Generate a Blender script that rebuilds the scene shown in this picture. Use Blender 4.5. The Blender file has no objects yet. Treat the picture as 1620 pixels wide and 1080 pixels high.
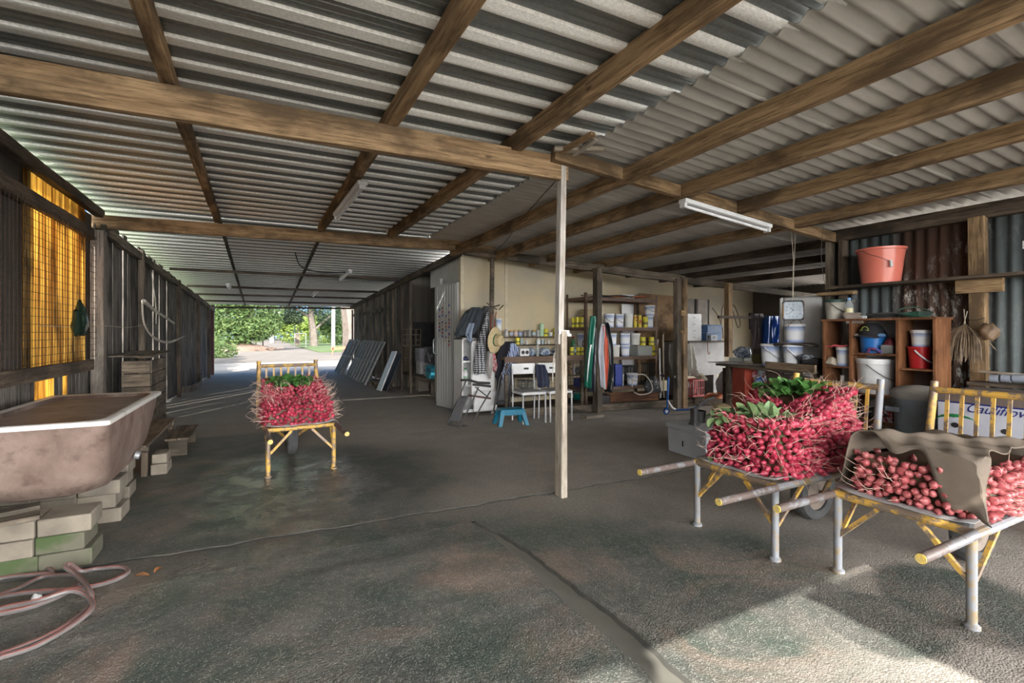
import bpy, math, random
from mathutils import Vector, Matrix, Quaternion
R = math.radians
rnd = random.Random(7)
S = bpy.context.scene
COL = S.collection

# ---------------------------------------------------------------- camera model (level, wide lens)
H, F, SN, CS, U0, V0 = 1.35, 765.0, 0.4540, 0.8910, 810.0, 525.0
def ray(u, v):
    a = (u - U0) / F
    return SN + a * CS, CS - a * SN, (V0 - v) / F
def G(u, v, z=0.0):
    dx, dy, dz = ray(u, v); t = (z - H) / dz
    return Vector((dx * t, dy * t, z))
def AX(u, v, x):
    dx, dy, dz = ray(u, v); t = x / dx
    return Vector((x, dy * t, H + dz * t))
def AY(u, v, y):
    dx, dy, dz = ray(u, v); t = y / dy
    return Vector((dx * t, y, H + dz * t))
def dep(p): return p[0] * SN + p[1] * CS

# ---------------------------------------------------------------- materials
def nt(name):
    m = bpy.data.materials.new(name); m.use_nodes = True
    n = m.node_tree; b = n.nodes['Principled BSDF']
    return m, n, b
def N(n, t, **k):
    o = n.nodes.new(t)
    for a, v in k.items():
        if a in ('operation', 'blend_type', 'data_type', 'noise_dimensions', 'feature', 'wave_type', 'bands_direction', 'wave_profile', 'distance', 'interpolation_type'): setattr(o, a, v)
    return o
def mix(n, fac, a, b, bt='MIX'):
    o = n.nodes.new('ShaderNodeMix'); o.data_type = 'RGBA'; o.blend_type = bt
    for i, v in ((0, fac), (6, a), (7, b)):
        if isinstance(v, (int, float)): o.inputs[i].default_value = v
        elif isinstance(v, tuple): o.inputs[i].default_value = (*v[:3], 1)
        else: n.links.new(v, o.inputs[i])
    return o.outputs[2]
def mth(n, op, a, b=0.0, c=None):
    o = n.nodes.new('ShaderNodeMath'); o.operation = op
    for i, v in enumerate((a, b) if c is None else (a, b, c)):
        if isinstance(v, (int, float)): o.inputs[i].default_value = v
        else: n.links.new(v, o.inputs[i])
    return o.outputs[0]
def ramp(n, fac, stops):
    o = n.nodes.new('ShaderNodeValToRGB'); n.links.new(fac, o.inputs[0]); e = o.color_ramp.elements
    while len(e) < len(stops): e.new(0.5)
    for el, (p, c) in zip(e, stops):
        el.position = p; el.color = (c, c, c, 1) if isinstance(c, (int, float)) else (*c[:3], 1)
    return o.outputs[0]
def coords(n, scale=(1, 1, 1), kind='Object', rand=False):
    t = n.nodes.new('ShaderNodeTexCoord'); mp = n.nodes.new('ShaderNodeMapping')
    n.links.new(t.outputs[kind], mp.inputs[0]); mp.inputs['Scale'].default_value = scale
    if rand:
        oi = n.nodes.new('ShaderNodeObjectInfo')
        v = n.nodes.new('ShaderNodeVectorMath'); v.operation = 'SCALE'; v.inputs[0].default_value = (17, 31, 23)
        n.links.new(oi.outputs['Random'], v.inputs['Scale']); n.links.new(v.outputs[0], mp.inputs['Location'])
    return mp.outputs[0]
def noise(n, vec, sc=5, det=4, rough=0.55, dist=0.0):
    o = n.nodes.new('ShaderNodeTexNoise'); n.links.new(vec, o.inputs['Vector'])
    o.inputs['Scale'].default_value = sc; o.inputs['Detail'].default_value = det
    o.inputs['Roughness'].default_value = rough; o.inputs['Distortion'].default_value = dist
    return o.outputs[0]
def bump(n, b, h, st=0.3, d=0.01):
    o = n.nodes.new('ShaderNodeBump'); o.inputs['Strength'].default_value = st; o.inputs['Distance'].default_value = d
    n.links.new(h, o.inputs['Height']); n.links.new(o.outputs[0], b.inputs['Normal'])
def setv(b, **k):
    for a, v in k.items():
        b.inputs[{'rough': 'Roughness', 'metal': 'Metallic', 'spec': 'Specular IOR Level', 'trans': 'Transmission Weight', 'ior': 'IOR', 'alpha': 'Alpha', 'sheen': 'Sheen Weight', 'coat': 'Coat Weight'}[a]].default_value = v
_mats = {}
def plain(name, c, c2=None, rough=0.6, metal=0.0, sc=8, st=0.15, stretch=(1, 1, 1), rand=True, lo=0.35, hi=0.7, **k):
    if name in _mats: return _mats[name]
    m, n, b = nt(name)
    c2 = c2 or tuple(x * 0.75 for x in c)
    v = coords(n, stretch, rand=rand)
    f = noise(n, v, sc)
    n.links.new(mix(n, ramp(n, f, [(lo, 0.0), (hi, 1.0)]), c, c2), b.inputs['Base Color'])
    setv(b, rough=rough, metal=metal, **k)
    if st: bump(n, b, noise(n, v, sc * 6), st, 0.004)
    _mats[name] = m
    return m
def wood(name, c1, c2, c3=None, axis=0, rough=0.8, sc=6):
    if name in _mats: return _mats[name]
    m, n, b = nt(name)
    s = [14, 14, 14]; s[axis] = 0.9
    v = coords(n, tuple(s), rand=True)
    g = noise(n, v, sc * 0.35, 8, 0.65, 0.6)
    s2 = [2.5, 2.5, 2.5]; s2[axis] = 1.2
    p = noise(n, coords(n, tuple(s2), rand=True), 1.2, 5, 0.6)
    col = mix(n, ramp(n, g, [(0.40, 0.0), (0.60, 1.0)]), c1, c2)
    col = mix(n, ramp(n, p, [(0.46, 0.0), (0.60, 0.9)]), col, c3 or tuple(x * 0.45 for x in c2))
    s4 = [30, 30, 30]; s4[axis] = 1.6
    col = mix(n, ramp(n, noise(n, coords(n, tuple(s4), rand=True), 2.0, 5, 0.7), [(0.52, 0.0), (0.60, 0.7)]), col, tuple(x * 0.4 for x in c2))
    kn = n.nodes.new('ShaderNodeTexVoronoi'); s3 = [5, 5, 5]; s3[axis] = 2.0
    n.links.new(coords(n, tuple(s3), rand=True), kn.inputs['Vector']); kn.inputs['Scale'].default_value = 1.3
    col = mix(n, ramp(n, kn.outputs['Distance'], [(0.04, 0.8), (0.1, 0.0)]), col, tuple(x * 0.3 for x in c2))
    n.links.new(col, b.inputs['Base Color']); setv(b, rough=rough, spec=0.25)
    bump(n, b, g, 0.5, 0.006)
    _mats[name] = m
    return m

# ---------------------------------------------------------------- mesh builder
class MB:
    def __init__(s): s.v = []; s.f = []; s.mi = []; s.cur = 0
    def add(s, vs, fs):
        b = len(s.v); s.v += [Vector(p) for p in vs]
        for f in fs: s.f.append([b + i for i in f]); s.mi.append(s.cur)
        return s
    def box(s, c, d, rz=0, rx=0, ry=0, taper=1.0):
        x, y, z = d[0] / 2, d[1] / 2, d[2] / 2; t = taper
        vs = [Vector(p) for p in ((-x * t, -y * t, -z), (x * t, -y * t, -z), (x * t, y * t, -z), (-x * t, y * t, -z), (-x, -y, z), (x, -y, z), (x, y, z), (-x, y, z))]
        if rz or rx or ry:
            m = Matrix.Rotation(rz, 3, 'Z') @ Matrix.Rotation(ry, 3, 'Y') @ Matrix.Rotation(rx, 3, 'X'); vs = [m @ v for v in vs]
        return s.add([v + Vector(c) for v in vs], [(0, 3, 2, 1), (4, 5, 6, 7), (0, 1, 5, 4), (1, 2, 6, 5), (2, 3, 7, 6), (3, 0, 4, 7)])
    def bb(s, a, b): return s.box([(a[i] + b[i]) / 2 for i in range(3)], [abs(b[i] - a[i]) for i in range(3)])
    def beam(s, p0, p1, w, h, up=(0, 0, 1)):
        p0, p1 = Vector(p0), Vector(p1); d = (p1 - p0).normalized(); up = Vector(up)
        if abs(d.dot(up)) > 0.95: up = Vector((0, 1, 0))
        sd = d.cross(up).normalized(); u = sd.cross(d)
        vs = [p + sd * (w / 2 * a) + u * (h / 2 * b) for p in (p0, p1) for a, b in ((-1, -1), (1, -1), (1, 1), (-1, 1))]
        return s.add(vs, [(0, 1, 2, 3), (7, 6, 5, 4), (0, 4, 5, 1), (1, 5, 6, 2), (2, 6, 7, 3), (3, 7, 4, 0)])
    def tube(s, pts, r, n=8, closed=False, cap=True):
        pts = [Vector(p) for p in pts]; rs = r if isinstance(r, (list, tuple)) else [r] * len(pts)
        L = len(pts); prev = None; vs = []
        for i, p in enumerate(pts):
            if closed: t = pts[(i + 1) % L] - pts[i - 1]
            else: t = pts[min(i + 1, L - 1)] - pts[max(i - 1, 0)]
            if t.length < 1e-9: t = Vector((0, 0, 1))
            t.normalize()
            if prev is None:
                a = Vector((0, 0, 1)) if abs(t.z) < 0.9 else Vector((1, 0, 0)); nv = t.cross(a).normalized()
            else:
                nv = prev - t * prev.dot(t)
                if nv.length < 1e-6: nv = t.orthogonal()
                nv.normalize()
            prev = nv; bv = t.cross(nv)
            for k in range(n):
                an = 2 * math.pi * k / n
                vs.append(p + (nv * math.cos(an) + bv * math.sin(an)) * rs[i])
        fs = []
        for i in range(L if closed else L - 1):
            j = (i + 1) % L
            for k in range(n): fs.append((i * n + k, i * n + (k + 1) % n, j * n + (k + 1) % n, j * n + k))
        if cap and not closed: fs += [tuple(range(n - 1, -1, -1)), tuple((L - 1) * n + k for k in range(n))]
        return s.add(vs, fs)
    def lathe(s, prof, c=(0, 0, 0), n=24, axis=2, close=False, sx=1, sy=1):
        vs = []; L = len(prof); c = Vector(c)
        for r, z in prof:
            for k in range(n):
                a = 2 * math.pi * k / n; p = [r * math.cos(a) * sx, r * math.sin(a) * sy, z]
                if axis == 0: p = [p[2], p[0], p[1]]
                if axis == 1: p = [p[1], p[2], p[0]]
                vs.append(c + Vector(p))
        fs = [(i * n + k, i * n + (k + 1) % n, (i + 1) * n + (k + 1) % n, (i + 1) * n + k) for i in range(L - 1) for k in range(n)]
        if close: fs += [(( L - 1) * n + k, (L - 1) * n + (k + 1) % n, (k + 1) % n, k) for k in range(n)]
        else:
            if prof[0][0] > 1e-6: fs.append(tuple(range(n - 1, -1, -1)))
            if prof[-1][0] > 1e-6: fs.append(tuple((L - 1) * n + k for k in range(n)))
        return s.add(vs, fs)
    def grid(s, rows, flip=False):
        n = len(rows[0]); vs = [p for r in rows for p in r]
        fs = []
        for i in range(len(rows) - 1):
            for k in range(n - 1):
                q = (i * n + k, i * n + k + 1, (i + 1) * n + k + 1, (i + 1) * n + k)
                fs.append(q[::-1] if flip else q)
        return s.add(vs, fs)
    def rings(s, rows, cap=True):
        n = len(rows[0]); vs = [p for r in rows for p in r]; L = len(rows)
        fs = [(i * n + k, i * n + (k + 1) % n, (i + 1) * n + (k + 1) % n, (i + 1) * n + k) for i in range(L - 1) for k in range(n)]
        if cap: fs += [tuple(range(n - 1, -1, -1)), tuple((L - 1) * n + k for k in range(n))]
        return s.add(vs, fs)
    def prism(s, poly, z0, z1):
        n = len(poly)
        vs = [(x, y, z0) for x, y in poly] + [(x, y, z1) for x, y in poly]
        return s.add(vs, [tuple(range(n - 1, -1, -1)), tuple(range(n, 2 * n))] + [(k, (k + 1) % n, n + (k + 1) % n, n + k) for k in range(n)])
    def xf(s, m):
        s.v = [m @ v for v in s.v]; return s
    def mesh(s, name, mats, smooth=True, ang=35):
        me = bpy.data.meshes.new(name); me.from_pydata([tuple(v) for v in s.v], [], s.f)
        for m in (mats if isinstance(mats, (list, tuple)) else [mats]): me.materials.append(m)
        if any(s.mi): me.polygons.foreach_set('material_index', s.mi)
        if smooth:
            me.shade_smooth(); me.set_sharp_from_angle(angle=R(ang))
        me.update(); return me
    def build(s, name, mats, parent=None, loc=None, rot=None, smooth=True, ang=35, bevel=0, solid=0, sub=0):
        if loc is None and parent is None:
            xs = [min(v[i] for v in s.v) for i in range(3)]; xe = [max(v[i] for v in s.v) for i in range(3)]
            loc = Vector(((xs[0] + xe[0]) / 2, (xs[1] + xe[1]) / 2, xs[2])); s.v = [v - loc for v in s.v]
        o = bpy.data.objects.new(name, s.mesh(name, mats, smooth, ang)); COL.objects.link(o)
        if loc is not None: o.location = loc
        if rot is not None: o.rotation_euler = rot
        if parent: o.parent = parent
        if solid:
            m = o.modifiers.new('s', 'SOLIDIFY'); m.thickness = solid; m.offset = 0
        if bevel:
            m = o.modifiers.new('b', 'BEVEL'); m.width = bevel; m.segments = 2; m.limit_method = 'ANGLE'; m.angle_limit = R(40)
        if sub:
            m = o.modifiers.new('u', 'SUBSURF'); m.levels = sub; m.render_levels = sub
        return o

def tag(o, label=None, cat=None, group=None, kind=None):
    if label: o['label'] = label
    if cat: o['category'] = cat
    if group: o['group'] = group
    if kind: o['kind'] = kind
    return o
def T(name, label, cat, loc=(0, 0, 0), rz=0.0, group=None, rot=None):
    o = bpy.data.objects.new(name, None); COL.objects.link(o); o.empty_display_size = 0.1
    o.location = loc; o.rotation_euler = rot or (0, 0, rz)
    return tag(o, label, cat, group)
def dup(root, loc, rz=None, label=None, group=None):
    c = root.copy(); COL.objects.link(c); c.location = loc
    if rz is not None: c.rotation_euler = (0, 0, rz)
    if label: c['label'] = label
    if group: c['group'] = group
    for ch in list(root.children):
        d = ch.copy(); COL.objects.link(d); d.parent = c
        for g in list(ch.children):
            e = g.copy(); COL.objects.link(e); e.parent = d
    return c
def timber(name, p0, p1, w, h, m, label=None, cat=None, group=None, kind=None, parent=None, seg=1, jit=0.0, up=(0, 0, 1)):
    """a length of timber: its own mesh along local X so the grain runs with it"""
    p0, p1 = Vector(p0), Vector(p1); L = (p1 - p0).length; d = (p1 - p0).normalized(); up = Vector(up)
    if abs(d.dot(up)) > 0.95: up = Vector((0, 1, 0))
    y = up.cross(d).normalized(); z = d.cross(y)
    mb = MB(); rows = []
    n = max(1, int(L / 0.35)) if jit else 1
    for i in range(n + 1):
        x = L * i / n; j = [rnd.uniform(-jit, jit) for _ in range(4)]
        rows.append([(x, -w / 2 + j[0], -h / 2 + j[1]), (x, w / 2 + j[2], -h / 2 + j[1]), (x, w / 2 + j[2], h / 2 + j[3]), (x, -w / 2 + j[0], h / 2 + j[3])])
    mb.rings([r[::-1] for r in rows])
    o = mb.build(name, m, parent, loc=p0, ang=50, bevel=min(w, h) * 0.06)
    o.rotation_mode = 'QUATERNION'
    o.rotation_quaternion = Matrix(((d.x, y.x, z.x), (d.y, y.y, z.y), (d.z, y.z, z.z))).to_quaternion()
    return tag(o, label, cat, group, kind)
def cat_rom(pts, n=8, closed=False):
    P = [Vector(p) for p in pts]; L = len(P); out = []
    for i in range(L if closed else L - 1):
        if closed: a, b, c, d = P[i - 1], P[i], P[(i + 1) % L], P[(i + 2) % L]
        else: a, b, c, d = P[max(i - 1, 0)], P[i], P[i + 1], P[min(i + 2, L - 1)]
        for k in range(n):
            t = k / n
            out.append(0.5 * ((2 * b) + (c - a) * t + (2 * a - 5 * b + 4 * c - d) * t * t + (3 * b - a - 3 * c + d) * t ** 3))
    if not closed: out.append(P[-1])
    return out
def text(name, body, size, m, parent, loc, rot, shear=0.0, label=None, ext=0.0008):
    c = bpy.data.curves.new(name, 'FONT'); c.body = body; c.size = size; c.extrude = ext; c.shear = shear
    c.align_x = 'CENTER'; c.align_y = 'CENTER'
    tmp = bpy.data.objects.new(name, c); COL.objects.link(tmp); dg = bpy.context.evaluated_depsgraph_get()
    me = bpy.data.meshes.new_from_object(tmp.evaluated_get(dg)); bpy.data.objects.remove(tmp); me.materials.clear(); me.materials.append(m)
    o = bpy.data.objects.new(name, me); COL.objects.link(o)
    o.parent = parent; o.location = loc; o.rotation_euler = rot
    return o
ORD = ['first', 'second', 'third', 'fourth', 'fifth', 'sixth', 'seventh', 'eighth', 'ninth', 'tenth', 'eleventh', 'twelfth', 'thirteenth', 'fourteenth', 'fifteenth', 'sixteenth']

# ---------------------------------------------------------------- camera, view, sky, sun
cam = bpy.data.cameras.new('camera'); co = bpy.data.objects.new('camera', cam); COL.objects.link(co)
co.location = (0, 0, H); co.rotation_euler = (R(90), 0, -math.asin(SN)); cam.sensor_width = 36
cam.lens = 36 * F / 1620; cam.shift_y = -15 / 1620; cam.clip_start = 0.05; cam.clip_end = 500; S.camera = co
S.view_settings.view_transform = 'Standard'; S.view_settings.look = 'None'; S.view_settings.gamma = 1
S.view_settings.use_curve_mapping = False; S.view_settings.exposure = 1.22
w = bpy.data.worlds.new('sky'); S.world = w; w.use_nodes = True; n = w.node_tree
bg = n.nodes['Background']; tc = n.nodes.new('ShaderNodeTexCoord'); sp = n.nodes.new('ShaderNodeSeparateXYZ')
n.links.new(tc.outputs['Generated'], sp.inputs[0])
blue = ramp(n, sp.outputs[2], [(0.0, (0.33, 0.52, 0.72)), (0.12, (0.12, 0.30, 0.62)), (0.6, (0.10, 0.24, 0.55))])
# unseen fill brightness added to the sky behind the camera to light the interior
cl = noise(n, tc.outputs['Generated'], 3.0, 5)
side = mth(n, 'MULTIPLY_ADD', sp.outputs[1], -1.0, 0.30)
fill_cloud = mth(n, 'MULTIPLY', ramp(n, side, [(0.0, 0.0), (0.55, 1.0)]), ramp(n, cl, [(0.25, 0.5), (0.6, 1.0)]))
low = ramp(n, sp.outputs[2], [(0.0, 1.0), (0.15, 1.0), (0.35, 0.5), (0.65, 0.16), (1.0, 0.1)])      # added fill is held low so it reaches deep into the shed
n.links.new(mix(n, fill_cloud, blue, mix(n, low, (0.0, 0.0, 0.0), (10.5, 10.3, 10.0))), bg.inputs[0]); bg.inputs[1].default_value = 1.0
sl = bpy.data.lights.new('sun', 'SUN'); so = bpy.data.objects.new('sun', sl); COL.objects.link(so)
sl.energy = 5.5; sl.angle = R(0.6); sl.color = (1, 0.95, 0.86)
SUN = Vector((-0.42, -0.62, 0.66)).normalized()      # towards the sun
so.rotation_euler = SUN.to_track_quat('Z', 'Y').to_euler(); so.location = (-10, -15, 20)

# ---------------------------------------------------------------- shared materials
W_BEAM = wood('weathered_timber', (0.42, 0.285, 0.16), (0.25, 0.16, 0.085), (0.10, 0.068, 0.04))
W_DARK = wood('dark_timber', (0.15, 0.115, 0.085), (0.085, 0.065, 0.05), (0.035, 0.028, 0.022))
W_GREY = wood('grey_timber', (0.22, 0.18, 0.14), (0.13, 0.105, 0.08), (0.05, 0.045, 0.035))
W_PALE = wood('pale_timber', (0.48, 0.43, 0.37), (0.36, 0.31, 0.25), (0.22, 0.175, 0.13))
W_GREYV = wood('grey_boards_upright', (0.20, 0.18, 0.16), (0.11, 0.10, 0.09), (0.04, 0.037, 0.033), axis=2)
W_LAM = wood('brown_laminate', (0.27, 0.125, 0.06), (0.18, 0.08, 0.038), (0.12, 0.05, 0.025), axis=2, rough=0.5)
M_GALV = plain('galvanised_pipe', (0.42, 0.44, 0.46), (0.25, 0.26, 0.27), rough=0.45, metal=0.5, sc=10)
M_BLACK = plain('black_plastic', (0.018, 0.018, 0.02), (0.035, 0.035, 0.038), rough=0.5)
M_WHITE = plain('white_plastic', (0.72, 0.73, 0.74), (0.60, 0.61, 0.62), rough=0.4, st=0.03)
M_WIRE = plain('dark_wire', (0.05, 0.045, 0.04), (0.10, 0.06, 0.04), rough=0.6, metal=0.4)
M_STRING = plain('pale_string', (0.5, 0.45, 0.36), (0.35, 0.3, 0.24), rough=0.9)

# ---------------------------------------------------------------- floor
def floor_mat():
    m, n, b = nt('stained_concrete')
    t = n.nodes.new('ShaderNodeTexCoord'); P = t.outputs['Object']
    sp = n.nodes.new('ShaderNodeSeparateXYZ'); n.links.new(P, sp.inputs[0]); X, Y = sp.outputs[0], sp.outputs[1]
    n1 = noise(n, P, 0.9, 6, 0.6, 0.4); n2 = noise(n, P, 3.2, 8, 0.65, 0.3); n3 = noise(n, P, 45, 4, 0.7)
    # x of the edge of the wet area wanders with y; front slab is wetter further right
    wob = mth(n, 'MULTIPLY_ADD', n1, 2.4, -1.2)
    def smooth(v, lo, hi):
        o = n.nodes.new('ShaderNodeMapRange'); o.interpolation_type = 'SMOOTHSTEP'
        n.links.new(v, o.inputs[0]); o.inputs[1].default_value = lo; o.inputs[2].default_value = hi
        return o.outputs[0]
    def blob(cx, cy, rx, ry, soft=0.35):
        dx = mth(n, 'DIVIDE', mth(n, 'SUBTRACT', X, cx), rx); dy = mth(n, 'DIVIDE', mth(n, 'SUBTRACT', Y, cy), ry)
        r = mth(n, 'SQRT', mth(n, 'ADD', mth(n, 'MULTIPLY', dx, dx), mth(n, 'MULTIPLY', dy, dy)))
        r = mth(n, 'ADD', r, mth(n, 'MULTIPLY', wob, 0.45))
        return mth(n, 'SUBTRACT', 1.0, smooth(r, 1 - soft, 1 + soft))
    mx = lambda *a: a[0] if len(a) == 1 else mth(n, 'MAXIMUM', a[0], mx(*a[1:]))
    wet = mx(blob(0.0, 4.6, 1.7, 1.7), blob(0.3, 2.2, 2.3, 1.55), blob(2.1, 1.9, 0.95, 0.75), blob(2.55, 1.25, 0.30, 0.28, 0.15), blob(3.1, 1.15, 0.42, 0.35, 0.15), blob(-0.4, 6.6, 0.9, 0.8))
    dryc = mix(n, ramp(n, n2, [(0.3, 0.0), (0.7, 1.0)]), (0.42, 0.385, 0.345), (0.32, 0.29, 0.26))
    dryc = mix(n, ramp(n, n1, [(0.42, 0.0), (0.7, 0.7)]), dryc, (0.25, 0.22, 0.19))
    wetc = mix(n, ramp(n, n2, [(0.38, 0.0), (0.62, 1.0)]), (0.08, 0.088, 0.08), (0.145, 0.14, 0.125))
    grn = noise(n, P, 1.7, 6, 0.6, 0.2)
    wetc = mix(n, ramp(n, grn, [(0.48, 0.0), (0.62, 0.75)]), wetc, (0.04, 0.07, 0.055))
    wetc = mix(n, ramp(n, noise(n, coords(n, (1, 1, 1)), 1.25, 6, 0.65, 0.8), [(0.52, 0.0), (0.68, 0.7)]), wetc, (0.27, 0.19, 0.15))
    # exposed aggregate
    vo = n.nodes.new('ShaderNodeTexVoronoi'); n.links.new(P, vo.inputs['Vector']); vo.inputs['Scale'].default_value = 125
    speck = mth(n, 'MULTIPLY', ramp(n, vo.outputs['Distance'], [(0.22, 1.0), (0.36, 0.0)]), ramp(n, noise(n, P, 28, 2), [(0.44, 0.0), (0.54, 1.0)]))
    near = mth(n, 'SUBTRACT', 1.0, smooth(Y, 3.2, 6.0))
    speck = mth(n, 'MULTIPLY', speck, mth(n, 'MULTIPLY', near, mth(n, 'MULTIPLY_ADD', wet, 0.8, 0.15)))
    col = mix(n, wet, dryc, wetc)
    col = mix(n, mth(n, 'MULTIPLY', ramp(n, n3, [(0.35, 1.0), (0.6, 0.0)]), 0.35), col, (0.05, 0.05, 0.045))
    col = mix(n, mth(n, 'MULTIPLY', speck, 0.6), col, (0.52, 0.52, 0.47))
    col = mix(n, mth(n, 'MULTIPLY', smooth(mth(n, 'ADD', Y, wob), 6.0, 9.0), 0.6), col, (0.30, 0.275, 0.25))
    n.links.new(col, b.inputs['Base Color'])
    pud = mx(blob(0.15, 4.6, 0.8, 1.1, 0.4), blob(0.0, 3.3, 0.7, 0.25, 0.5), blob(-0.8, 3.0, 0.4, 0.3, 0.5))
    ro = mth(n, 'SUBTRACT', mth(n, 'MULTIPLY_ADD', wet, -0.20, 0.80), mth(n, 'MULTIPLY', mth(n, 'MULTIPLY', pud, ramp(n, n2, [(0.38, 0.2), (0.58, 1.0)])), 0.48))
    n.links.new(ro, b.inputs['Roughness']); setv(b, spec=0.5)
    hh = mth(n, 'ADD', mth(n, 'MULTIPLY', n3, 0.5), mth(n, 'ADD', mth(n, 'MULTIPLY', vo.outputs['Distance'], mth(n, 'MULTIPLY', near, -0.5)), mth(n, 'MULTIPLY', n2, 1.6)))
    hh = mth(n, 'ADD', hh, mth(n, 'MULTIPLY', mth(n, 'MULTIPLY', pud, noise(n, P, 16, 3, 0.6)), 3.0))
    bump(n, b, hh, 0.55, 0.012)
    b2 = n.nodes.new('ShaderNodeBump'); b2.inputs['Strength'].default_value = 0.6; b2.inputs['Distance'].default_value = 0.035
    n.links.new(mth(n, 'ADD', noise(n, P, 30, 4, 0.6), mth(n, 'MULTIPLY', noise(n, P, 8, 3), 1.2)), b2.inputs['Height']); n.links.new(b2.outputs[0], b.inputs['Coat Normal'])
    b.inputs['Coat Roughness'].default_value = 0.10
    n.links.new(mth(n, 'MULTIPLY', pud, ramp(n, n2, [(0.30, 0.0), (0.70, 0.9)])), b.inputs['Coat Weight'])
    return m
M_FLOOR = floor_mat()
def jag(x, s): return math.sin(x * 7.3 + s) * 0.006 + math.sin(x * 19.1 + s * 2) * 0.004 + math.sin(x * 41 + s) * 0.0025
jy = lambda x: 3.55 - 0.035 * x + jag(x, 1) * 2
xs = [-3 + i * 0.05 for i in range(240)] + [14]
mb = MB()
wj = lambda x: 0.012 if x < 2.3 else 0.005
mb.grid([[(x, 24, 0), (x, jy(x) + wj(x) + jag(x, 5) * .5, 0), (x, jy(x) + wj(x) + 0.004, -0.02), (x, jy(x) - wj(x) - .004, -0.02), (x, jy(x) - wj(x), -0.004), (x, 3.2, 0)] for x in xs])
ys = [-6 + i * 0.04 for i in range(230)] + [3.2]
dl = lambda y: 1.34 + jag(y, 2) - max(0, y - 2.9) * 0.15; dr = lambda y: dl(y) + 0.13 - max(0, y - 2.2) * 0.09 + jag(y, 7)
mb.grid([[(-3, y, 0), (dl(y), y, 0), (dl(y) + .012, y, -0.012), (dr(y) - .014, y, -0.012), (dr(y), y, 0.003), (dr(y) + 0.03, y, 0), (14, y, 0)] for y in ys], True)
M_JOINT = plain('damp_joint', (0.05, 0.05, 0.045), (0.09, 0.085, 0.075), rough=.9); M_DRAIN = plain('smooth_drain', (0.15, 0.145, 0.125), (0.11, 0.11, 0.095), rough=.6, sc=3)
k1 = 5 * (len(xs) - 1)
for i in range(len(mb.mi)):
    if i < k1: mb.mi[i] = 1 if i % 5 in (1, 2, 3) else 0
    else: mb.mi[i] = {1: 1, 2: 2, 3: 1}.get((i - k1) % 6, 0)
tag(mb.build('floor', [M_FLOOR, M_JOINT, M_DRAIN], loc=(0, 0, 0), ang=60), kind='structure')

# ---------------------------------------------------------------- roofs
def zinc():
    m, n, b = nt('weathered_zinc_sheet')
    v = coords(n, (1, 1, 1)); vo = n.nodes.new('ShaderNodeTexVoronoi'); n.links.new(v, vo.inputs['Vector']); vo.inputs['Scale'].default_value = 60
    s = noise(n, coords(n, (0.6, 9, 1)), 1.5, 6, 0.6); p = noise(n, v, 0.8, 4)
    col = mix(n, ramp(n, s, [(0.35, 0.0), (0.7, 1.0)]), (0.26, 0.275, 0.265), (0.15, 0.16, 0.155))
    col = mix(n, ramp(n, p, [(0.5, 0.0), (0.75, 0.6)]), col, (0.16, 0.155, 0.13))
    col = mix(n, ramp(n, vo.outputs['Color'], [(0.2, 0.0), (0.9, 0.25)]), col, (0.42, 0.43, 0.42))
    n.links.new(col, b.inputs['Base Color']); setv(b, rough=0.5, metal=0.75)
    bump(n, b, noise(n, v, 22, 3), 0.18, 0.01)
    return m
def zinc_lit():
    m, n, b = nt('lit_spangled_rib')
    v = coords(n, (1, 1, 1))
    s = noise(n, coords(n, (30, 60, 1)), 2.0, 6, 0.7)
    col = mix(n, ramp(n, s, [(0.42, 0.0), (0.6, 1.0)]), (0.97, 0.97, 0.93), (0.76, 0.76, 0.71))  # near-white base paints bright reflected daylight onto the ribs, over spangle mottling
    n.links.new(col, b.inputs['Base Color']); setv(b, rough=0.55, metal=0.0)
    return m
M_ZINC, M_RIB = zinc(), zinc_lit()
def roof_z(y): return 2.885 if y < 7.35 else 2.885 - (y - 7.35) * 0.0575
def deck(name, x0, x1, y0, y1, zf, mats, jagx=0.0):
    """trapezoid-rib decking: flat pans and ribs, one continuous sheet"""
    X = lambda i: x1(i) if callable(x1) else x1
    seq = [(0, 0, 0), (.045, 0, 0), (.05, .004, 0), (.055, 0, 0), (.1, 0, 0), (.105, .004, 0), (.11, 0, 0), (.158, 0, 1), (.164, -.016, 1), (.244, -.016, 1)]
    rows = []; mi = []; y = y0; k = 0; jx = 0
    while y < y1 - .01:
        if k % 3 == 0: jx = rnd.uniform(-jagx, jagx)
        for (p, q, m_) in seq:
            yy = min(y + p, y1); rows.append([(x0, yy, zf(yy) + q), ((x0 + X(yy)) / 2, yy, zf(yy) + q), (X(yy) + jx, yy, zf(yy) + q)]); mi.append(m_)
        y += .25; k += 1
    mb = MB()
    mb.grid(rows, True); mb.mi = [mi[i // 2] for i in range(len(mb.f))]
    return mb.build(name, mats, loc=(0, 0, 0), ang=15, solid=0.0012)
xe = lambda y: 2.42 + 0.03 * y if y < 7.35 else 3.0
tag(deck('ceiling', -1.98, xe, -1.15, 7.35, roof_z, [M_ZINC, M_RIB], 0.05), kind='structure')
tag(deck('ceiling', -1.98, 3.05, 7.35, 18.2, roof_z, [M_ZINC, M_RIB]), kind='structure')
tag(deck('ceiling', 0.62, 2.5, -5.15, -1.15, roof_z, [M_ZINC, M_RIB]), kind='structure')  # unseen roof strip added to keep sun off the floor's right side
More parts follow.
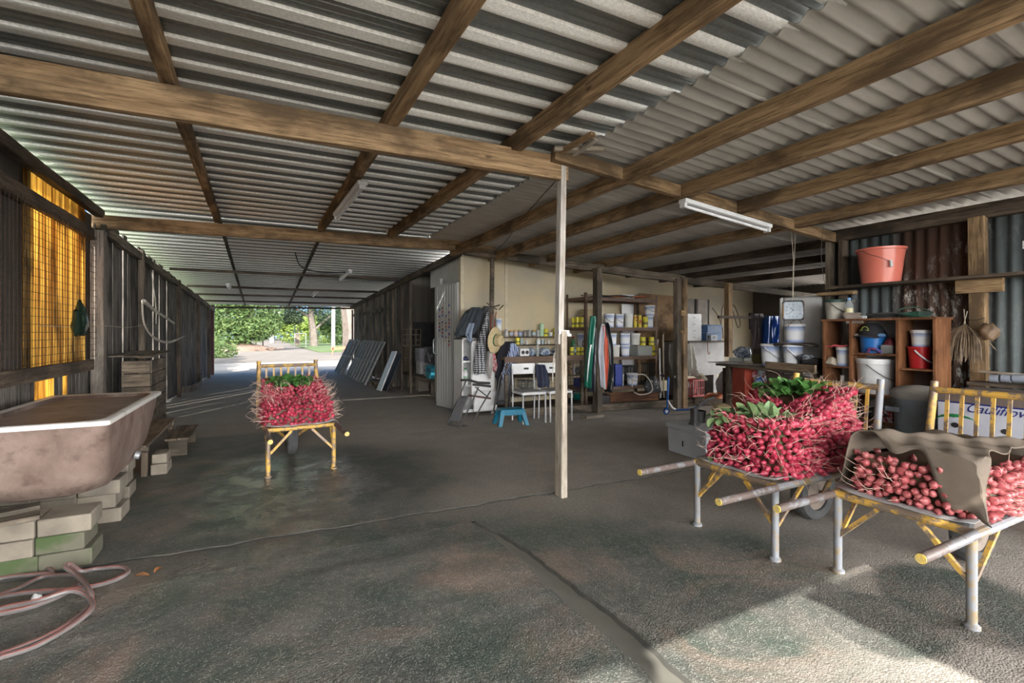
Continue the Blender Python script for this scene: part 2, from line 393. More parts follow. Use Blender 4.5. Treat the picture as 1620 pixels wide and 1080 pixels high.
def fibro():
    m, n, b = nt('fibre_cement_sheet')
    v = coords(n, (1, 1, 1)); s = noise(n, coords(n, (1.2, 5, 1)), 1.6, 6, 0.6); p = noise(n, v, 2.6, 6, 0.6)
    col = mix(n, ramp(n, s, [(0.35, 0.0), (0.7, 1.0)]), (0.52, 0.50, 0.46), (0.40, 0.385, 0.355))
    col = mix(n, ramp(n, p, [(0.6, 0.0), (0.8, 0.5)]), col, (0.36, 0.30, 0.22))
    n.links.new(col, b.inputs['Base Color']); setv(b, rough=0.85, spec=0.2)
    bump(n, b, noise(n, v, 40, 3), 0.15, 0.004); return m
M_FIB = fibro()
def rz2(x, y=0): return 2.862 - 0.062 * (x - 2.16)
def corr_roof(name, x0, x1, y0, y1, off=0.0):
    mb = MB(); n = int((y1 - y0) / 0.108 * 8)
    rows = []
    for i in range(n + 1):
        y = y0 + (y1 - y0) * i / n; z = 0.017 * math.cos(2 * math.pi * y / 0.108)
        rows.append([(x, y, rz2(x) + z + off) for x in (x0, (x0 + x1) / 2, x1)])
    mb.grid(rows, True)
    return tag(mb.build(name, M_FIB, loc=(0, 0, 0), ang=80, solid=0.006), kind='structure')
# sheets lap each other every metre or so, the laps show as steps
yy = 0.0; k = 0
for a, b_ in ((-5.0, 0.95), (0.95, 2.05), (2.05, 3.1), (3.1, 4.2), (4.2, 5.3), (5.3, 6.4), (6.4, 7.9)):
    corr_roof('ceiling', 2.30, 6.9 if a < 3 else 11.0, a - 0.07, b_ + 0.07, (k % 2) * 0.009); k += 1
# ---------------------------------------------------------------- roof timbers and posts
rb = lambda *a, **k: timber(*a, **k)
rb('roof_beam', (-1.25 - .6, 3.38, 2.655), (2.22, 3.36, 2.69), 0.06, 0.19, W_BEAM, 'long deep roof beam meeting the white-painted post, nearer of the two under the metal deck', 'beam', jit=0.002)
rb('roof_beam', (-1.85, 7.36, 2.66), (3.42, 7.36, 2.75), 0.06, 0.16, W_BEAM, 'roof beam running from the mesh-covered side across to the grey clothes post', 'beam', jit=0.002)
pl = ['short rafter side over the bathtub', 'crossing above the loaded cart in the aisle', 'carrying the small lamp at its lower end', ]
rb('roof_purlin', (-0.44, -1.2, 2.83), (-0.56, 7.4, 2.83), 0.07, 0.10, W_BEAM, 'thin roof purlin under the metal deck, the one nearest the bathtub side', 'purlin', jit=0.003)
rb('roof_purlin', (0.86, -1.2, 2.82), (0.70, 7.4, 2.82), 0.08, 0.11, W_BEAM, 'roof purlin under the metal deck with a fluorescent lamp fixed beneath it', 'purlin', jit=0.003)
rb('roof_purlin', (1.80, -1.2, 2.82), (1.68, 7.4, 2.82), 0.09, 0.12, W_BEAM, 'roof purlin under the metal deck passing just beside the white-painted post', 'purlin', jit=0.003)
rb('roof_purlin', (-1.72, -1.2, 2.80), (-1.76, 7.4, 2.76), 0.08, 0.10, W_DARK, 'dark eave purlin above the glowing yellow sheets and wire mesh', 'purlin', jit=0.003)
for x, w_, lab in ((2.80, 0.13, 'heavy roof purlin with peeling bark under the fibre cement, first past the white-painted post'),
               (3.50, 0.13, 'long roof purlin under the fibre cement, ending at the near end of the long lamp'),
               (4.30, 0.12, 'roof purlin under the fibre cement, crossing above the middle of the long lamp'),
               (5.25, 0.12, 'roof purlin under the fibre cement, last before the rusty corrugated wall')):
    z = rz2(x) - 0.03 - w_ / 2
    rb('roof_purlin', (x + .02, -0.6, z + .01), (x - 0.05, 7.6, z - .06), 0.08, w_, W_BEAM, lab, 'purlin', jit=0.004)
for x, lab in ((6.5, 'dark purlin over the store, just inside its wall'), (7.4, 'dark purlin over the store above the grey trousers'), (8.4, 'dark purlin over the store above the grey chest')):
    rb('roof_purlin', (x, 3.55, rz2(x) - .09), (x, 7.65, rz2(x) - .09), 0.08, 0.11, W_DARK, lab, 'purlin', jit=0.003)
rb('roof_beam', (6.06, -0.2, 2.50), (6.06, 3.45, 2.49), 0.08, 0.14, W_DARK, 'dark top plate along the rusty corrugated wall', 'beam', jit=0.003)
rb('roof_beam', (2.05, 3.30, 2.775), (6.12, 3.40, 2.46), 0.07, 0.11, W_BEAM, 'sloping beam from the white-painted post to the rusty wall, carrying the long lamp', 'beam', jit=0.004)
rb('roof_beam', (2.95, 7.50, 2.70), (6.55, 6.20, 2.27), 0.09, 0.13, W_GREY, 'long grey beam above the shelving, resting on the hatted post', 'beam', jit=0.004)
rb('roof_beam', (6.45, 6.22, 2.27), (10.5, 6.0, 2.05), 0.08, 0.11, W_GREY, 'beam above the grey cabinet and hanging trousers', 'beam', jit=0.004)
rb('roof_beam', (2.86, 7.5, 2.66), (2.72, 18.0, 2.22), 0.07, 0.12, W_DARK, 'dark top plate along the aisle side opposite the palings', 'beam', jit=0.004)
# broken timber and spacer block on top of the white-painted post
t = T('timber_offcut', 'splintered offcuts of pale wood wedged over the white-painted post top', 'offcut', (2.2, 3.3, 2.7))
timber('splinter', (-0.16, -0.03, 0.10), (0.22, -0.16, 0.12), 0.06, 0.035, W_PALE, parent=t)
timber('splinter', (-0.12, 0.09, 0.08), (-0.02, -0.36, 0.13), 0.05, 0.03, W_BEAM, parent=t)
timber('splinter', (0.02, 0.05, 0.07), (0.05, -0.3, 0.12), 0.04, 0.02, W_PALE, parent=t)
# white-painted post in two lengths
t = T('timber_post', 'tall white-painted post standing alone in the middle of the floor', 'post', (2.165, 3.36, 0))
timber('lower_length', (0, 0, 0), (0.0, 0, 1.36), 0.055, 0.10, W_PALE, parent=t, jit=0.002)
timber('upper_length', (-0.02, 0, 1.25), (0.012, 0, 2.80), 0.05, 0.065, plain('flaking_white_paint', (0.52, 0.50, 0.47), (0.30, 0.26, 0.21), rough=0.7, sc=7, stretch=(0.6, 4, 4)), parent=t, jit=0.002)
mb = MB(); mb.box((0.065, 0.0, 1.325), (0.04, 0.05, 0.02)); mb.box((0.0, -0.04, 1.35), (0.10, 0.012, 0.03)); mb.build('bracket', M_GALV, t)
# galvanised clothes post
t = T('steel_post', 'grey steel post with hats and clothes hung on it', 'post', (3.37, 7.34, 0))
mb = MB(); mb.tube([(0, 0, 0), (0, 0, 1.0)], 0.045, 12); mb.build('sleeve', M_GALV, t)
mb = MB(); mb.tube([(0, 0, 1.0), (-.01, 0, 1.9), (0, 0, 2.57)], [0.04, 0.042, 0.04], 8); mb.build('upper_length', W_GREY, t)
mb = MB()
for a, b_ in (((-.22, -.06, 1.70), (.1, -.08, 1.80)), ((.10, -.05, 1.72), (.17, -.08, 1.80)), ((-.1, .0, 1.83), (.04, -.1, 1.72))): mb.tube([a, b_], 0.012, 6)
mb.build('peg', W_GREY, t)
P945 = G(945, 641, 0.12); P1077 = G(1076, 636, 0.12)
timber('timber_post', (P945.x, P945.y, 0.0), (P945.x + .0, P945.y, 2.42), 0.10, 0.13, W_GREY, 'rough grey post between the hanging raincoats in front of the steel rack', 'post', jit=0.005)
t = T('timber_post', 'double grey post beside the plywood panel and blue scooter', 'post', (P1077.x, P1077.y, 0))
timber('stud', (-0.07, 0, 0.0), (-0.07, 0, 2.28), 0.10, 0.10, W_GREY, parent=t, jit=0.003)
timber('stud', (0.06, -.02, 0.0), (0.06, -.02, 2.28), 0.10, 0.10, W_BEAM, parent=t, jit=0.003)
mb = MB(); mb.box((-0.02, -.07, 1.68), (0.09, .05, 0.09)); mb.box((-0.02, -.07, 1.36), (0.08, .05, 0.06)); mb.build('block', W_BEAM, t)
timber('timber_post', (7.5, 6.05, 0.9), (7.5, 6.05, 2.24), 0.11, 0.10, W_BEAM, 'brown post behind the bucket bench, beside the hoses on the wall', 'post')
# corner posts of the rusty wall
t = T('timber_post', 'pair of boards standing at the near corner of the rusty wall, under the beam end', 'post', (6.0, 3.42, 0))
for k, (a, m_) in enumerate(((-0.03, W_GREY), (0.11, W_DARK))): timber('board', (0.03 + a * .1, -a - .02, 0), (0.03 + a * .1, -a - .02, 2.42), 0.12, 0.05, m_, parent=t)
timber('timber_post', (6.02, AX(1549, 450, 6.0).y, 0.7), (6.02, AX(1545, 450, 6.0).y, 2.44), 0.085, 0.12, W_BEAM, 'brown post on the rusty wall with dried herbs tied to it', 'post', jit=0.003)

# ---------------------------------------------------------------- rusty corrugated wall on the right
def rust_mat():
    m, n, b = nt('rusted_corrugated_iron')
    t = n.nodes.new('ShaderNodeTexCoord'); P = t.outputs['Object']; sp = n.nodes.new('ShaderNodeSeparateXYZ'); n.links.new(P, sp.inputs[0])
    st = noise(n, coords(n, (1, 14, 0.5)), 1.4, 6, 0.6); big = noise(n, coords(n, (1, 1.1, 0.7)), 1.6, 4)
    grey = mix(n, ramp(n, st, [(0.35, 0.0), (0.65, 1.0)]), (0.12, 0.145, 0.15), (0.055, 0.06, 0.06))
    rust = mix(n, ramp(n, st, [(0.35, 0.0), (0.65, 1.0)]), (0.115, 0.062, 0.042), (0.05, 0.03, 0.022))
    # middle sheets are rusty
    ymid = ramp(n, mth(n, 'ADD', mth(n, 'MULTIPLY', sp.outputs[1], 0.25), 0.0), [(0.50, 0.0), (0.53, 1.0), (0.68, 1.0), (0.71, 0.0)])
    ymid.node.color_ramp.interpolation = 'LINEAR'
    col = mix(n, ymid, grey, rust)
    fl = mth(n, 'MULTIPLY', ramp(n, noise(n, coords(n, (1, 9, 3.2)), 2.4, 6, 0.8), [(0.53, 0.0), (0.57, 1.0)]), ramp(n, noise(n, P, 1.1, 2), [(0.42, 0.0), (0.6, 1.0)]))
    col = mix(n, mth(n, 'MULTIPLY', fl, mth(n, 'MULTIPLY_ADD', ymid, 0.9, 0.12)), col, (0.50, 0.49, 0.46))
    n.links.new(col, b.inputs['Base Color']); setv(b, rough=0.7, metal=0.2); bump(n, b, noise(n, P, 30, 4), 0.3, 0.004)
    return m
M_RUST = rust_mat()
def corr_wall(name, p0, p1, z0, z1, pitch, amp, m, z1b=None):
    p0, p1 = Vector((*p0, 0)), Vector((*p1, 0)); L = (p1 - p0).length; d = (p1 - p0) / L; nn = Vector((d.y, -d.x, 0)); n = int(L / pitch * 8)
    rows = [[], []]
    for i in range(n + 1):
        s = L * i / n; q = p0 + d * s + nn * amp * math.cos(2 * math.pi * s / pitch)
        rows[0].append(q + Vector((0, 0, z0))); rows[1].append(q + Vector((0, 0, z1 + ((z1b - z1) * i / n if z1b else 0))))
    mb = MB(); mb.grid(rows); return mb.build(name, m, loc=(0, 0, 0), ang=80, solid=0.003)
tag(corr_wall('wall_right', (6.12, -0.6), (6.12, 3.5), 0, 2.5, 0.105, 0.013, M_RUST), kind='structure')
timber('wall_shelf', (5.93, -0.3, 1.86), (5.93, 3.36, 1.86), 0.26, 0.03, W_DARK, 'long narrow shelf plank on the rusty wall under the pink bucket', 'shelf')
timber('timber_offcut', (5.96, 3.12, 1.80), (5.96, 3.52, 1.80), 0.10, 0.04, W_BEAM, 'short orange-ended batten under the far end of the wall shelf', 'offcut')
timber('timber_offcut', (5.97, AX(1549, 455, 5.97).y - .17, 1.79), (5.97, AX(1549, 455, 5.97).y + .17, 1.79), 0.05, 0.14, W_BEAM, 'short block across the rusty-wall post under the shelf', 'offcut')
# walls enclosing the deeper store
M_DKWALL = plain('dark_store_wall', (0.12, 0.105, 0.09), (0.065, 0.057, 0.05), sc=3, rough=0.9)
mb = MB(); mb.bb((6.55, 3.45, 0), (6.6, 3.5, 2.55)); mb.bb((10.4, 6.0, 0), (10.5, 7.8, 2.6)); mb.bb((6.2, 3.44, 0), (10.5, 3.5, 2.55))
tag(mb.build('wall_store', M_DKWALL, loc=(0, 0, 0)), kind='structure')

# ---------------------------------------------------------------- cream back wall
def cream():
    m, n, b = nt('stained_cream_panel')
    v = coords(n); p = noise(n, v, 0.9, 5, 0.6, 0.4); q = noise(n, v, 7, 5, 0.7); sp = n.nodes.new('ShaderNodeSeparateXYZ'); n.links.new(v, sp.inputs[0])
    col = mix(n, ramp(n, p, [(0.35, 0.0), (0.7, 1.0)]), (0.56, 0.47, 0.30), (0.42, 0.385, 0.31))
    col = mix(n, ramp(n, q, [(0.6, 0.0), (0.8, 0.5)]), col, (0.24, 0.19, 0.13))
    n.links.new(col, b.inputs['Base Color']); setv(b, rough=0.7); return m
M_CREAM = cream()
def panel_wall(name, x0, x1, y, z0, z1, z1b, m, th=0.05):
    mb = MB(); mb.add([(x0, y, z0), (x1, y, z0), (x1, y, z1b), (x0, y, z1), (x0, y + th, z0), (x1, y + th, z0), (x1, y + th, z1b), (x0, y + th, z1)],
                      [(0, 1, 2, 3), (5, 4, 7, 6), (4, 0, 3, 7), (1, 5, 6, 2), (3, 2, 6, 7)])
    return mb
w1 = panel_wall('', 2.93, 8.2, 7.7, 0, 2.66, 2.43, M_CREAM)
for a in (panel_wall('', 8.2, 8.92, 7.7, 0, 1.50, 1.50, 0), panel_wall('', 8.2, 8.92, 7.7, 2.08, 2.43, 2.40, 0), panel_wall('', 8.92, 10.5, 7.7, 0, 2.40, 2.32, 0)): w1.add(a.v, a.f)
tag(w1.build('wall_back', M_CREAM, loc=(0, 0, 0)), kind='structure')
mb = MB(); mb.bb((2.93, 7.66, 0), (2.99, 7.70, 2.66)); tag(mb.build('trim_1', plain('cream_trim', (0.62, 0.55, 0.40)), loc=(0, 0, 0)), kind='structure')
mb = MB(); mb.bb((3.78, 7.685, 0), (3.83, 7.70, 2.6)); mb.bb((5.9, 7.685, 0), (5.94, 7.70, 2.5)); tag(mb.build('trim_2', _mats['cream_trim'], loc=(0, 0, 0)), kind='structure')
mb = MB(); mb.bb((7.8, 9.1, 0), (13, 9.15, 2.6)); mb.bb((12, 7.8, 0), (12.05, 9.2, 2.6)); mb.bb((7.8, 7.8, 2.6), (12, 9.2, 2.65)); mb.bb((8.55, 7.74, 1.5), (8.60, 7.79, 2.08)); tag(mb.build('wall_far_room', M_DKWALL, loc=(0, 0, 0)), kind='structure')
timber('plywood_sheet', (6.62, 7.45, 1.25), (7.75, 7.45, 1.22), 1.75, 0.02, wood('orange_plywood', (0.36, 0.23, 0.12), (0.28, 0.18, 0.10), axis=2), 'orange-brown plywood sheet standing against the cream wall behind the double post', 'board', up=(0, -1, 0))

# ---------------------------------------------------------------- cool room side and aisle side
M_DOOR = plain('grey_painted_door', (0.42, 0.43, 0.42), (0.34, 0.345, 0.34), rough=0.5, sc=2, stretch=(1, 1, .3))

def place2(name, label, cat, a, b_, z=0.0, **k):
    """an Empty at a whose local +X runs towards b_ (returns it and the length)"""
    return T(name, label, cat, (a[0], a[1], z), math.atan2(b_[1] - a[1], b_[0] - a[0]), **k), math.hypot(b_[0] - a[0], b_[1] - a[1])
M_CW = plain('pale_wall_paint', (0.47, 0.48, 0.46), (0.38, 0.39, 0.38), rough=0.6, sc=3)
mb = MB(); mb.beam((3.06, 9.38, 1.16), (2.86, 8.44, 1.16), 0.05, 2.32); mb.beam((2.97, 7.74, 2.46), (2.97, 9.4, 2.46), 0.04, 0.46); mb.beam((3.06, 9.36, 1.2), (4.9, 9.36, 1.2), 0.05, 2.4)
tag(mb.build('wall_coolroom', M_CW, loc=(0, 0, 0)), kind='structure')
dv, Ld = place2('cold_room_door', 'tall pale grey ribbed door of the cool room, stuck with rows of magnets', 'door', (2.80, 8.42), (2.93, 7.73), 0.03)
mb = MB(); mb.bb((0, -0.05, 0), (Ld, 0.0, 2.17))
for i in range(8): x = 0.04 + i * (Ld - .08) / 7; mb.bb((x - .005, -0.057, 0.04), (x + .005, -0.05, 2.13))
mb.build('leaf', M_DOOR, dv)
mb = MB(); mb.tube(cat_rom([(0.03, -0.05, 0.93), (0.03, -.12, .95), (0.04, -.13, 1.06), (.03, -.12, 1.18), (0.03, -0.05, 1.20)], 4), 0.012, 8); mb.bb((.0, -.065, .90), (.07, -.05, .96)); mb.bb((.0, -.065, 1.17), (.07, -.05, 1.23)); mb.build('handle', M_GALV, dv)
for i, (x, z0, cnt) in enumerate(((0.13, 1.72, 7), (0.24, 1.74, 9), (0.36, 1.60, 8), (0.47, 1.78, 12))):
    for k in range(cnt):
        c = [(0.10, 0.14, 0.35), (0.45, 0.10, 0.08), (0.16, 0.12, 0.08), (0.5, 0.42, 0.25), (0.2, 0.1, 0.25), (0.55, 0.55, 0.55)][(k * 5 + i * 2) % 6]
        mb = MB(); mb.bb((x - .022, -0.062, z0 - k * .062 - .022), (x + .022, -0.056, z0 - k * .062 + .022))
        mb.build('magnet', plain('magnet_%d' % ((k * 5 + i * 2) % 6), c, tuple(v * .5 for v in c), sc=60, st=0), dv)
# studs and boards of the aisle wall opposite the palings
ys_ = [10.5, 11.25, 12.05, 12.6, 13.3, 14.0, 14.7, 15.3, 15.9, 16.5, 17.2, 17.9]
for k, y in enumerate(ys_):
    x = 2.84 - 0.012 * (y - 10.5); zt = roof_z(y) - 0.14
    if k < 3:
        t = T('timber_post', ['thin post nearest the cool room door, beside the fruit cartons', 'thin post standing behind the leaning white sheets', 'dark thin post just past the leaning white sheets'][k], 'post', (x, y, 0))
        timber('stud', (0, 0, 0.0), (0, 0, zt), 0.05, 0.07, W_GREY if k != 1 else W_DARK, parent=t, jit=0.003)
    else:
        timber('timber_stud', (x, y, 0), (x, y, zt), 0.05, 0.09, W_GREY, 'wall stud on the aisle side behind the leaning dark frames', 'post', group='wall studs behind the leaning frames')
mb = MB()
y = 11.97
while y < 18.0:
    w_ = rnd.uniform(.10, .17); x = 2.92 - 0.012 * (y - 10.5)
    mb.bb((x, y, 0.02), (x + .02, y + w_ - rnd.uniform(.004, .03), roof_z(y) - rnd.uniform(.02, .06))); y += w_
mb.bb((2.80, 13, 1.9), (2.84, 18.0, 1.99)); 
tag(mb.build('wall_aisle', W_GREYV, loc=(0, 0, 0)), kind='structure')
for k, y in enumerate((15.6, 16.8)):
    timber('timber_rail', (2.74, y - .3, 0.95 + .02 * k), (2.73, y + .3, .95 + .02 * k), 0.03, 0.10, W_PALE, ['short pale rail between wall studs, nearer to the cool room', 'short pale rail between wall studs, nearer to the far opening'][k], 'rail')
# dark recess beyond the cool room
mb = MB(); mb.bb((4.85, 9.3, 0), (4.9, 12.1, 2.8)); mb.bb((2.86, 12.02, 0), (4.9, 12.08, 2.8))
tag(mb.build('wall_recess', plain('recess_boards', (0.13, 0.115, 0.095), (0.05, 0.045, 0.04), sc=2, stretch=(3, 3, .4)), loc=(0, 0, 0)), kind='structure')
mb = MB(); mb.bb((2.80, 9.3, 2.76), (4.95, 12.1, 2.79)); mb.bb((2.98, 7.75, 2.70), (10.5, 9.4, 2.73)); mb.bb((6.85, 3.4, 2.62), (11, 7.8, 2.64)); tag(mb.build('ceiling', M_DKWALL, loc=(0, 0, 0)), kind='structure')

# ---------------------------------------------------------------- left wall: yellow sheets, mesh, dark palings
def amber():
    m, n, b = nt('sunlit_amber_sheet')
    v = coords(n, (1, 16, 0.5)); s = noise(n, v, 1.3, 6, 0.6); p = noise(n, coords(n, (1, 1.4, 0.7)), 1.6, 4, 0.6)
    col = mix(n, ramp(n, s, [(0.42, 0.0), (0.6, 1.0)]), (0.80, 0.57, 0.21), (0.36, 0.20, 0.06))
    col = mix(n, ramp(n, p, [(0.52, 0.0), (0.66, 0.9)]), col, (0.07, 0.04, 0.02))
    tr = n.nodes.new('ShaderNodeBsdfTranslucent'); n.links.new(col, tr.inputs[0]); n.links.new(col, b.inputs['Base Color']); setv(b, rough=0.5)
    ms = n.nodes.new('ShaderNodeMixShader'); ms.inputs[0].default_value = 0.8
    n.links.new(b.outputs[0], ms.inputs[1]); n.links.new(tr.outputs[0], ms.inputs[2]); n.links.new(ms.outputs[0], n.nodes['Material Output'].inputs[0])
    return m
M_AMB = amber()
WX = lambda y: -1.76 if y < 7.35 else -1.76 + (y - 7.35) * 0.024
tag(corr_wall('wall_left', (-1.80, 5.42), (-1.80, 6.98), 1.02, 2.74, 0.07, 0.006, M_AMB), kind='structure')
mb = MB(); mb.bb((-1.84, -3.5, 0.0), (-1.82, 5.57, 2.8)); mb.bb((-1.84, 6.97, 0), (-1.82, 7.3, 2.72))
tag(mb.build('wall_left', plain('dark_iron_sheet', (0.07, 0.062, 0.055), (0.035, 0.03, 0.027), sc=3, stretch=(1, 6, .6), rough=.7), loc=(0, 0, 0)), kind='structure')
# boards below the rail, some glowing like the sheet above
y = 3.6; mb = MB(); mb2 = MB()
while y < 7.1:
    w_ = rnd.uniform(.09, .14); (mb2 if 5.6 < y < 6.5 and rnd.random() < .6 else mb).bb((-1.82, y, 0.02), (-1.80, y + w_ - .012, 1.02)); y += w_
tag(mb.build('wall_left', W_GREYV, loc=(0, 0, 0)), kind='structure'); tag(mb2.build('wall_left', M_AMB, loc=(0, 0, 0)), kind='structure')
timber('timber_rail', (-1.77, 3.0, 1.0), (-1.77, 7.1, 0.98), 0.05, 0.12, W_DARK, 'waist-high rail under the wire mesh, above the bathtub', 'rail', jit=.004)
timber('timber_rail', (-1.76, 1.5, 2.50), (-1.76, 7.25, 2.46), 0.05, 0.13, W_DARK, 'rail along the top of the wire mesh, under the eave', 'rail', jit=.004)
mb = MB()
for i in range(21): mb.tube([(-1.72, 3.3, 1.08 + i * .067), (-1.72, 7.1, 1.08 + i * .067)], 0.0022, 4, cap=False)
for i in range(57): mb.tube([(-1.724, 3.3 + i * .067, 1.06), (-1.724, 3.3 + i * .067, 2.44)], 0.0022, 4, cap=False)
tag(mb.build('wire_mesh', plain('rusty_wire', (0.06, 0.035, 0.02), rough=.8)), 'square rusty wire mesh stretched over the yellow sheets', 'mesh')
timber('timber_post', (-1.72, 7.15, 0), (-1.72, 7.15, 2.52), 0.12, 0.14, wood('grey_post_upright', (0.26, 0.23, 0.20), (0.17, 0.15, 0.13)), 'stout pale grey post at the end of the wire mesh, behind the bathtub', 'post', jit=0.003)
# palings with gaps
y = 7.3; pal = []; k = 0
while y < 18.0:
    w_ = rnd.uniform(.11, .2); gap = rnd.choice((0.002, .003, .004, .006, .008)) if y < 11.5 else rnd.choice((.004, .01))
    for g in (8.3, 9.3, 10.15, 10.6, 11.2):
        if y < g <= y + w_ + gap: gap = .06 if g > 8.5 else .045
    lean = rnd.uniform(-.02, .02); zb = rnd.uniform(0.01, .04); zt = roof_z(y) - rnd.uniform(.10, .26)
    x = WX(y) - .03
    mb = MB(); mb.add([(x, y, zb), (x, y + w_, zb), (x, y + w_ + lean, zt), (x, y + lean, zt), (x - .02, y, zb), (x - .02, y + w_, zb), (x - .02, y + w_ + lean, zt), (x - .02, y + lean, zt)],
           [(0, 1, 2, 3), (7, 6, 5, 4), (0, 4, 5, 1), (1, 5, 6, 2), (2, 6, 7, 3), (3, 7, 4, 0)])
    pal.append(mb); y += w_ + gap; k += 1
for i, mb in enumerate(pal):
    o = mb.build('wall_paling', W_GREYV, smooth=False)
    tag(o, 'dark upright paling in the gappy plank wall opposite the cool room', 'paling', group='upright palings of the gappy plank wall')
for k, y in enumerate((9.05, 12.0, 14.6, 16.6)):
    timber('timber_post', (WX(y) + .06, y, 0), (WX(y) + .05, y, roof_z(y) - .2), 0.07, 0.09, W_GREY if k == 0 else W_DARK,
           ['rough post in the paling wall with a curved stick leaning on it', 'dark post in the paling wall where the bowed board begins', 'dark post in the paling wall at the end of the bowed board', 'last dark post of the paling wall before the opening'][k], 'post', jit=.005)
timber('timber_post', (-1.50, 17.95, 0), (-1.50, 17.95, 2.2), 0.09, 0.12, plain('red_brown_post', (0.10, 0.03, 0.025)), 'red-brown corner post at the far opening beside the bushes', 'post')
timber('roof_beam', (-1.72, 7.3, 2.56), (-1.46, 18.1, 2.05), 0.06, 0.11, W_GREY, 'sagging grey plate along the top of the paling wall', 'beam', jit=.012)
timber('roof_beam', (-1.75, 18.15, 2.14), (3.0, 18.15, 2.2), 0.05, 0.06, W_DARK, 'dark beam over the far opening', 'beam')
for k, y in enumerate((11.3, 13.6, 15.1, 16.6)):
    timber('roof_beam', (-1.65, y, roof_z(y) - .09), (2.75, y, roof_z(y) - .07), 0.04, 0.05, W_DARK, 'thin dark cross beam under the aisle roof, %s one beyond the hatted post' % ORD[k], 'beam', jit=.003)
for x, lab in ((-0.55, 'thin purlin along the aisle roof, on the paling side'), (0.75, 'thin purlin along the aisle roof, on the cool room side')):
    timber('roof_purlin', (x, 7.4, roof_z(7.4) - .035), (x - .05, 18.1, roof_z(18.1) - .035), 0.04, 0.05, W_DARK, lab, 'purlin', jit=.003)
pts = [(WX(12) + .12, 12.0, .16), (WX(13) + .2, 12.9, .10), (WX(14) + .2, 13.8, .12), (WX(15) + .1, 14.8, .22)]
mb = MB()
q = cat_rom(pts, 5)
for a, b_ in zip(q, q[1:]): mb.beam(a, b_, .03, .14)
tag(mb.build('timber_board', W_GREY), 'bowed board lying on edge along the foot of the paling wall', 'board')
# beyond the sticks: curved stick, branch, twine, bag
c = WX(9.1) + .12
mb = MB(); mb.tube(cat_rom([AX(225, 475, c), AX(228, 512, c + .03), AX(245, 535, c + .06), AX(268, 541, c + .1), AX(293, 531, c + .16)], 5), [0.012] * 10 + [.02] * 7 + [0.017, .012, .008, .004], 8)
tag(mb.build('curved_stick', plain('bleached_branch', (0.55, 0.50, 0.43))), 'smooth upward-curved bare stick hooked on the paling wall', 'stick')
mb = MB(); mb.tube([AX(227, 476, c), AX(247, 493, c + .05), AX(262, 502, c + .1), AX(275, 511, c + .14)], [.032, .026, .02, .018], 8); mb.tube([AX(247, 493, c + .05), AX(247, 512, c + .06)], [.012, .005], 6)
mb.tube([AX(240, 430, c), AX(245, 470, c + .03), AX(247, 493, c + .05)], [.006, .008, .012], 6)
tag(mb.build('forked_branch', _mats['bleached_branch']), 'forked branch wedged into the paling wall above the curved stick', 'branch')
mb = MB(); p = AX(116, 500, -1.66)
for (dy, dz, s) in ((0, 0, 1.0), (-.1, -.05, .7), (.07, -.04, .75)):
    mb.lathe([(.001, -.17 * s), (.06 * s, -.15 * s), (.105 * s, -.05 * s), (.07 * s, .08 * s), (.02, .17 * s), (.001, .18 * s)], (p.x + .05, p.y + dy, p.z + dz - .02), 10, sx=.6)
for v in mb.v: v += Vector((rnd.uniform(-.008, .008), rnd.uniform(-.01, .01), rnd.uniform(-.01, .01)))
tag(mb.build('plastic_bag', plain('dark_green_plastic', (0.012, 0.03, 0.018), (0.006, 0.01, 0.008), rough=.25)), 'small bunched dark green plastic bag hanging on the wire mesh', 'bag')
mb = MB(); mb.tube(cat_rom([(-1.63, 5.2, 1.40), (-1.64, 6.2, 1.40), (-1.63, 7.1, 1.42), (-1.62, 8.0, 1.41), (-1.6, 9.05, 1.47)], 4), .003, 4)
tag(mb.build('string_line', M_STRING), 'thin pale string strung from the hanging bag to the rough post', 'string')
# low plank bin against the wall
t = T('plank_bin', 'small weathered plank bin with a slanting lid beside the stout post', 'bin', (-1.55, 7.35, 0))
for k in range(6): timber('side_board', (0, 0, .12 + k * .16), (.28, 0.0 + 0, .12 + k * .16), .025, .15, W_GREY, parent=t)
for k in range(6): timber('side_board', (.28, 0.02, .12 + k * .16), (.28, 1.0, .12 + k * .16), .025, .15, W_GREY, parent=t)
for k in range(3): timber('lid_board', (-.05 + k * .14, -.06, 1.06 - k * .008), (-.02 + k * .14, 1.06, 1.08), .15, .02, W_GREY, parent=t)
# ---------------------------------------------------------------- tub carts
def flaky(name, ca, cb, lo, hi, sc=9):
    m, n, b = nt(name); v = coords(n, rand=True)
    f = noise(n, v, sc, 6, 0.7); g = noise(n, v, 3, 4)
    col = mix(n, ramp(n, f, [(lo, 0.0), (hi, 1.0)]), ca, cb)
    col = mix(n, ramp(n, g, [(0.55, 0.0), (0.75, 0.6)]), col, (0.13, 0.085, 0.06))
    n.links.new(col, b.inputs['Base Color']); setv(b, rough=0.5); n.links.new(mth(n, 'MULTIPLY', ramp(n, f, [(lo, 0.0), (hi, 1.0)]), 0.45), b.inputs['Metallic'])
    bump(n, b, f, .25, .003); return m
M_YEL = flaky('flaking_yellow_paint', (0.58, 0.35, 0.07), (0.26, 0.20, 0.155), 0.47, 0.53, 11)
M_BARE = flaky('worn_steel_tube', (0.23, 0.245, 0.27), (0.33, 0.25, 0.14), 0.50, 0.60, 7)
M_HAND = flaky('rust_worn_handle', (0.13, 0.10, 0.09), (0.27, 0.285, 0.31), 0.50, 0.56, 6)
M_TYRE = plain('worn_tyre', (0.045, 0.048, 0.052), (0.08, 0.08, 0.08), rough=.85, sc=12)
M_HUB = plain('rusty_wheel_hub', (0.20, 0.16, 0.13), (0.11, 0.085, 0.07), rough=.7)
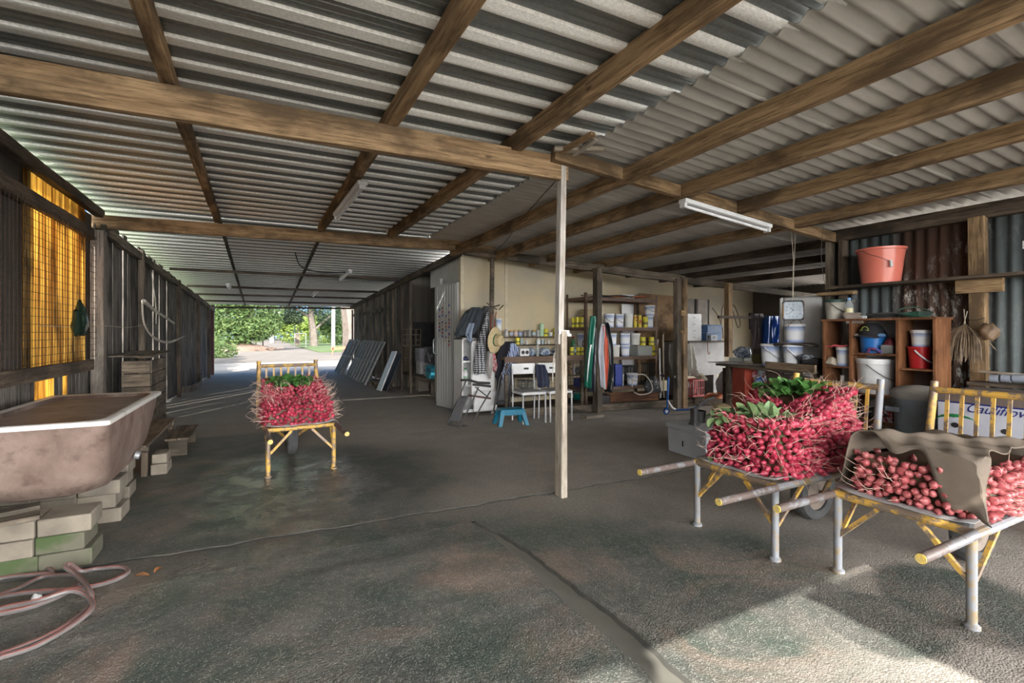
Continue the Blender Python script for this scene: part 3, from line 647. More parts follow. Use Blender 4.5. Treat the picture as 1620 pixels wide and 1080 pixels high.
M_TRAY = plain('dirty_metal_tray', (0.42, 0.42, 0.43), (0.28, 0.27, 0.27), rough=.5, metal=.3)
def cart(label, loc, rz, hw=0.30, L=1.06, paint=None):
    t = T('flat_bed_barrow', label, 'barrow', loc, rz, group='yellow tube barrows loaded with radishes')
    Z = 0.435; yl = paint or M_YEL
    for s in (1, -1):
        mb = MB(); mb.tube([(-0.50, s * (hw + .01), Z - .005), (-0.02, s * (hw + .01), Z)], 0.0215, 12, cap=False)
        mb.build('handle', M_HAND, t)
        mb = MB(); mb.tube([(-0.502, s * (hw + .01), Z - .005), (-0.508, s * (hw + .01), Z - .005)], 0.0205, 12); mb.build('handle_end', plain('yellow_plug', (0.75, 0.55, 0.08), (0.45, 0.35, 0.2), sc=60), t)
        mb = MB(); mb.tube([(-0.02, s * (hw + .01), Z), (L, s * (hw + .01), Z)], 0.0215, 10); mb.build('side_tube', M_BARE if s < 0 else yl, t)
        mb = MB(); mb.tube([(0, s * (hw - .01), 0.012), (0, s * (hw - .01), Z)], 0.021, 12); mb.lathe([(.033, 0), (.033, .012), (.022, .022)], (0, s * (hw - .01), 0), 12)
        mb.build('leg', M_BARE if not paint else yl, t)
        mb = MB(); mb.beam((0, s * (hw - .01), 0.20), (0.0, s * (hw * .30), Z - .02), .022, .022, (1, 0, 0)); mb.build('brace', yl, t)
        mb = MB(); mb.beam((0.02, s * (hw - .01), 0.20), (0.26, s * (hw + .0), Z - .01), .018, .018); mb.build('brace', yl, t)
        mb = MB(); mb.tube([(L - .02, s * (hw + .01), Z - .03), (L + .02, s * (hw + .005), Z + .30), (L + .07, s * (hw), 1.02)], 0.0225, 12); mb.build('backrest_post', M_BARE if s < 0 and not paint else yl, t)
        mb = MB(); mb.beam((L * .55, s * hw * .95, Z - .02), (L * .80, s * .07, .2), .022, .022); mb.build('wheel_fork', yl, t)
    mb = MB(); mb.tube([(0, -hw, Z), (0, hw, Z)], 0.0195, 10); mb.build('cross_tube', yl, t)
    mb = MB(); mb.tube([(L, -hw, Z), (L, hw, Z)], 0.0195, 10); mb.build('cross_tube', yl, t)
    mb = MB(); mb.tube([(L + .055, -hw, .965), (L + .055, hw, .965)], 0.021, 10); mb.build('top_rail', yl, t)
    mb = MB(); mb.tube([(L + .018, -hw, .62), (L + .018, hw, .62)], 0.014, 8); mb.build('lower_rail', yl, t)
    for i in range(7):
        y = -hw + (i + 1) * 2 * hw / 8; mb = MB(); mb.beam((L + .055, y, .955), (L, y, Z), .012, .020, (0, 1, 0)); mb.build('backrest_bar', yl, t)
    mb = MB()
    rows = []
    for i in range(15):
        x = 0.0 + L * i / 14; rows.append([(x, -hw + 2 * hw * k / 8, Z + .026 + (.018 if k in (0, 8) else 0) + .004 * math.sin(x * 23 + k * 2)) for k in range(9)])
    mb.grid(rows, True); mb.build('tray', M_TRAY, t, solid=.004)
    wx = L * .80; w_ = T('wheel', None, None, (wx, 0, .2)); w_.parent = t
    mb = MB(); r = .2; mb.lathe([(r - .07, -.045), (r - .03, -.055), (r - .008, -.045), (r, -.02), (r, .02), (r - .008, .045), (r - .03, .055), (r - .07, .045), (r - .075, 0)], (0, 0, 0), 40, axis=1, close=True)
    for i in range(40):
        a = i * math.pi / 20; mb.box((math.cos(a) * (r - .002), (.014 if i % 2 else -.014), math.sin(a) * (r - .002)), (.008, .028, .012), ry=-a)
    mb.build('tyre', M_TYRE, w_)
    mb = MB(); mb.lathe([(.02, -.05), (.09, -.02), (.13, -.03), (.13, .03), (.09, .02), (.02, .05)], (0, 0, 0), 28, axis=1); mb.lathe([(.018, -.08), (.018, .08)], (0, 0, 0), 12, axis=1); mb.build('hub', M_HUB, w_)
    return t
cart('yellow-railed barrow heaped with fresh red radishes beside the white box', (2.69, 2.135, 0), 0.0)
cart('yellow-railed barrow whose radishes are under a burlap sack', (2.875, 1.305, 0), 0.0)
cart('yellow barrow of radishes standing alone in the shed aisle', (0.31, 5.045, 0), R(94), hw=.30, paint=M_YEL)

# ---------------------------------------------------------------- radishes
def rad_mat(name, c, c2):
    m, n, b = nt(name); v = coords(n, rand=True); oi = n.nodes.new('ShaderNodeObjectInfo')
    f = noise(n, v, 30, 4); col = mix(n, ramp(n, f, [(.4, 0), (.7, .6)]), c, c2)
    g = noise(n, coords(n, (1, 1, 1)), 11, 2)
    col = mix(n, ramp(n, g, [(.40, 0), (.62, .8)]), col, tuple(x * .55 for x in c))
    n.links.new(col, b.inputs['Base Color']); setv(b, rough=.38, spec=.5); return m
M_RAD = rad_mat('radish_skin', (0.40, 0.026, 0.062), (0.55, 0.12, 0.17)); M_RAD2 = rad_mat('dusty_radish_skin', (0.40, 0.085, 0.095), (0.46, 0.19, 0.17))
M_ROOT = plain('radish_root', (0.60, 0.47, 0.38), (0.50, 0.33, 0.28), rough=.6, st=0)
def bulb_mb(s, seed=0):
    r = random.Random(seed); k = r.uniform(.9, 1.15)
    pr = [(.0, -.019), (.012, -.018), (.0185, -.010), (.021, 0), (.0185, .010), (.0125, .0175), (.005, .023 * k), (.002, .030 * k)]
    return MB().lathe([(a * s, b_ * s) for a, b_ in pr], (0, 0, 0), 10)
def root_mb(s, seed=0, L=.1):
    r = random.Random(seed + 50); a = r.uniform(0, 6.28); bx, by = math.cos(a), math.sin(a); q = []; p = Vector((0, 0, .030 * s)); d = Vector((0, 0, 1)); c = r.uniform(.15, .5)
    n = 6
    for i in range(n + 1):
        q.append(p.copy()); p += d * (L / n); d = (d + Vector((bx, by, -.25)) * c * r.uniform(.4, 1.2)).normalized()
    return MB().tube(q, [.0018 * s * (1 - .8 * i / n) for i in range(n + 1)], 4, cap=False)
BULB = [bulb_mb(1.0 + .14 * (k % 3 - 1), k) for k in range(5)]; ROOT = [root_mb(1, k, (.10, .13, .08, .15, .11, .12, .09)[k]) for k in range(7)]
BM = {id(M_RAD): [b.mesh('radish', M_RAD) for b in BULB], id(M_RAD2): [b.mesh('radish', M_RAD2) for b in BULB]}
RM = [b.mesh('root', M_ROOT) for b in ROOT]
def heap(hw, x0, x1, zb, hf, step=.036, faces='frt', top=None, tuck=.09):
    """radishes over a rounded heap, local to a barrow: (point, normal)"""
    out = []; hm_ = max(hf(x0), hf(x1)); nl = int(hm_ / step); cx = (x0 + x1) / 2; j = random.Random(3)
    E = .36
    def per(ins, st, off):
        a_, b_ = (x1 - x0) / 2 - ins, hw - ins; q = []
        for i in range(721):
            t = math.pi * 2 * i / 720; c, s_ = math.cos(t), math.sin(t)
            q.append((cx + a_ * math.copysign(abs(c) ** E, c), b_ * math.copysign(abs(s_) ** E, s_)))
        acc = off; res = []
        for (xa, ya), (xb, yb) in zip(q, q[1:]):
            L = math.hypot(xb - xa, yb - ya); acc += L
            while acc >= st: acc -= st; f_ = acc / max(L, 1e-6); nx, ny = (yb - ya) / max(L, 1e-6), -(xb - xa) / max(L, 1e-6); res.append((xb - (xb - xa) * f_, yb - (yb - ya) * f_, nx, ny))
        return res
    for l in range(nl + 1):
        f = l / max(nl, 1); ins = tuck * f ** 2.2; z = zb + .018 + l * step
        for x, y, nx, ny in per(ins, step * 1.08, j.random() * step):
            if z > zb + hf(x) + .012: continue
            if 'l' not in faces and ny > .7: continue
            out.append((Vector((x, y, z)), Vector((nx, ny, .05 + .55 * f))))
    l = 1; a_ = step * .8
    while a_ < min(hw, (x1 - x0) / 2):
        for x, y, nx, ny in per(a_, step * 1.08, j.random() * step):
            if not (top and top(x, y)): out.append((Vector((x, y, zb + hf(x) + .012)), Vector((nx * .8 - .35, ny * .8 - .1, .75))))
        a_ += step
    return [(p + Vector((j.uniform(-.012, .012), j.uniform(-.012, .012), j.uniform(-.012, .012))), (n_ + Vector((j.gauss(0, .42), j.gauss(0, .42), j.gauss(0, .36)))).normalized()) for p, n_ in out]
def place(loc, rz, pts, mat, tagt):
    M = Matrix.Translation(loc) @ Matrix.Rotation(rz, 4, 'Z'); out = []
    for p, d in pts:
        P = M @ p; D = (M.to_3x3() @ d).normalized(); c = (Vector((0, 0, H)) - P); dist = c.length
        out.append((dist / (1 if D.dot(c / dist) > -.25 else .3), P, D, mat, tagt))
    return out
hm = lambda x: .31 + .16 * min(1, max(0, (x - .35) / .4))
topm = lambda x, y: (.10 < x < .42 and -.12 < y < .30) or (.55 < x < .90 and -.05 < y < .24)
A_ = place((2.69, 2.135, 0), 0, heap(.31, .06, .98, .46, hm, top=topm), M_RAD, 0)
B_ = place((2.875, 1.305, 0), 0, [q for q in heap(.31, .06, .98, .46, lambda x: .20, tuck=.05) if (q[0].z < .665 and (q[0].x < .3 or q[0].y < -.2))], M_RAD2, 1)
allr = sorted(A_ + B_, key=lambda q: q[0])
LAB = ['fresh red radish with a pale curling root, one of the heap beside the white box', 'dusty pink radish with a pale root, in the heap under the burlap sack']
GRP = ['fresh red radishes heaped on the barrow beside the white box', 'dusty radishes heaped under the burlap sack']
rest = {0: MB(), 1: MB()}
r5 = random.Random(11)
for i, (_, P, D, mt_, tg) in enumerate(allr):
    q = D.to_track_quat('Z', 'Y') @ Quaternion((0, 0, 1), r5.uniform(0, 6.28)); k = r5.randrange(5); kr = r5.randrange(7)
    if i < 300:
        o = bpy.data.objects.new('radish', BM[id(mt_)][k]); COL.objects.link(o); o.location = P; o.rotation_mode = 'QUATERNION'; o.rotation_quaternion = q
        tag(o, LAB[tg], 'radish', GRP[tg])
        if (tg and (P.z > .60 or (P.y < 1.30 and P.x < 3.1))) or r5.random() < .30: continue
        c = bpy.data.objects.new('root', RM[kr]); COL.objects.link(c); c.parent = o
    else:
        M = Matrix.Translation(P) @ q.to_matrix().to_4x4(); m_ = rest[tg]
        m_.cur = 0; n0 = len(m_.f); m_.add([M @ v for v in BULB[k].v], BULB[k].f); m_.mi[n0:] = [0] * (len(m_.f) - n0)
        if r5.random() < .5: continue
        n0 = len(m_.f); m_.add([M @ v for v in ROOT[kr].v], ROOT[kr].f); m_.mi[n0:] = [1] * (len(m_.f) - n0)
for tg in (0, 1):
    if rest[tg].v: tag(rest[tg].build('radish_heap', [M_RAD if tg == 0 else M_RAD2, M_ROOT]), ['remaining fresh radishes of the heap beside the white box', 'remaining dusty radishes of the heap under the burlap sack'][tg], 'radishes', kind='stuff')
# aisle barrow: one heap
mb = MB(); hf = lambda x: .13 + .27 * x
pts = place((0.31, 5.045, 0), R(94), heap(.31, .04, .92, .46, hf, faces='frlt', top=lambda x, y: x > .60 and -.14 < y < .18), M_RAD, 2)
for _, P, D, _m, _t in pts:
    q = D.to_track_quat('Z', 'Y') @ Quaternion((0, 0, 1), r5.uniform(0, 6.28)); k = r5.randrange(5); kr = r5.randrange(7); M = Matrix.Translation(P) @ q.to_matrix().to_4x4()
    n0 = len(mb.f); mb.add([M @ v for v in BULB[k].v], BULB[k].f); mb.mi[n0:] = [0] * (len(mb.f) - n0)
    if r5.random() < (.55 if D.dot(Vector((0, 0, H)) - P) > .6 * (Vector((0, 0, H)) - P).length else .25): continue
    M = M @ Matrix.Scale(1.05, 4); n0 = len(mb.f); mb.add([M @ v for v in ROOT[kr].v], ROOT[kr].f); mb.mi[n0:] = [1] * (len(mb.f) - n0)
tag(mb.build('radish_heap', [M_RAD, M_ROOT]), 'heap of small red radishes with long roots on the barrow in the aisle', 'radishes', kind='stuff')
# stems packed inside the heaps and the leaves showing on top
M_STEM = plain('radish_stems', (0.16, 0.05, 0.045), (0.06, 0.09, 0.03), sc=20)
def leafy(name, c, c2):
    m, n, b = nt(name); v = coords(n); col = mix(n, ramp(n, noise(n, v, 12, 4), [(.35, 0), (.65, 1)]), c, c2); n.links.new(col, b.inputs['Base Color']); setv(b, rough=.5); bump(n, b, noise(n, v, 60, 3), .3, .004); return m
M_LEAF = leafy('radish_leaf', (0.13, 0.24, 0.09), (0.24, 0.34, 0.16)); M_LEAFD = leafy('radish_leaf_dark', (0.055, 0.17, 0.035), (0.10, 0.25, 0.06))
def core(loc, rz, hw, x0, x1, zb, hf, label, t=.05):
    mb = MB(); rows = []
    for i in range(9):
        x = x0 + (x1 - x0) * i / 8; h = hf(x); rows.append([(x, -hw, zb), (x, -hw + .01, zb + h * .6), (x, -hw + t, zb + h), (x, hw - t, zb + h), (x, hw - .01, zb + h * .6), (x, hw, zb)])
    mb.rings(rows); o = mb.build('radish_stems', M_STEM, loc=loc, rot=(0, 0, rz)); tag(o, label, 'stems', kind='stuff')
core((2.69, 2.135, 0), 0, .27, .10, .92, .46, lambda x: hm(x) - .015, 'packed radish stems inside the heap beside the white box')
core((2.875, 1.305, 0), 0, .275, .11, .94, .46, lambda x: .19, 'packed radish stems inside the heap under the burlap sack')
core((0.31, 5.045, 0), R(94), .285, .07, .93, .46, lambda x: hf(x) - .005, 'packed radish stems inside the heap in the aisle')
def leaf_mb(mb, p, d, L, w_, curl):
    d = d.normalized(); s = d.cross(Vector((0, 0, 1)));
    if s.length < .1: s = Vector((1, 0, 0))
    s.normalize(); up = s.cross(d); rows = []; q = p.copy(); dd = d.copy()
    for i in range(7):
        t = i / 6; w = w_ * (math.sin(math.pi * (t ** 1.35) * .93 + .12)) ** .7 if i else .004
        rows.append([q - s * w + up * w * .30, q - s * w * .5 + up * w * .06, q + up * -.004, q + s * w * .5 + up * w * .06, q + s * w + up * w * .30])
        q = q + dd * (L / 6); dd = (dd + Vector((0, 0, -curl / 6))).normalized(); up = s.cross(dd)
    mb.grid(rows)
def bunch(name, label, loc, rz, regs, mat, sd):
    r = random.Random(sd); mb = MB(); M = Matrix.Translation(loc) @ Matrix.Rotation(rz, 4, 'Z')
    for (cx, cy, cz, rx, ry, n, L) in regs:
        for _ in range(n):
            a = r.uniform(0, 6.28); q = r.random() ** .5; p = Vector((cx + rx * q * math.cos(a), cy + ry * q * math.sin(a), cz + r.uniform(-.02, .02)))
            d = Vector((math.cos(a) * q + r.gauss(0, .35), math.sin(a) * q + r.gauss(0, .35), r.uniform(.25, .9)))
            leaf_mb(mb, M @ p, M.to_3x3() @ d, L * r.uniform(.7, 1.2), L * r.uniform(.26, .36), r.uniform(.8, 1.9))
    return tag(mb.build(name, mat), label, 'leaves', kind='stuff')
bunch('radish_leaves', 'grey-green radish leaves lying across the front of the fresh heap', (2.69, 2.135, 0), 0, [(.22, .17, .755, .12, .12, 45, .12), (.30, -.03, .76, .12, .10, 45, .12)], M_LEAF, 1)
bunch('radish_leaves', 'deep green radish leaves tufted at the back of the fresh heap', (2.69, 2.135, 0), 0, [(.74, .10, .92, .15, .14, 55, .12), (.70, -.02, .92, .12, .10, 30, .12)], M_LEAFD, 2)
bunch('radish_leaves', 'green radish leaves on top of the aisle heap', (0.31, 5.045, 0), R(94), [(.74, .02, .80, .14, .17, 80, .13)], M_LEAFD, 3)
mb = MB(); leaf_mb(mb, Vector((2.80, 2.36, .475)), Vector((-1, -.4, .12)), .1, .035, .5)
tag(mb.build('fallen_leaf', M_LEAF), 'single green leaf lying at the tray edge of the fresh heap', 'leaf')
# burlap sack draped over the right-hand heap, one corner hanging at the front
def burlap():
    m, n, b = nt('burlap'); v = coords(n)
    w1 = n.nodes.new('ShaderNodeTexWave'); w1.bands_direction = 'X'; w2 = n.nodes.new('ShaderNodeTexWave'); w2.bands_direction = 'Y'
    for w_ in (w1, w2): n.links.new(v, w_.inputs[0]); w_.inputs['Scale'].default_value = 130; w_.inputs['Distortion'].default_value = 0.6; w_.inputs['Detail'].default_value = 1
    wv = mth(n, 'MULTIPLY', w1.outputs[1], w2.outputs[1]); p = noise(n, v, 4, 5)
    col = mix(n, ramp(n, p, [(.35, 0), (.7, 1)]), (0.185, 0.15, 0.118), (0.125, 0.105, 0.09)); col = mix(n, ramp(n, wv, [(0, .15), (.5, 0)]), col, (0.07, 0.055, 0.04))
    n.links.new(col, b.inputs['Base Color']); setv(b, rough=.95, spec=.1); bump(n, b, wv, .3, .002); return m
def sack_z(x, y):      # local to the barrow
    hw, x0, x1 = .31, .06, 1.02
    d = min(x - x0, x1 - x, y + hw, hw - y); t = min(1, max(0, (d + .035) / .085)); t = t * t * (3 - 2 * t)
    h = .262 + .02 * math.sin(x * 5 + 1) + .018 * math.sin(y * 6 + x * 4) + .03 * math.exp(-((y + .02 + (x - .5) * .5) / .05) ** 2) * (x > .1)
    return .475 + h * t + .007 * math.sin(x * 31 + y * 17) + .005 * math.sin(y * 43 - x * 21)
mb = MB(); rows = []
c1 = Vector((.012, -.355)); c2 = Vector((.04, .37)); c3 = Vector((1.06, -.33)); c4 = Vector((1.05, .36))
for i in range(61):
    a = i / 60; row = []
    for k in range(61):
        b_ = k / 60; p = (c1 * (1 - a) + c2 * a) * (1 - b_) + (c3 * (1 - a) + c4 * a) * b_
        # edges curve: the front edge rises away from the hanging corner, the side edge too
        p.x += .07 * math.sin(min(1, a * 1.6) * math.pi / 2) * (1 - b_) ** 3 + .012 * math.sin(a * 19); p.y += .10 * math.sin(min(1, b_ * 3) * math.pi / 2) * (1 - a) ** 4 + .012 * math.sin(b_ * 23)
        row.append((p.x, p.y, sack_z(p.x, p.y)))
    rows.append(row)
mb.grid(rows); tag(mb.build('burlap_sack', burlap(), loc=(2.875, 1.305, 0.0), solid=.006), 'brown burlap sack draped over the dusty radishes, a corner hanging down', 'sack')

# ---------------------------------------------------------------- bathtub on blocks
def tubmat(name, c, c2, c3, band=None):
    m, n, b = nt(name); v = coords(n); sp = n.nodes.new('ShaderNodeSeparateXYZ'); n.links.new(v, sp.inputs[0])
    col = mix(n, ramp(n, noise(n, v, 2.2, 6, .65, .5), [(.38, 0), (.62, 1)]), c, c2); col = mix(n, ramp(n, noise(n, v, 9, 5, .7), [(.5, 0), (.72, .8)]), col, c3)
    if band:      # rust stain under the rim, paler scum below the old water line
        zz_ = mth(n, 'ADD', sp.outputs[2], mth(n, 'MULTIPLY_ADD', noise(n, v, 5, 4), .12, -.06)); col = mix(n, ramp(n, zz_, [(.20, 1.0), (.36, 0.0)]), col, band)
    n.links.new(col, b.inputs['Base Color']); setv(b, rough=.45); bump(n, b, noise(n, v, 25, 4), .2, .003); return m
t = T('bathtub', 'old stained bathtub with a white rim raised on stacked blocks', 'bathtub', (-1.23, 4.56, .30))
hx, hy, zt = .385, .84, .51
def rr(cx, cy, ax, ay, z, rad, n=8):
    out = []
    for (sx, sy, a0) in ((1, 1, 0), (-1, 1, 90), (-1, -1, 180), (1, -1, 270)):
        for i in range(n + 1):
            a = R(a0 + 90 * i / n); out.append((cx + sx * (ax - rad) + rad * math.cos(a), cy + sy * (ay - rad) + rad * math.sin(a), z))
    return out
mb = MB(); mb.rings([rr(0, -.06, .22, .46, .0, .18), rr(0, -.05, .29, .58, .035, .20), rr(0, -.04, .33, .68, .15, .16), rr(0, 0, .35, .765, .32, .12), rr(0, 0, .365, .81, .485, .07)], cap=True)
mb.build('outer_shell', tubmat('tub_outside', (0.30, 0.225, 0.19), (0.18, 0.125, 0.105), (0.10, 0.065, 0.052)), t)
mb = MB(); mb.rings([rr(0, 0, .365, .81, .485, .07), rr(0, 0, hx, hy, .485, .035), rr(0, 0, hx, hy, zt, .035), rr(0, 0, hx - .012, hy - .012, zt + .006, .035), rr(0, 0, .33, .775, zt, .12)], cap=False)
mb.build('rim', plain('chipped_enamel', (0.78, 0.76, 0.72), (0.42, 0.35, 0.28), rough=.25, sc=4, lo=.55, hi=.75), t)
mb = MB(); mb.rings([rr(0, 0, .33, .775, zt, .12), rr(0, 0, .315, .755, zt - .03, .14), rr(0, -.01, .29, .69, .20, .17), rr(0, -.02, .24, .58, .08, .19), rr(0, -.02, .05, .2, .055, .04)][::-1], cap=False); mb.f = [f[::-1] for f in mb.f]
mb.build('basin', tubmat('tub_inside', (0.20, 0.15, 0.125), (0.07, 0.042, 0.032), (0.03, 0.017, 0.013), (0.36, 0.33, 0.31)), t)
mb = MB(); mb.tube([(.33, .1, .10), (.36, .1, .09)], .03, 12); mb.build('overflow_pipe', M_GALV, t)
M_BLK = plain('pale_concrete_block', (0.25, 0.22, 0.175), (0.155, 0.135, 0.11), sc=6, rough=.95, st=.5); M_MOSS = plain('mossy_concrete_block', (0.12, 0.115, 0.085), (0.055, 0.085, 0.032), sc=4, rough=.95, st=.6, lo=.42, hi=.58)
def block(c, d, m, lab, grp='blocks stacked under the bathtub', rz=0):
    mb = MB(); mb.box((0, 0, d[2] / 2), d); o = mb.build('concrete_block', m, loc=c, rot=(0, 0, rz), bevel=.008); return tag(o, lab, 'block', grp)
r6 = random.Random(5)
for (y0, nx, xr) in ((3.72, 3, -.90), (4.47, 3, -.92), (5.02, 2, -.98)):
    for l in range(3):
        hh = .098; x = xr - (.0 if l % 2 == 0 else .03)
        for k in range(nx):
            w_ = .22 if l % 2 else .24
            block((x - w_ / 2 + r6.uniform(-.006, .006), y0 + r6.uniform(-.012, .012), l * (hh + .0015)), (w_ - .004, .24, hh), (M_MOSS if l < 1 and y0 < 4 or (l == 1 and k == 0 and y0 < 4) else M_BLK),
                  ('moss-greened concrete block low in the pier under the tub end' if l < 1 and y0 < 4 else 'pale concrete block in a pier under the bathtub'), 'mossy blocks low in the near pier' if l < 1 and y0 < 4 else 'pale blocks in the piers under the bathtub', r6.uniform(-.03, .03))
            x -= w_
for k, (a, b_) in enumerate((((-1.5, 3.35, .40), (-1.08, 3.47, .42)), ((-1.52, 3.30, .37), (-1.06, 3.41, .385)))):
    timber('timber_offcut', a, b_, .09, .022, W_GREY, ['upper weathered board end poking out beside the tub foot', 'lower weathered board end poking out beside the tub foot'][k], 'offcut')
for k in range(3): block((-1.5 + .1 * k * 0, 3.36, k * .12), (.22, .18, .115), M_MOSS, 'mossy block under the loose board ends beside the tub', 'blocks under the loose board ends')

# ---------------------------------------------------------------- hose
hz = [((-25, 800), .26), ((15, 845), .15), ((50, 882), .05), ((83, 905), .014), ((60, 908), .016), ((0, 915), .014), ((-60, 940), .014), ((-40, 972), .014), ((30, 965), .014), ((90, 945), .016), ((125, 922), .03), ((118, 910), .045), ((70, 912), .014), ((30, 930), .014), ((-10, 945), .014),
      ((40, 938), .045), ((120, 932), .045), ((175, 920), .014), ((203, 905), .014), ((190, 897), .014), ((150, 900), .014), ((128, 903), .04), ((112, 893), .07), ((103, 897), .07), ((120, 910), .05), ((142, 935), .05), ((140, 960), .014), ((95, 995), .014), ((40, 1020), .014), ((-40, 1045), .014),
      ((-100, 1030), .014), ((-60, 985), .014), ((0, 963), .03), ((60, 950), .05), ((110, 935), .06), ((135, 942), .04), ((146, 960), .03), ((120, 985), .014), ((60, 1020), .014), ((0, 1040), .014), ((-70, 1060), .014)]
pts = cat_rom([G(u, v, z) for (u, v), z in hz], 7)
t = T('garden_hose', 'translucent grey garden hose with pink stripes coiled beside the bathtub', 'hose', (pts[0].x, pts[0].y, 0)); o0 = Vector(t.location)
mb = MB(); mb.tube([p - o0 for p in pts], .0105, 10); mb.build('tube', plain('grey_hose', (0.19, 0.175, 0.175), (0.12, 0.105, 0.105), rough=.35, sc=6), t)
for a in (60, 200):
    mb = MB(); q = []
    for i in range(len(pts)):
        tt = (pts[min(i + 1, len(pts) - 1)] - pts[max(i - 1, 0)]).normalized(); sd = Vector((tt.y, -tt.x, 0)); sd = sd.normalized() if sd.length > .01 else Vector((1, 0, 0)); up = sd.cross(tt)
        q.append(pts[i] - o0 + (sd * math.cos(R(a)) + (up if up.z > 0 else -up) * math.sin(R(70))) * .0098)
    mb.tube(q, .0010, 5); mb.build('stripe', plain('pink_stripe', (0.5, 0.15, 0.11), (0.4, 0.11, 0.09)), t)
p = G(58, 952); mb = MB(); mb.lathe([(.024, 0), (.02, .03), (.004, .055), (0, .058)], (0, 0, 0), 9); tag(mb.build('plastic_scrap', M_WHITE, loc=p), 'small cone of white plastic lying among the hose loops', 'scrap')
p = G(236, 912); mb = MB(); leaf_mb(mb, Vector((0, 0, .01)), Vector((-1, .3, .2)), .07, .02, .4); leaf_mb(mb, Vector((0.02, 0.02, .01)), Vector((.6, .8, .5)), .05, .02, .9)
tag(mb.build('dead_leaf', plain('brown_leaf', (0.35, 0.15, 0.05), (0.2, 0.09, 0.04)), loc=p), 'crumpled orange-brown dead leaf on the wet floor near the hose', 'leaf')
# low platforms beyond the tub
t = T('low_platform', 'low wide plank platform on short legs beyond the bathtub', 'platform', (-1.28, 6.3, 0))
for k in range(4): timber('plank', (-.24 + k * .155, -.8, .29), (-.24 + k * .155, .82, .29), .15, .025, W_GREY, parent=t)
for a in (-.7, .7):
    timber('bearer', (-.3, a, .25), (.3, a, .25), .05, .05, W_GREY, parent=t)
for a in (-.7, .7):
    for b_ in (-.27, .27): timber('leg', (b_, a, 0), (b_, a, .24), .05, .05, W_DARK, parent=t)
t = T('low_bench', 'small low plank step beside the plank platform', 'bench', (-.86, 6.75, 0))
for k in range(2): timber('plank', (-.05 + k * .11, -.45, .19), (-.05 + k * .11, .42, .19), .105, .02, W_GREY, parent=t)
for a in (-.36, .34): mb = MB(); mb.bb((-.08, a - .02, 0), (.09, a + .02, .18)); mb.build('leg', W_GREY, t)
block((-.90, 5.72, 0), (.13, .26, .10), M_BLK, 'rough block on the floor by the low platform, bottom of two', None); block((-.90, 5.72, .101), (.12, .22, .09), M_BLK, 'rough block topmost of two beside the low platform', None)
# ---------------------------------------------------------------- containers
def pailmat(name, ca, cb):
    if name in _mats: return _mats[name]
    m, n, b = nt(name); t = n.nodes.new('ShaderNodeTexCoord'); sp = n.nodes.new('ShaderNodeSeparateXYZ'); n.links.new(t.outputs['Generated'], sp.inputs[0])
    n.links.new(ramp(n, sp.outputs[2], [(0.0, ca), (0.22, cb), (0.62, cb), (1.0, ca)]), b.inputs['Base Color']); setv(b, rough=.35); _mats[name] = m; return m
M_PB = pailmat('blue_white_print', (0.10, 0.22, 0.55), (0.78, 0.80, 0.84))
M_YT = plain('yellow_tin', (0.72, 0.66, 0.02), (0.55, 0.48, 0.03), rough=.35, st=0); M_GLASS = None
def glassy(name, c, rough=.1):
    if name in _mats: return _mats[name]
    m, n, b = nt(name); b.inputs['Base Color'].default_value = (*c, 1); setv(b, rough=rough, trans=.75, ior=1.2); _mats[name] = m; return m
M_GL = glassy('clear_glass', (0.75, 0.8, 0.82)); M_GLG = glassy('milky_plastic', (0.75, 0.78, 0.76), .35)
def pail(label, loc, r, h, mat=None, lid=M_WHITE, handle=1, group=None, rz=0, name='pail', cat='bucket', hm_=None, rb_=.86, open_=False, hang=None):
    t = T(name, label, cat, loc, rz, group); mat = mat or M_PB
    mb = MB(); top = h - (.0 if open_ else .012)
    if open_: mb.lathe([(r * rb_, 0), (r * .985, top * .93), (r * 1.05, top * .94), (r * 1.06, top), (r * .96, top), (r * .95, top * .9), (r * rb_ * .95, .01), (0, .01)], (0, 0, 0), 28)
    else: mb.lathe([(r * rb_, 0), (r * .97, h * .84), (r * 1.0, h * .86), (r * .98, h - .02)], (0, 0, 0), 24)
    mb.build('body', mat, t)
    if lid and not open_: mb = MB(); mb.lathe([(r * 1.02, h - .032), (r * 1.05, h - .03), (r * 1.05, h - .004), (r * 1.0, h), (r * .9, h - .006), (0, h - .006)], (0, 0, 0), 24); mb.build('lid', lid, t)
    if handle:
        hr = .0035 if handle == 1 else .008; mb = MB(); q = []
        for i in range(13):
            a = math.pi * i / 12; up = hang if hang is not None else -.75; q.append((math.cos(a) * r * 1.06, -abs(math.sin(a)) * r * (1.1 if up < .5 else .3), h * .84 + math.sin(a) * up * (h * .62 if up < 0 else r * 1.2)))
        mb.tube(q, hr, 6); mb.build('handle', hm_ or M_WIRE, t)
    return t
def tin(label, loc, r, h, mat=None, lid=None, group=None, name='tin', cat='tin'):
    t = T(name, label, cat, loc, 0, group); mb = MB(); mb.lathe([(r, 0), (r, h * .93), (r * .96, h * .94)], (0, 0, 0), 16); mb.build('body', mat or M_YT, t)
    mb = MB(); mb.lathe([(r * 1.02, h * .93), (r * 1.02, h), (0, h)], (0, 0, 0), 16); mb.build('lid', lid or M_YT, t)
    if mat is None: mb = MB(); mb.lathe([(r * 1.005, h * .3), (r * 1.008, h * .31), (r * 1.008, h * .5), (r * 1.005, h * .51)], (0, 0, 0), 16, close=True); mb.build('label_band', plain('dark_band', (0.25, 0.2, 0.02), (0.1, 0.12, 0.1), sc=50, st=0), t)
    return t
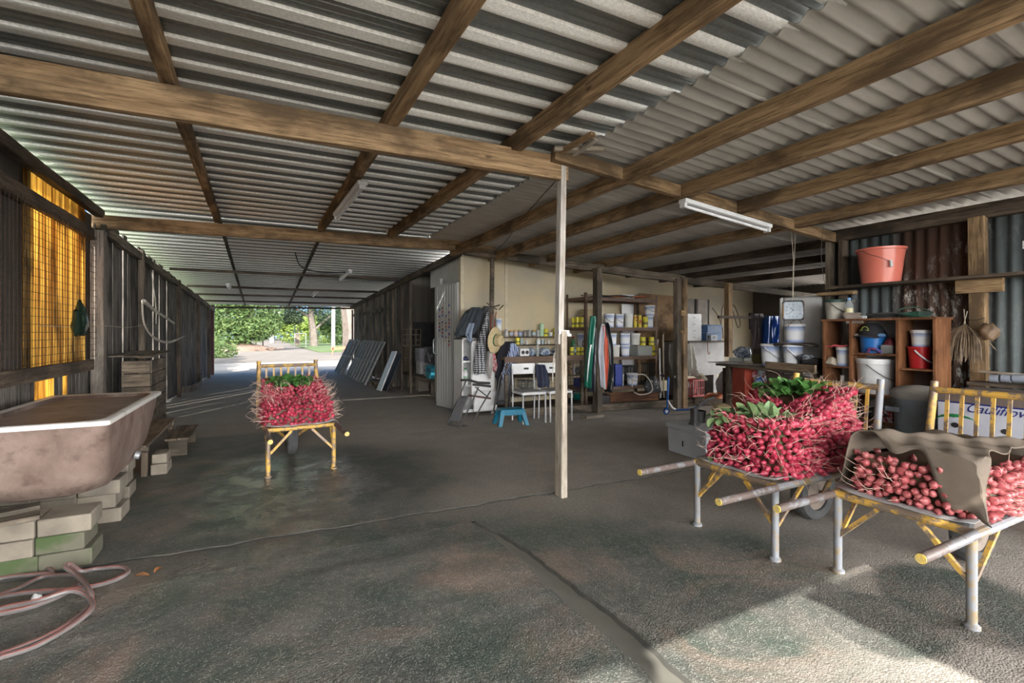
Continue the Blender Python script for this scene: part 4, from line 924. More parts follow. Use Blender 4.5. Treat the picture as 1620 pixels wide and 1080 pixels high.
def jar(label, loc, r, h, c=(0.3, 0.3, 0.32), lid=(0.6, 0.35, 0.08), group=None, band=None):
    t = T('jar', label, 'jar', loc, 0, group); k = 'jar_%.2f_%.2f_%.2f' % c; mb = MB(); mb.lathe([(r * .95, 0), (r, .006), (r, h * .74), (r * .8, h * .84)], (0, 0, 0), 14); mb.build('body', plain(k, c, tuple(v * .6 for v in c), rough=.15, sc=30, st=0), t)
    k = 'jl_%.2f_%.2f_%.2f' % lid; mb = MB(); mb.lathe([(r * .85, h * .83), (r * .85, h), (0, h)], (0, 0, 0), 14); mb.build('lid', plain(k, lid, tuple(v * .7 for v in lid), rough=.4, st=0), t)
    if band: mb = MB(); mb.lathe([(r * 1.01, h * .2), (r * 1.015, h * .21), (r * 1.015, h * .62), (r * 1.01, h * .63)], (0, 0, 0), 14, close=True); mb.build('paper_label', plain('jb_%.2f_%.2f_%.2f' % band, band, (.5, .5, .5), sc=50, st=0), t)
    return t
def bottle(label, loc, r, h, mat=None, cap=(0.5, 0.5, 0.55), group=None, band=None):
    t = T('bottle', label, 'bottle', loc, 0, group); mb = MB(); mb.lathe([(r * .9, 0), (r, .01), (r, h * .62), (r * .85, h * .72), (r * .38, h * .86), (r * .36, h * .92)], (0, 0, 0), 14); mb.build('body', mat or M_GL, t)
    k = 'cap_%.2f_%.2f_%.2f' % cap; mb = MB(); mb.lathe([(r * .42, h * .90), (r * .42, h), (0, h)], (0, 0, 0), 12); mb.build('cap', plain(k, cap, st=0), t)
    if band: mb = MB(); mb.lathe([(r * 1.01, h * .25), (r * 1.015, h * .26), (r * 1.015, h * .5), (r * 1.01, h * .51)], (0, 0, 0), 14, close=True); mb.build('paper_label', plain('jb_%.2f_%.2f_%.2f' % band, band, (.5, .5, .5), sc=50, st=0), t)
    return t
def crate(label, loc, d, mat, rz=0, name='crate', group=None, slats=True, th=.012, cat='crate'):
    """open plastic crate: floor, rims, posts and lattice sides"""
    t = T(name, label, cat, loc, rz, group); x, y, z = d; mb = MB(); mb.bb((-x / 2, -y / 2, 0), (x / 2, y / 2, th)); mb.build('base', mat, t)
    for (sx, sy) in ((0, 1), (0, -1), (1, 0), (-1, 0)):
        mb = MB(); L = x if sx == 0 else y; n_ = max(3, int(L / .055))
        def pnt(u_, v_): return (u_, sy * (y / 2 - th / 2), v_) if sx == 0 else (sx * (x / 2 - th / 2), u_, v_)
        def bar(u0, u1, v0, v1):
            a, b_ = pnt(u0, v0), pnt(u1, v1); h_ = th / 2
            mb.bb((min(a[0], b_[0]) - (h_ if sx else 0), min(a[1], b_[1]) - (h_ if sy else 0), v0), (max(a[0], b_[0]) + (h_ if sx else 0), max(a[1], b_[1]) + (h_ if sy else 0), v1))
        bar(-L / 2, L / 2, z - th * 2, z); bar(-L / 2, L / 2, th, th * 2.5); bar(-L / 2, L / 2, z * .5 - th / 2, z * .5 + th / 2)
        if slats:
            for i in range(n_ + 1): u_ = -L / 2 + L * i / n_; bar(max(-L / 2, u_ - th / 2), min(L / 2, u_ + th / 2), th, z)
        else: bar(-L / 2, L / 2, th, z - th * 2)
        mb.build('side', mat, t)
    return t
def carton(label, loc, d, mat, rz=0, name='carton', group=None, lid=True, cat='box'):
    t = T(name, label, cat, loc, rz, group); x, y, z = d; mb = MB(); mb.bb((-x / 2, -y / 2, 0), (x / 2, y / 2, z * (.86 if lid else 1))); mb.build('body', mat, t, bevel=.004)
    if lid: mb = MB(); mb.bb((-x / 2 - .006, -y / 2 - .006, z * .86), (x / 2 + .006, y / 2 + .006, z)); mb.build('lid', mat, t, bevel=.004)
    for s in (1, -1): mb = MB(); mb.lathe([(.018, -.004), (.018, .004)], (0, s * 0 - y / 2 - .001, z * .6), 12, axis=1, sx=1.0, sy=2.0) if s < 0 else mb.lathe([(.018, -.004), (.018, .004)], (-x / 2 - .001, 0, z * .6), 12, axis=0); mb.build('hand_hole', M_BLACK, t)
    return t
def on(u, w_, Y, z, vt):
    p = AY(u, 525, Y); d = dep(p); return (p.x, Y, z), w_ / 2 * d / F, (V0 - vt) / F * d + H - z
GY = 'yellow tins on the steel rack'

# ---------------------------------------------------------------- brown steel rack
M_RACK = plain('brown_rack_steel', (0.15, 0.095, 0.065), (0.10, 0.062, 0.045), rough=.7, sc=6)
x0, x1, y0, y1 = 4.96, 6.62, 6.92, 7.52
t = T('steel_rack', 'tall brown slotted steel rack full of pails and yellow tins', 'rack', (5.79, 7.22, 0))
for a in (x0, x1):
    for b_ in (y0, y1):
        mb = MB(); s = 1 if a == x0 else -1; q = 1 if b_ == y0 else -1
        mb.bb((a - 5.79, b_ - 7.22, 0), (a - 5.79 + s * .045, b_ - 7.22 + q * .003, 2.04)); mb.bb((a - 5.79, b_ - 7.22, 0), (a - 5.79 + s * .003, b_ - 7.22 + q * .045, 2.04)); mb.build('upright', M_RACK, t)
RZ = (.36, .90, 1.43, 1.96)
for z in RZ:
    for b_ in (y0 - 7.22, y1 - 7.22 - .003):
        mb = MB(); mb.bb((x0 - 5.79, b_ - .004, z - .055), (x1 - 5.79, b_ + .004, z + .005))
        mb.build('shelf_beam', M_RACK, t)
    for a in (x0 - 5.79, x1 - 5.79): mb = MB(); mb.bb((a - .004, -.3, z - .05), (a + .004, .3, z + .005)); mb.build('end_beam', M_RACK, t)
    mb = MB(); mb.bb((x0 - 5.78, -.295, z - .008), (x1 - 5.80, .295, z)); mb.build('shelf_board', W_DARK, t)
for z in RZ[1:]:   # punched slots along the front beams
    for i in range(26): mb = MB(); mb.bb((x0 - 5.74 + i * .062, -.3055, z - .03), (x0 - 5.715 + i * .062, -.3035, z - .018)); mb.build('slot', M_BLACK, t)
Y = 7.05
def row(z, items):
    for (k, u, w_, vt, lab) in items:
        loc, r, h = on(u, w_, Y, z, vt)
        if k == 'P': pail(lab, loc, r, h, handle=1)
        elif k == 'p': pail(lab, loc, r, h, handle=0)
        elif k == 'W': pail(lab, loc, r, h, plain('cream_plastic', (0.66, 0.66, 0.62)), handle=0)
        elif k == 'Y': tin(lab, loc, r, h)
        elif k == 'G': tin(lab, loc, r, h, plain('yellow_maroon_tin', (0.62, 0.52, 0.05), (0.35, 0.05, 0.04), sc=25, st=0, lo=.5, hi=.55), plain('gold_lid', (0.5, 0.42, 0.15)))
row(1.43, [('P', 963.5, 16, 496, 'blue and white pail on the rack upper shelf, nearest the hanging raincoats'), ('P', 979.5, 14.5, 496.5, 'blue and white pail on the rack upper shelf, between another and the white pail'),
           ('W', 994.5, 14, 496, 'plain white pail on the rack upper shelf, beside the tall tins'), ('G', 1005, 5.5, 498, 'slim yellow tin on the upper shelf touching the plain white pail'), ('G', 1012, 6, 498, 'slim yellow and maroon tin in the middle of the upper shelf tins'),
           ('Y', 1021, 8, 501, 'yellow tin beside the stacked pails on the rack upper shelf'), ('p', 1028, 11, 499, 'lower of the two stacked blue and white pails on the upper shelf')])
loc, r, h = on(1026, 17, 7.10, 1.43 + .0, 483); d_ = on(1028, 11, Y, 1.43, 499)[2]
pail('topmost blue and white pail, stacked at the rack end near the plywood', (loc[0] - .0, 7.07, 1.43 + d_ + .001), r * .93, h - d_, handle=1)
# upper shelf, end bay
for k, (u, w_) in enumerate(((907, 6), (913.5, 7.5), (920.5, 7))):
    loc, r, h = on(u, w_, 7.35 - k * .09, 1.43, 501.5 + (k == 0)); tin(['first', 'middle', 'last'][k] + ' of three yellow tins at the post end of the rack upper shelf', loc, r, h)
loc, r, h = on(927, 9, 7.38, 1.43, 489); carton('plain beige carton on the rack upper shelf behind the yellow tins', (loc[0] + .06, 7.36, 1.43), (.28, .2, h), plain('beige_card', (0.45, 0.36, 0.2)), lid=False)
# rack middle shelf, two layers
row(.90, [('W', 974, 13, 545.5, 'plain white tub on the rack middle shelf, bottom layer by the raincoats'), ('p', 989, 14, 545.5, 'blue and white pail on the rack middle shelf, bottom layer'),
          ('Y', 1035.5, 9.5, 546, 'yellow tin on the rack middle shelf, bottom layer beside the clear crate')])
zt_ = .90 + on(989, 14, Y, .90, 545.5)[2] + .001
for (k, u, w_, lab) in (('P', 969.5, 12.5, 'blue and white pail in the upper layer of the middle shelf, nearest the raincoats'), ('p', 988.5, 17, 'large blue and white pail in the upper layer of the middle shelf'), ('W', 1005, 16, 'plain white pail in the upper layer of the rack middle shelf')):
    loc, r, h = on(u, w_, Y, zt_ if k != 'W' else zt_, 527); pail(lab, loc, r * .95, h, None if k != 'W' else plain('cream_plastic', (0.66, 0.66, 0.62)), handle=0)
loc, r, h = on(1014.5, 30, Y, .90, 546.5); crate('clear storage crate of papers on the rack middle shelf', (loc[0], 7.1, .90), (r * 2, .3, h), M_GLG, slats=False, th=.006)
carton('stack of papers inside the clear crate on the rack', (loc[0], 7.1, .907), (r * 1.3, .22, h * .8), plain('paper', (0.5, 0.5, 0.46)), lid=False, name='paper_stack', cat='papers')
for k, (u, vt, lab) in enumerate(((1017, 533, 'yellow tin standing on the clear crate, nearer the white pail'), (1030.5, 533, 'yellow tin standing on the edge of the clear crate, nearer the rack end'))):
    loc, r, hh = on(u, 8.5, Y, .90 + h + .006, vt); tin(lab, loc, r, hh)
loc, r, hh = on(1038, 7, Y, .90 + on(1035.5, 9.5, Y, .90, 546)[2] + .001, 537); pail('small white tub on the yellow tin at the rack end', loc, r, hh, handle=0)
# middle shelf, end bay
loc, r, h = on(921, 17, 7.35, 1.08, 527); pail('blue and white pail in the rack end bay, behind the loop of black hose', (loc[0], 7.33, .905), r, h + .175, handle=0)
mb = MB(); c = Vector((loc[0] + .01, 7.2, 1.12)); mb.tube([c + Vector((math.cos(a * .35) * .1, .02 * math.sin(a), math.sin(a * .35) * .11)) for a in range(19)], .008, 6, cap=True)
tag(mb.build('hose_loop', M_BLACK), 'loop of black hose hanging in the end bay of the steel rack', 'hose')
loc, r, h = on(907, 8, 7.30, .905, 532); bottle('green bottle in the end bay of the middle shelf', loc, r, h, plain('green_plastic', (0.06, 0.22, 0.1)), (0.4, 0.02, 0.03))
# white painted sheets and clutter on top of rack
for k, (a, b_) in enumerate((((5.0, 7.1, 2.0), (5.7, 7.2, 2.02)), ((5.5, 7.0, 2.0), (6.3, 7.25, 2.02)), ((5.6, 7.3, 2.0), (6.5, 7.1, 2.03)))):
    mb = MB(); mb.tube(cat_rom([a, ((a[0] + b_[0]) / 2, a[1] + .1, 2.03), b_], 5), .012, 6); tag(mb.build('tool_handle', [W_GREY, M_BLACK, plain('orange_red_plastic', (0.5, 0.12, 0.05))][k]), ['grey tool handle lying on top of the steel rack', 'black rod lying on top of the steel rack', 'orange-red rod lying on top of the steel rack'][k], 'tool')
mb = MB()
for k in range(6): mb.tube([Vector((5.45 + (.30 - .03 * k) * math.cos(a * .5 + k), 7.2 + .2 * math.sin(a * .5 + k), 1.975 + .004 * k + .004 * math.sin(a))) for a in range(13)], .01, 5)
tag(mb.build('cable_coil', M_BLACK), 'flat tangle of dark cable coiled on top of the steel rack', 'cable')
mb = MB(); mb.bb((6.3, 7.56, .3), (6.62, 7.58, 2.1)); tag(mb.build('panel_offcut', M_WHITE), 'white panel offcut standing behind the end of the steel rack', 'panel')
# lower level
Z0 = .36
loc, r, h = on(976, 15, 7.0, .36, 581.5); crate('blue plastic crate on the lowest rack shelf beside the raincoats', (loc[0], 7.12, .36), (r * 2, .35, .40), plain('blue_crate_plastic', (0.03, 0.06, 0.32)), slats=False, th=.01)
M_CRT = plain('dark_crate_plastic', (0.06, 0.065, 0.065), (0.035, 0.04, 0.04))
loc, r, h = on(1000, 22, 7.3, .36, 577); crate('dark grey lattice crate at the back of the lowest rack shelf', (loc[0] - .03, 7.35, .36), (r * 2, .26, .34), M_CRT); loc, r, h = on(1030, 20, 7.3, .36, 577)
crate('dark grey lattice crate at the rack end, lowest shelf', (loc[0] - .02, 7.34, .36), (r * 1.9, .28, .38), M_CRT)
for (u, w_, vt, lab) in ((985.5, 9, 593, 'cream pail with a lid on the lowest rack shelf beside the blue crate'), (1003, 18, 591, 'blue and white pail in front on the lowest rack shelf, circled by a white hose')):
    loc, r, h = on(u, w_, 6.99, .36, vt); pail(lab, (loc[0], 7.04, .36), r, max(h, .22), None if u > 990 else plain('cream_plastic', (0.66, 0.66, 0.62)), handle=1)
p = AY(1016, 592, 6.75); mb = MB(); q = cat_rom([AY(1000, 612, 6.62), AY(1001, 600, 6.66), AY(1008, 593, 6.7), AY(1020, 593, 6.7), AY(1029, 604, 6.66), AY(1032, 616, 6.62), AY(1026, 622, 6.6), AY(1012, 624, 6.6), AY(1003, 620, 6.6)], 4)
mb.tube(q, .010, 6); tag(mb.build('hose_loop', plain('white_hose', (0.62, 0.58, 0.5))), 'big loop of white hose standing in the brown tray before the rack', 'hose')
a, b_ = AY(971, 633, 6.62), AY(1050, 633, 6.45)
t, L = place2('wooden_tray', 'shallow brown wooden tray on the bearer in front of the steel rack', 'tray', (a.x, 6.72), (b_.x, 6.58), .13)
M_TRB = wood('brown_tray', (0.20, 0.095, 0.05), (0.13, 0.06, 0.035)); 
for (p0, p1) in (((0, 0, .065), (L, 0, .065)), ((0, .26, .065), (L, .26, .065)), ((0.01, 0, .065), (0.01, .26, .065)), ((L, 0, .065), (L, .26, .065))): timber('side', p0, p1, .014, .13, M_TRB, parent=t)
mb = MB(); mb.bb((0, 0, -.005), (L, .26, .006)); mb.build('base', M_TRB, t)
loc, r, h = on(983, 10, 6.74, .20, 612); mb = MB(); mb.lathe([(r * .8, 0), (r, .05), (r * .9, .05), (r * .7, .01)], (0, 0, 0), 16); tag(mb.build('bowl', plain('lime_plastic', (0.6, 0.65, 0.05)), loc=(loc[0], 6.8, .137)), 'small lime yellow bowl in the brown wooden tray', 'bowl')
# pvc lengths leaning at the rack end
for k, (u, v0_, v1_, m_) in enumerate(((1043.5, 551, 608, M_WHITE), (1049, 529, 606, plain('cream_conduit', (0.6, 0.56, 0.42))))):
    a, b_ = AY(u + 1.5, v1_ + 12, 6.72), AY(u, v0_, 6.86); mb = MB(); mb.tube([(a.x, a.y, .13), b_], .013 if k else .016, 8); tag(mb.build('pipe', m_), ['short white pipe leaning on the end of the steel rack', 'taller cream pipe leaning beside the short white pipe'][k], 'pipe')

# ---------------------------------------------------------------- workbench with shelves of jars
t = T('workbench', 'dark workbench with wire mesh under its top, against the cream wall', 'workbench', (4.2, 7.3, 0))
mb = MB(); mb.bb((-.80, -.36, .90), (.74, .36, .95)); mb.build('top', W_DARK, t); mb = MB(); mb.bb((-.80, -.375, .86), (.74, -.36, .95)); mb.build('front_rail', M_RACK, t)
for a in (-.78, .70):
    for b_ in (-.33, .33): mb = MB(); mb.bb((a, b_ - .02, 0), (a + .045, b_ + .02, .9)); mb.build('leg', W_GREY, t)
mb = MB()
for i in range(24): mb.bb((-.78 + i * .064, -.30, .25), (-.776 + i * .064, -.297, .86))
for i in range(9): mb.bb((-.78, -.30, .28 + i * .066), (.74, -.297, .284 + i * .066))
mb.build('mesh', plain('rusty_wire', (0.06, 0.035, 0.02)), t)
for z, yy_ in ((.60, .1), (.30, .05)): mb = MB(); mb.bb((-.76, -.28, z - .015), (.72, .3, z)); mb.build('lower_shelf', W_GREY, t)
for z, lab in ((1.27, 'upper jar shelf fixed to the cream wall above the workbench'), (1.13, 'lower jar shelf on the cream wall just above the workbench clutter')):
    timber('wall_shelf', (3.62, 7.56, z - .012), (4.93, 7.56, z - .012), .18, .022, W_DARK, lab, 'shelf')
jl = [(801, (0.5, 0.5, 0.5), (0.35, 0.35, 0.36), None), (809, (0.42, 0.3, 0.2), (0.62, 0.38, 0.1), (0.15, 0.3, 0.6)), (816, (0.5, 0.42, 0.36), (0.62, 0.38, 0.1), (0.6, 0.35, 0.3)), (823, (0.35, 0.4, 0.5), (0.62, 0.38, 0.1), (0.12, 0.25, 0.6)), (830.5, (0.3, 0.28, 0.26), (0.15, 0.13, 0.12), None), (837.5, (0.34, 0.34, 0.33), (0.4, 0.4, 0.4), None), (844.5, (0.5, 0.35, 0.2), (0.62, 0.38, 0.1), (0.15, 0.4, 0.6)), (851, (0.4, 0.42, 0.42), (0.4, 0.4, 0.4), None)]
ll = ['hidden partly by the straw hat', 'with a blue label and orange lid', 'with a pinkish label and orange lid', 'with a bright blue label and orange lid', 'dark, with a dark lid', 'clear, with a grey lid', 'with a blue-green label and orange lid', 'clear, beside the green canister']
for (u, c, l, bd), q in zip(jl, ll):
    loc, r, h = on(u, 6.2, 7.56, 1.27, 521 + (u % 3) * .5); jar('glass jar on the upper jar shelf, ' + q, loc, r, h, c, l, band=bd)
loc, r, h = on(857, 6.5, 7.56, 1.27, 511.5); tin('tall pale green canister on the upper jar shelf', loc, r, h, plain('pale_green_print', (0.35, 0.6, 0.38), (0.55, 0.68, 0.5), sc=40, st=0), plain('pale_green_lid', (0.35, 0.6, 0.38)), name='canister', cat='canister')
for (u, w_, vt, lab) in ((863.7, 6.6, 520, 'yellow tin next to the green canister on the upper jar shelf'), (879.5, 8.2, 519, 'larger yellow tin at the white-painted post end of the upper jar shelf')):
    loc, r, h = on(u, w_, 7.56, 1.27, vt); tin(lab, loc, r, h)
loc, r, h = on(871, 6, 7.56, 1.27, 525.5); pail('tiny white tub between two yellow tins on the upper jar shelf', loc, r, h, handle=0)
loc, r, h = on(789, 9, 7.56, 1.27, 503.5); pail('blue and white pail at the clothes end of the upper jar shelf', (loc[0] - .0, 7.56, 1.27), r, h, handle=0)
for k, (u, w_, vt, ty, lab) in enumerate(((818.5, 8, 534, 'Y', 'yellow tin at the clothes end of the lower jar shelf'), (825.5, 5, 535, 'j', 'small pale blue jar beside the yellow tin on the lower jar shelf'), (833, 4, 538.5, 'j2', 'little white-capped jar in the middle of the lower jar shelf'), (852, 6, 533.5, 'b', 'white-labelled bottle on the lower jar shelf'), (858, 4.5, 536, 'j', 'slim pale jar beside the white-labelled bottle'), (863, 3, 537, 'j2', 'narrow white jar on the lower jar shelf, second from its end'), (868.5, 3.2, 536.5, 'b', 'narrow dark-capped bottle at the end of the lower jar shelf'))):
    loc, r, h = on(u, w_, 7.52, 1.13, vt)
    if ty == 'Y': tin(lab, loc, r, min(h, .12))
    elif ty == 'b': bottle(lab, loc, r, min(h, .13), plain('white_plastic', (0.7, 0.7, 0.7)), (.08, .08, .09))
    else: jar(lab, loc, r, h, (0.35, 0.45, 0.5) if ty == 'j' else (.6, .6, .6), (.5, .5, .5))
# on the bench
loc, r, h = on(829, 17, 7.05, .95, 551); t = T('radio', 'small white radio with two dark dials on the workbench', 'radio', (loc[0], 7.1, .95)); mb = MB(); mb.bb((-r, -.08, 0), (r, .08, h)); mb.build('case', M_WHITE, t, bevel=.01)
for a in (-.4, .45): mb = MB(); mb.lathe([(h * .24, -.006), (h * .24, .006)], (a * r, -.082, h * .5), 14, axis=1); mb.build('dial', M_BLACK, t)
mb = MB(); r7 = random.Random(4)
def bag(name, label, c, rr_, mat, n_=9, cat='bag', seed=1):
    r = random.Random(seed); mb = MB(); N_ = 22
    rows = []
    for i in range(15):
        t_ = i / 14; z = rr_[2] * t_; w = (math.sin(math.pi * (.12 + .8 * t_)) ** .6)
        row = []
        for k in range(N_):
            a = 2 * math.pi * k / N_; f = 1 + .12 * math.sin(a * 3 + t_ * 6 + seed) + .08 * math.sin(a * 7 - t_ * 9 + seed * 2) + r.uniform(-.05, .05)
            row.append((rr_[0] * w * f * math.cos(a), rr_[1] * w * f * math.sin(a), z * (1 + .06 * math.sin(a * 4 + seed))))
        rows.append(row)
    mb.rings(rows); return tag(mb.build(name, mat, loc=c, ang=60), label, cat)
M_CLB = plain('crumpled_blue_clear', (0.42, 0.48, 0.55), (0.12, 0.17, 0.28), rough=.2, sc=22, lo=.45, hi=.58); M_CLD = plain('crumpled_dark_clear', (0.35, 0.37, 0.4), (0.06, 0.07, 0.09), rough=.2, sc=22, lo=.42, hi=.55)
for k, (u, w_, m_, lab) in enumerate(((841, 13, M_CLB, 'crumpled clear bluish plastic bag beside the radio on the workbench'), (862, 18, M_CLB, 'crumpled bluish plastic bag in the middle of the workbench'), (879, 13, M_CLD, 'dark crumpled plastic bag on the workbench by the white-painted post'))):
    loc, r, h = on(u, w_, 7.1, .95, 550); bag('plastic_bag', lab, (loc[0], 7.12, .95), (r, .12, h), m_, seed=k + 2)
loc, r, h = on(850, 5, 7.0, .95, 541); bottle('clear water bottle standing at the front of the workbench', (loc[0], 6.99, .95), r, h, M_GL, (0.35, 0.5, 0.6))
for k, (u, w_) in enumerate(((904.5, 6.5), (914.5, 6.5), (921, 6.5))):
    loc, r, h = on(u, w_, 7.02, .95, 549); tin(['yellow tin on the workbench end nearest the white-painted post', 'yellow tin on the workbench, beside the clear bottle by the green raincoat', 'yellow tin on the workbench closest to the green raincoat'][k], loc, r, h)
loc, r, h = on(909.3, 4.5, 7.0, .95, 544); bottle('clear bottle between the yellow tins on the workbench', loc, r, h, M_GL, (0.2, 0.35, 0.3), band=(.1, .3, .2))
# under the bench
loc, r, h = on(905, 9, 7.05, .60, 581); carton('brown cardboard box on the workbench middle shelf', (loc[0], 7.15, .60), (r * 2, .2, .18), plain('brown_card', (0.3, 0.19, 0.12)), lid=False)
loc, r, h = on(909, 4, 7.0, .60, 573); bottle('red-capped bottle on the workbench middle shelf', (loc[0], 7.03, .60), r, .22, plain('grey_label', (0.3, 0.3, 0.32)), (0.55, 0.04, 0.05))
loc, r, h = on(917, 14, 7.1, .60, 582); bag('cloth_bundle', 'grey bundle of rags on the workbench middle shelf', (loc[0], 7.12, .60), (r, .1, .13), plain('grey_rag', (0.2, 0.22, 0.22), (0.12, 0.12, 0.12)), seed=9, cat='bundle')
for (u, w_, m_, lab) in ((858, 22, M_GLG, 'clear plastic crate under the workbench behind the white chairs'), (841, 10, M_GLG, 'stacked clear trays under the workbench near the hanging shirt')):
    loc, r, h = on(u - 25 if u == 858 else u - 10, w_, 7.1, .305, 600); crate(lab, (loc[0] - .0, 7.1, .305), (r * 1.8, .3, .24), m_, slats=True, th=.008)
loc, r, h = on(931, 12, 7.1, .305, 598); crate('blue crate under the workbench beside the green raincoat', (loc[0] - .1, 7.12, .305), (.2, .3, .22), _mats['blue_crate_plastic'], slats=False, th=.008)

# ---------------------------------------------------------------- floor bearers behind the chairs
timber('floor_bearer', (3.42, 6.95, .062), (6.95, 6.40, .062), .09, .12, W_GREY, 'long weathered floor bearer running behind the white chairs', 'bearer', jit=.006)
a = G(940, 661); block((a.x, a.y + .05, 0), (.34, .16, .045), M_BLK, 'flat concrete block under the bearer before the rough grey post', None)
mb = MB(); mb.bb((3.4, 7.02, .0), (10.3, 7.68, .10)); mb.add([(6.9, 6.55, 0), (10.3, 5.6, 0), (10.3, 7.02, 0), (6.9, 7.02, 0), (6.9, 6.55, .1), (10.3, 5.6, .1), (10.3, 7.02, .1), (6.9, 7.02, .1)], [(0, 3, 2, 1), (4, 5, 6, 7), (0, 1, 5, 4), (1, 2, 6, 5), (2, 3, 7, 6), (3, 0, 4, 7)])
tag(mb.build('floor_raised', W_DARK, loc=(0, 0, 0)), kind='structure')
timber('floor_bearer', (6.95, 6.36, .10), (9.4, 5.7, .10), .09, .14, W_GREY, 'floor bearer beyond the blue scooter under the red crate', 'bearer', jit=.006)

# ---------------------------------------------------------------- fridge carcass, chairs, stool, lounger
M_FR = plain('white_enamel', (0.74, 0.75, 0.76), (0.64, 0.65, 0.66), rough=.3, st=0)
t = T('fridge', 'old white fridge shell with open shelves and its door turned to the front', 'fridge', (2.98, 7.28, 0))
a, b_ = AY(719, 538, 7.15), AY(734, 538, 7.15)
mb = MB(); mb.bb((-.17, .0, .05), (-.15, .4, 1.25)); mb.bb((-.17, .38, .05), (.34, .40, 1.25)); mb.bb((-.17, 0, 1.23), (.34, .4, 1.25)); mb.bb((-.17, 0, .05), (.34, .4, .10)); mb.bb((.32, 0, .05), (.34, .4, 1.25)); mb.build('cabinet', M_FR, t)
for z in (.47, .86): mb = MB(); mb.bb((-.15, .01, z), (.32, .38, z + .025)); mb.build('shelf', M_FR, t)
mb = MB(); mb.bb((-.03, -.06, .28), (.39, -.01, 1.21)); mb.build('door', M_FR, t, bevel=.012)
mb = MB(); mb.bb((.0, -.10, .06), (.42, -.03, .40)); mb.build('lower_panel', M_FR, t, bevel=.03)
loc, r, h = on(726.5, 7.5, 7.3, .496, 566); bottle('white detergent bottle with a green cap on the fridge shell shelf', (2.90, 7.36, .496), .045, .27, M_WHITE, (0.05, 0.35, 0.15), band=(0.1, 0.4, 0.2))
mb = MB(); mb.rings([[(-.07, -.05, 0), (.07, -.05, 0), (.07, .05, 0), (-.07, .05, 0)], [(-.07, -.05, .03), (.02, -.04, .05), (.02, .04, .05), (-.07, .05, .03)], [(-.06, -.03, .05), (-.01, -.03, .09), (-.01, .03, .09), (-.06, .03, .05)]]); tag(mb.build('shoe', plain('navy_cloth', (0.03, 0.04, 0.12)), loc=(2.92, 7.36, .886), sub=1), 'dark blue shoe on the upper shelf of the fridge shell', 'shoe')
def chair(label, loc, rz):
    t = T('white_chair', label, 'chair', loc, rz, 'white dining chairs')
    mb = MB(); mb.rings([rr(0, 0, .20, .195, .425, .04), rr(0, 0, .205, .20, .44, .04), rr(0, 0, .205, .20, .458, .04), rr(0, 0, .17, .165, .458, .03)]); mb.build('seat', M_FR, t)
    mb = MB(); mb.bb((-.165, -.16, .458), (.165, .16, .466)); mb.build('seat_pad', plain('grey_pad', (0.27, 0.27, 0.27)), t)
    for s in (1, -1):
        mb = MB(); mb.tube([(s * .185, -.185, 0), (s * .185, -.178, .43)], .0135, 10); mb.build('leg', plain('silver_leg', (0.5, 0.52, 0.54), metal=.3), t)
        mb = MB(); mb.tube([(s * .185, .20, 0), (s * .185, .185, .44), (s * .185, .215, .86)], .0125, 10); mb.build('rear_leg', _mats['silver_leg'], t)
    mb = MB(); rows = []
    for i in range(9):
        a = i / 8 * 2 - 1; x = a * .195; y = .215 + .03 * (1 - a * a) - .01; rows.append([(x, y - .008, .70), (x, y - .008, .86), (x, y + .008, .86), (x, y + .008, .70)])
    mb.rings(rows); mb.build('backrest', M_FR, t)
    mb = MB(); mb.bb((.02, .218, .765), (.10, .238, .795)); mb.build('grip_slot', M_BLACK, t)
    return t
chair('white chair with a grey seat pad nearest the steel clothes post', (3.55, 6.40, 0), R(-3))
chair('white chair with a grey seat pad half behind the white-painted post', (3.99, 6.36, 0), R(-3))
p = G(786, 681); t = T('step_stool', 'small blue plastic step stool on the floor in front of the clothes post', 'stool', (3.20, 6.33, 0), R(-8)); M_BLU = plain('teal_blue_plastic', (0.01, 0.20, 0.33), (0.008, 0.16, 0.27), rough=.4, st=0)
mb = MB(); mb.rings([rr(0, 0, .19, .12, .19, .03), rr(0, 0, .19, .12, .225, .03), rr(0, 0, .175, .105, .235, .03)]); mb.build('top', M_BLU, t)
mb = MB(); mb.rings([rr(0, 0, .04, .016, .233, .015), rr(0, 0, .04, .016, .2362, .015)]); mb.build('grip_hole', M_BLACK, t)
for s in (1, -1):
    for q in (1, -1):
        mb = MB(); mb.rings([[(s * .205 - .028, q * .14 - .028, 0), (s * .205 + .028, q * .14 - .028, 0), (s * .205 + .028, q * .14 + .028, 0), (s * .205 - .028, q * .14 + .028, 0)], [(s * .155 - .035, q * .085 - .035, .2), (s * .155 + .035, q * .085 - .035, .2), (s * .155 + .035, q * .085 + .035, .2), (s * .155 - .035, q * .085 + .035, .2)]]); mb.build('leg', M_BLU, t, bevel=.006)
for q in (1, -1): mb = MB(); mb.bb((-.185, q * .116 - .008, .15), (.185, q * .116 + .004, .2)); mb.build('apron', M_BLU, t)
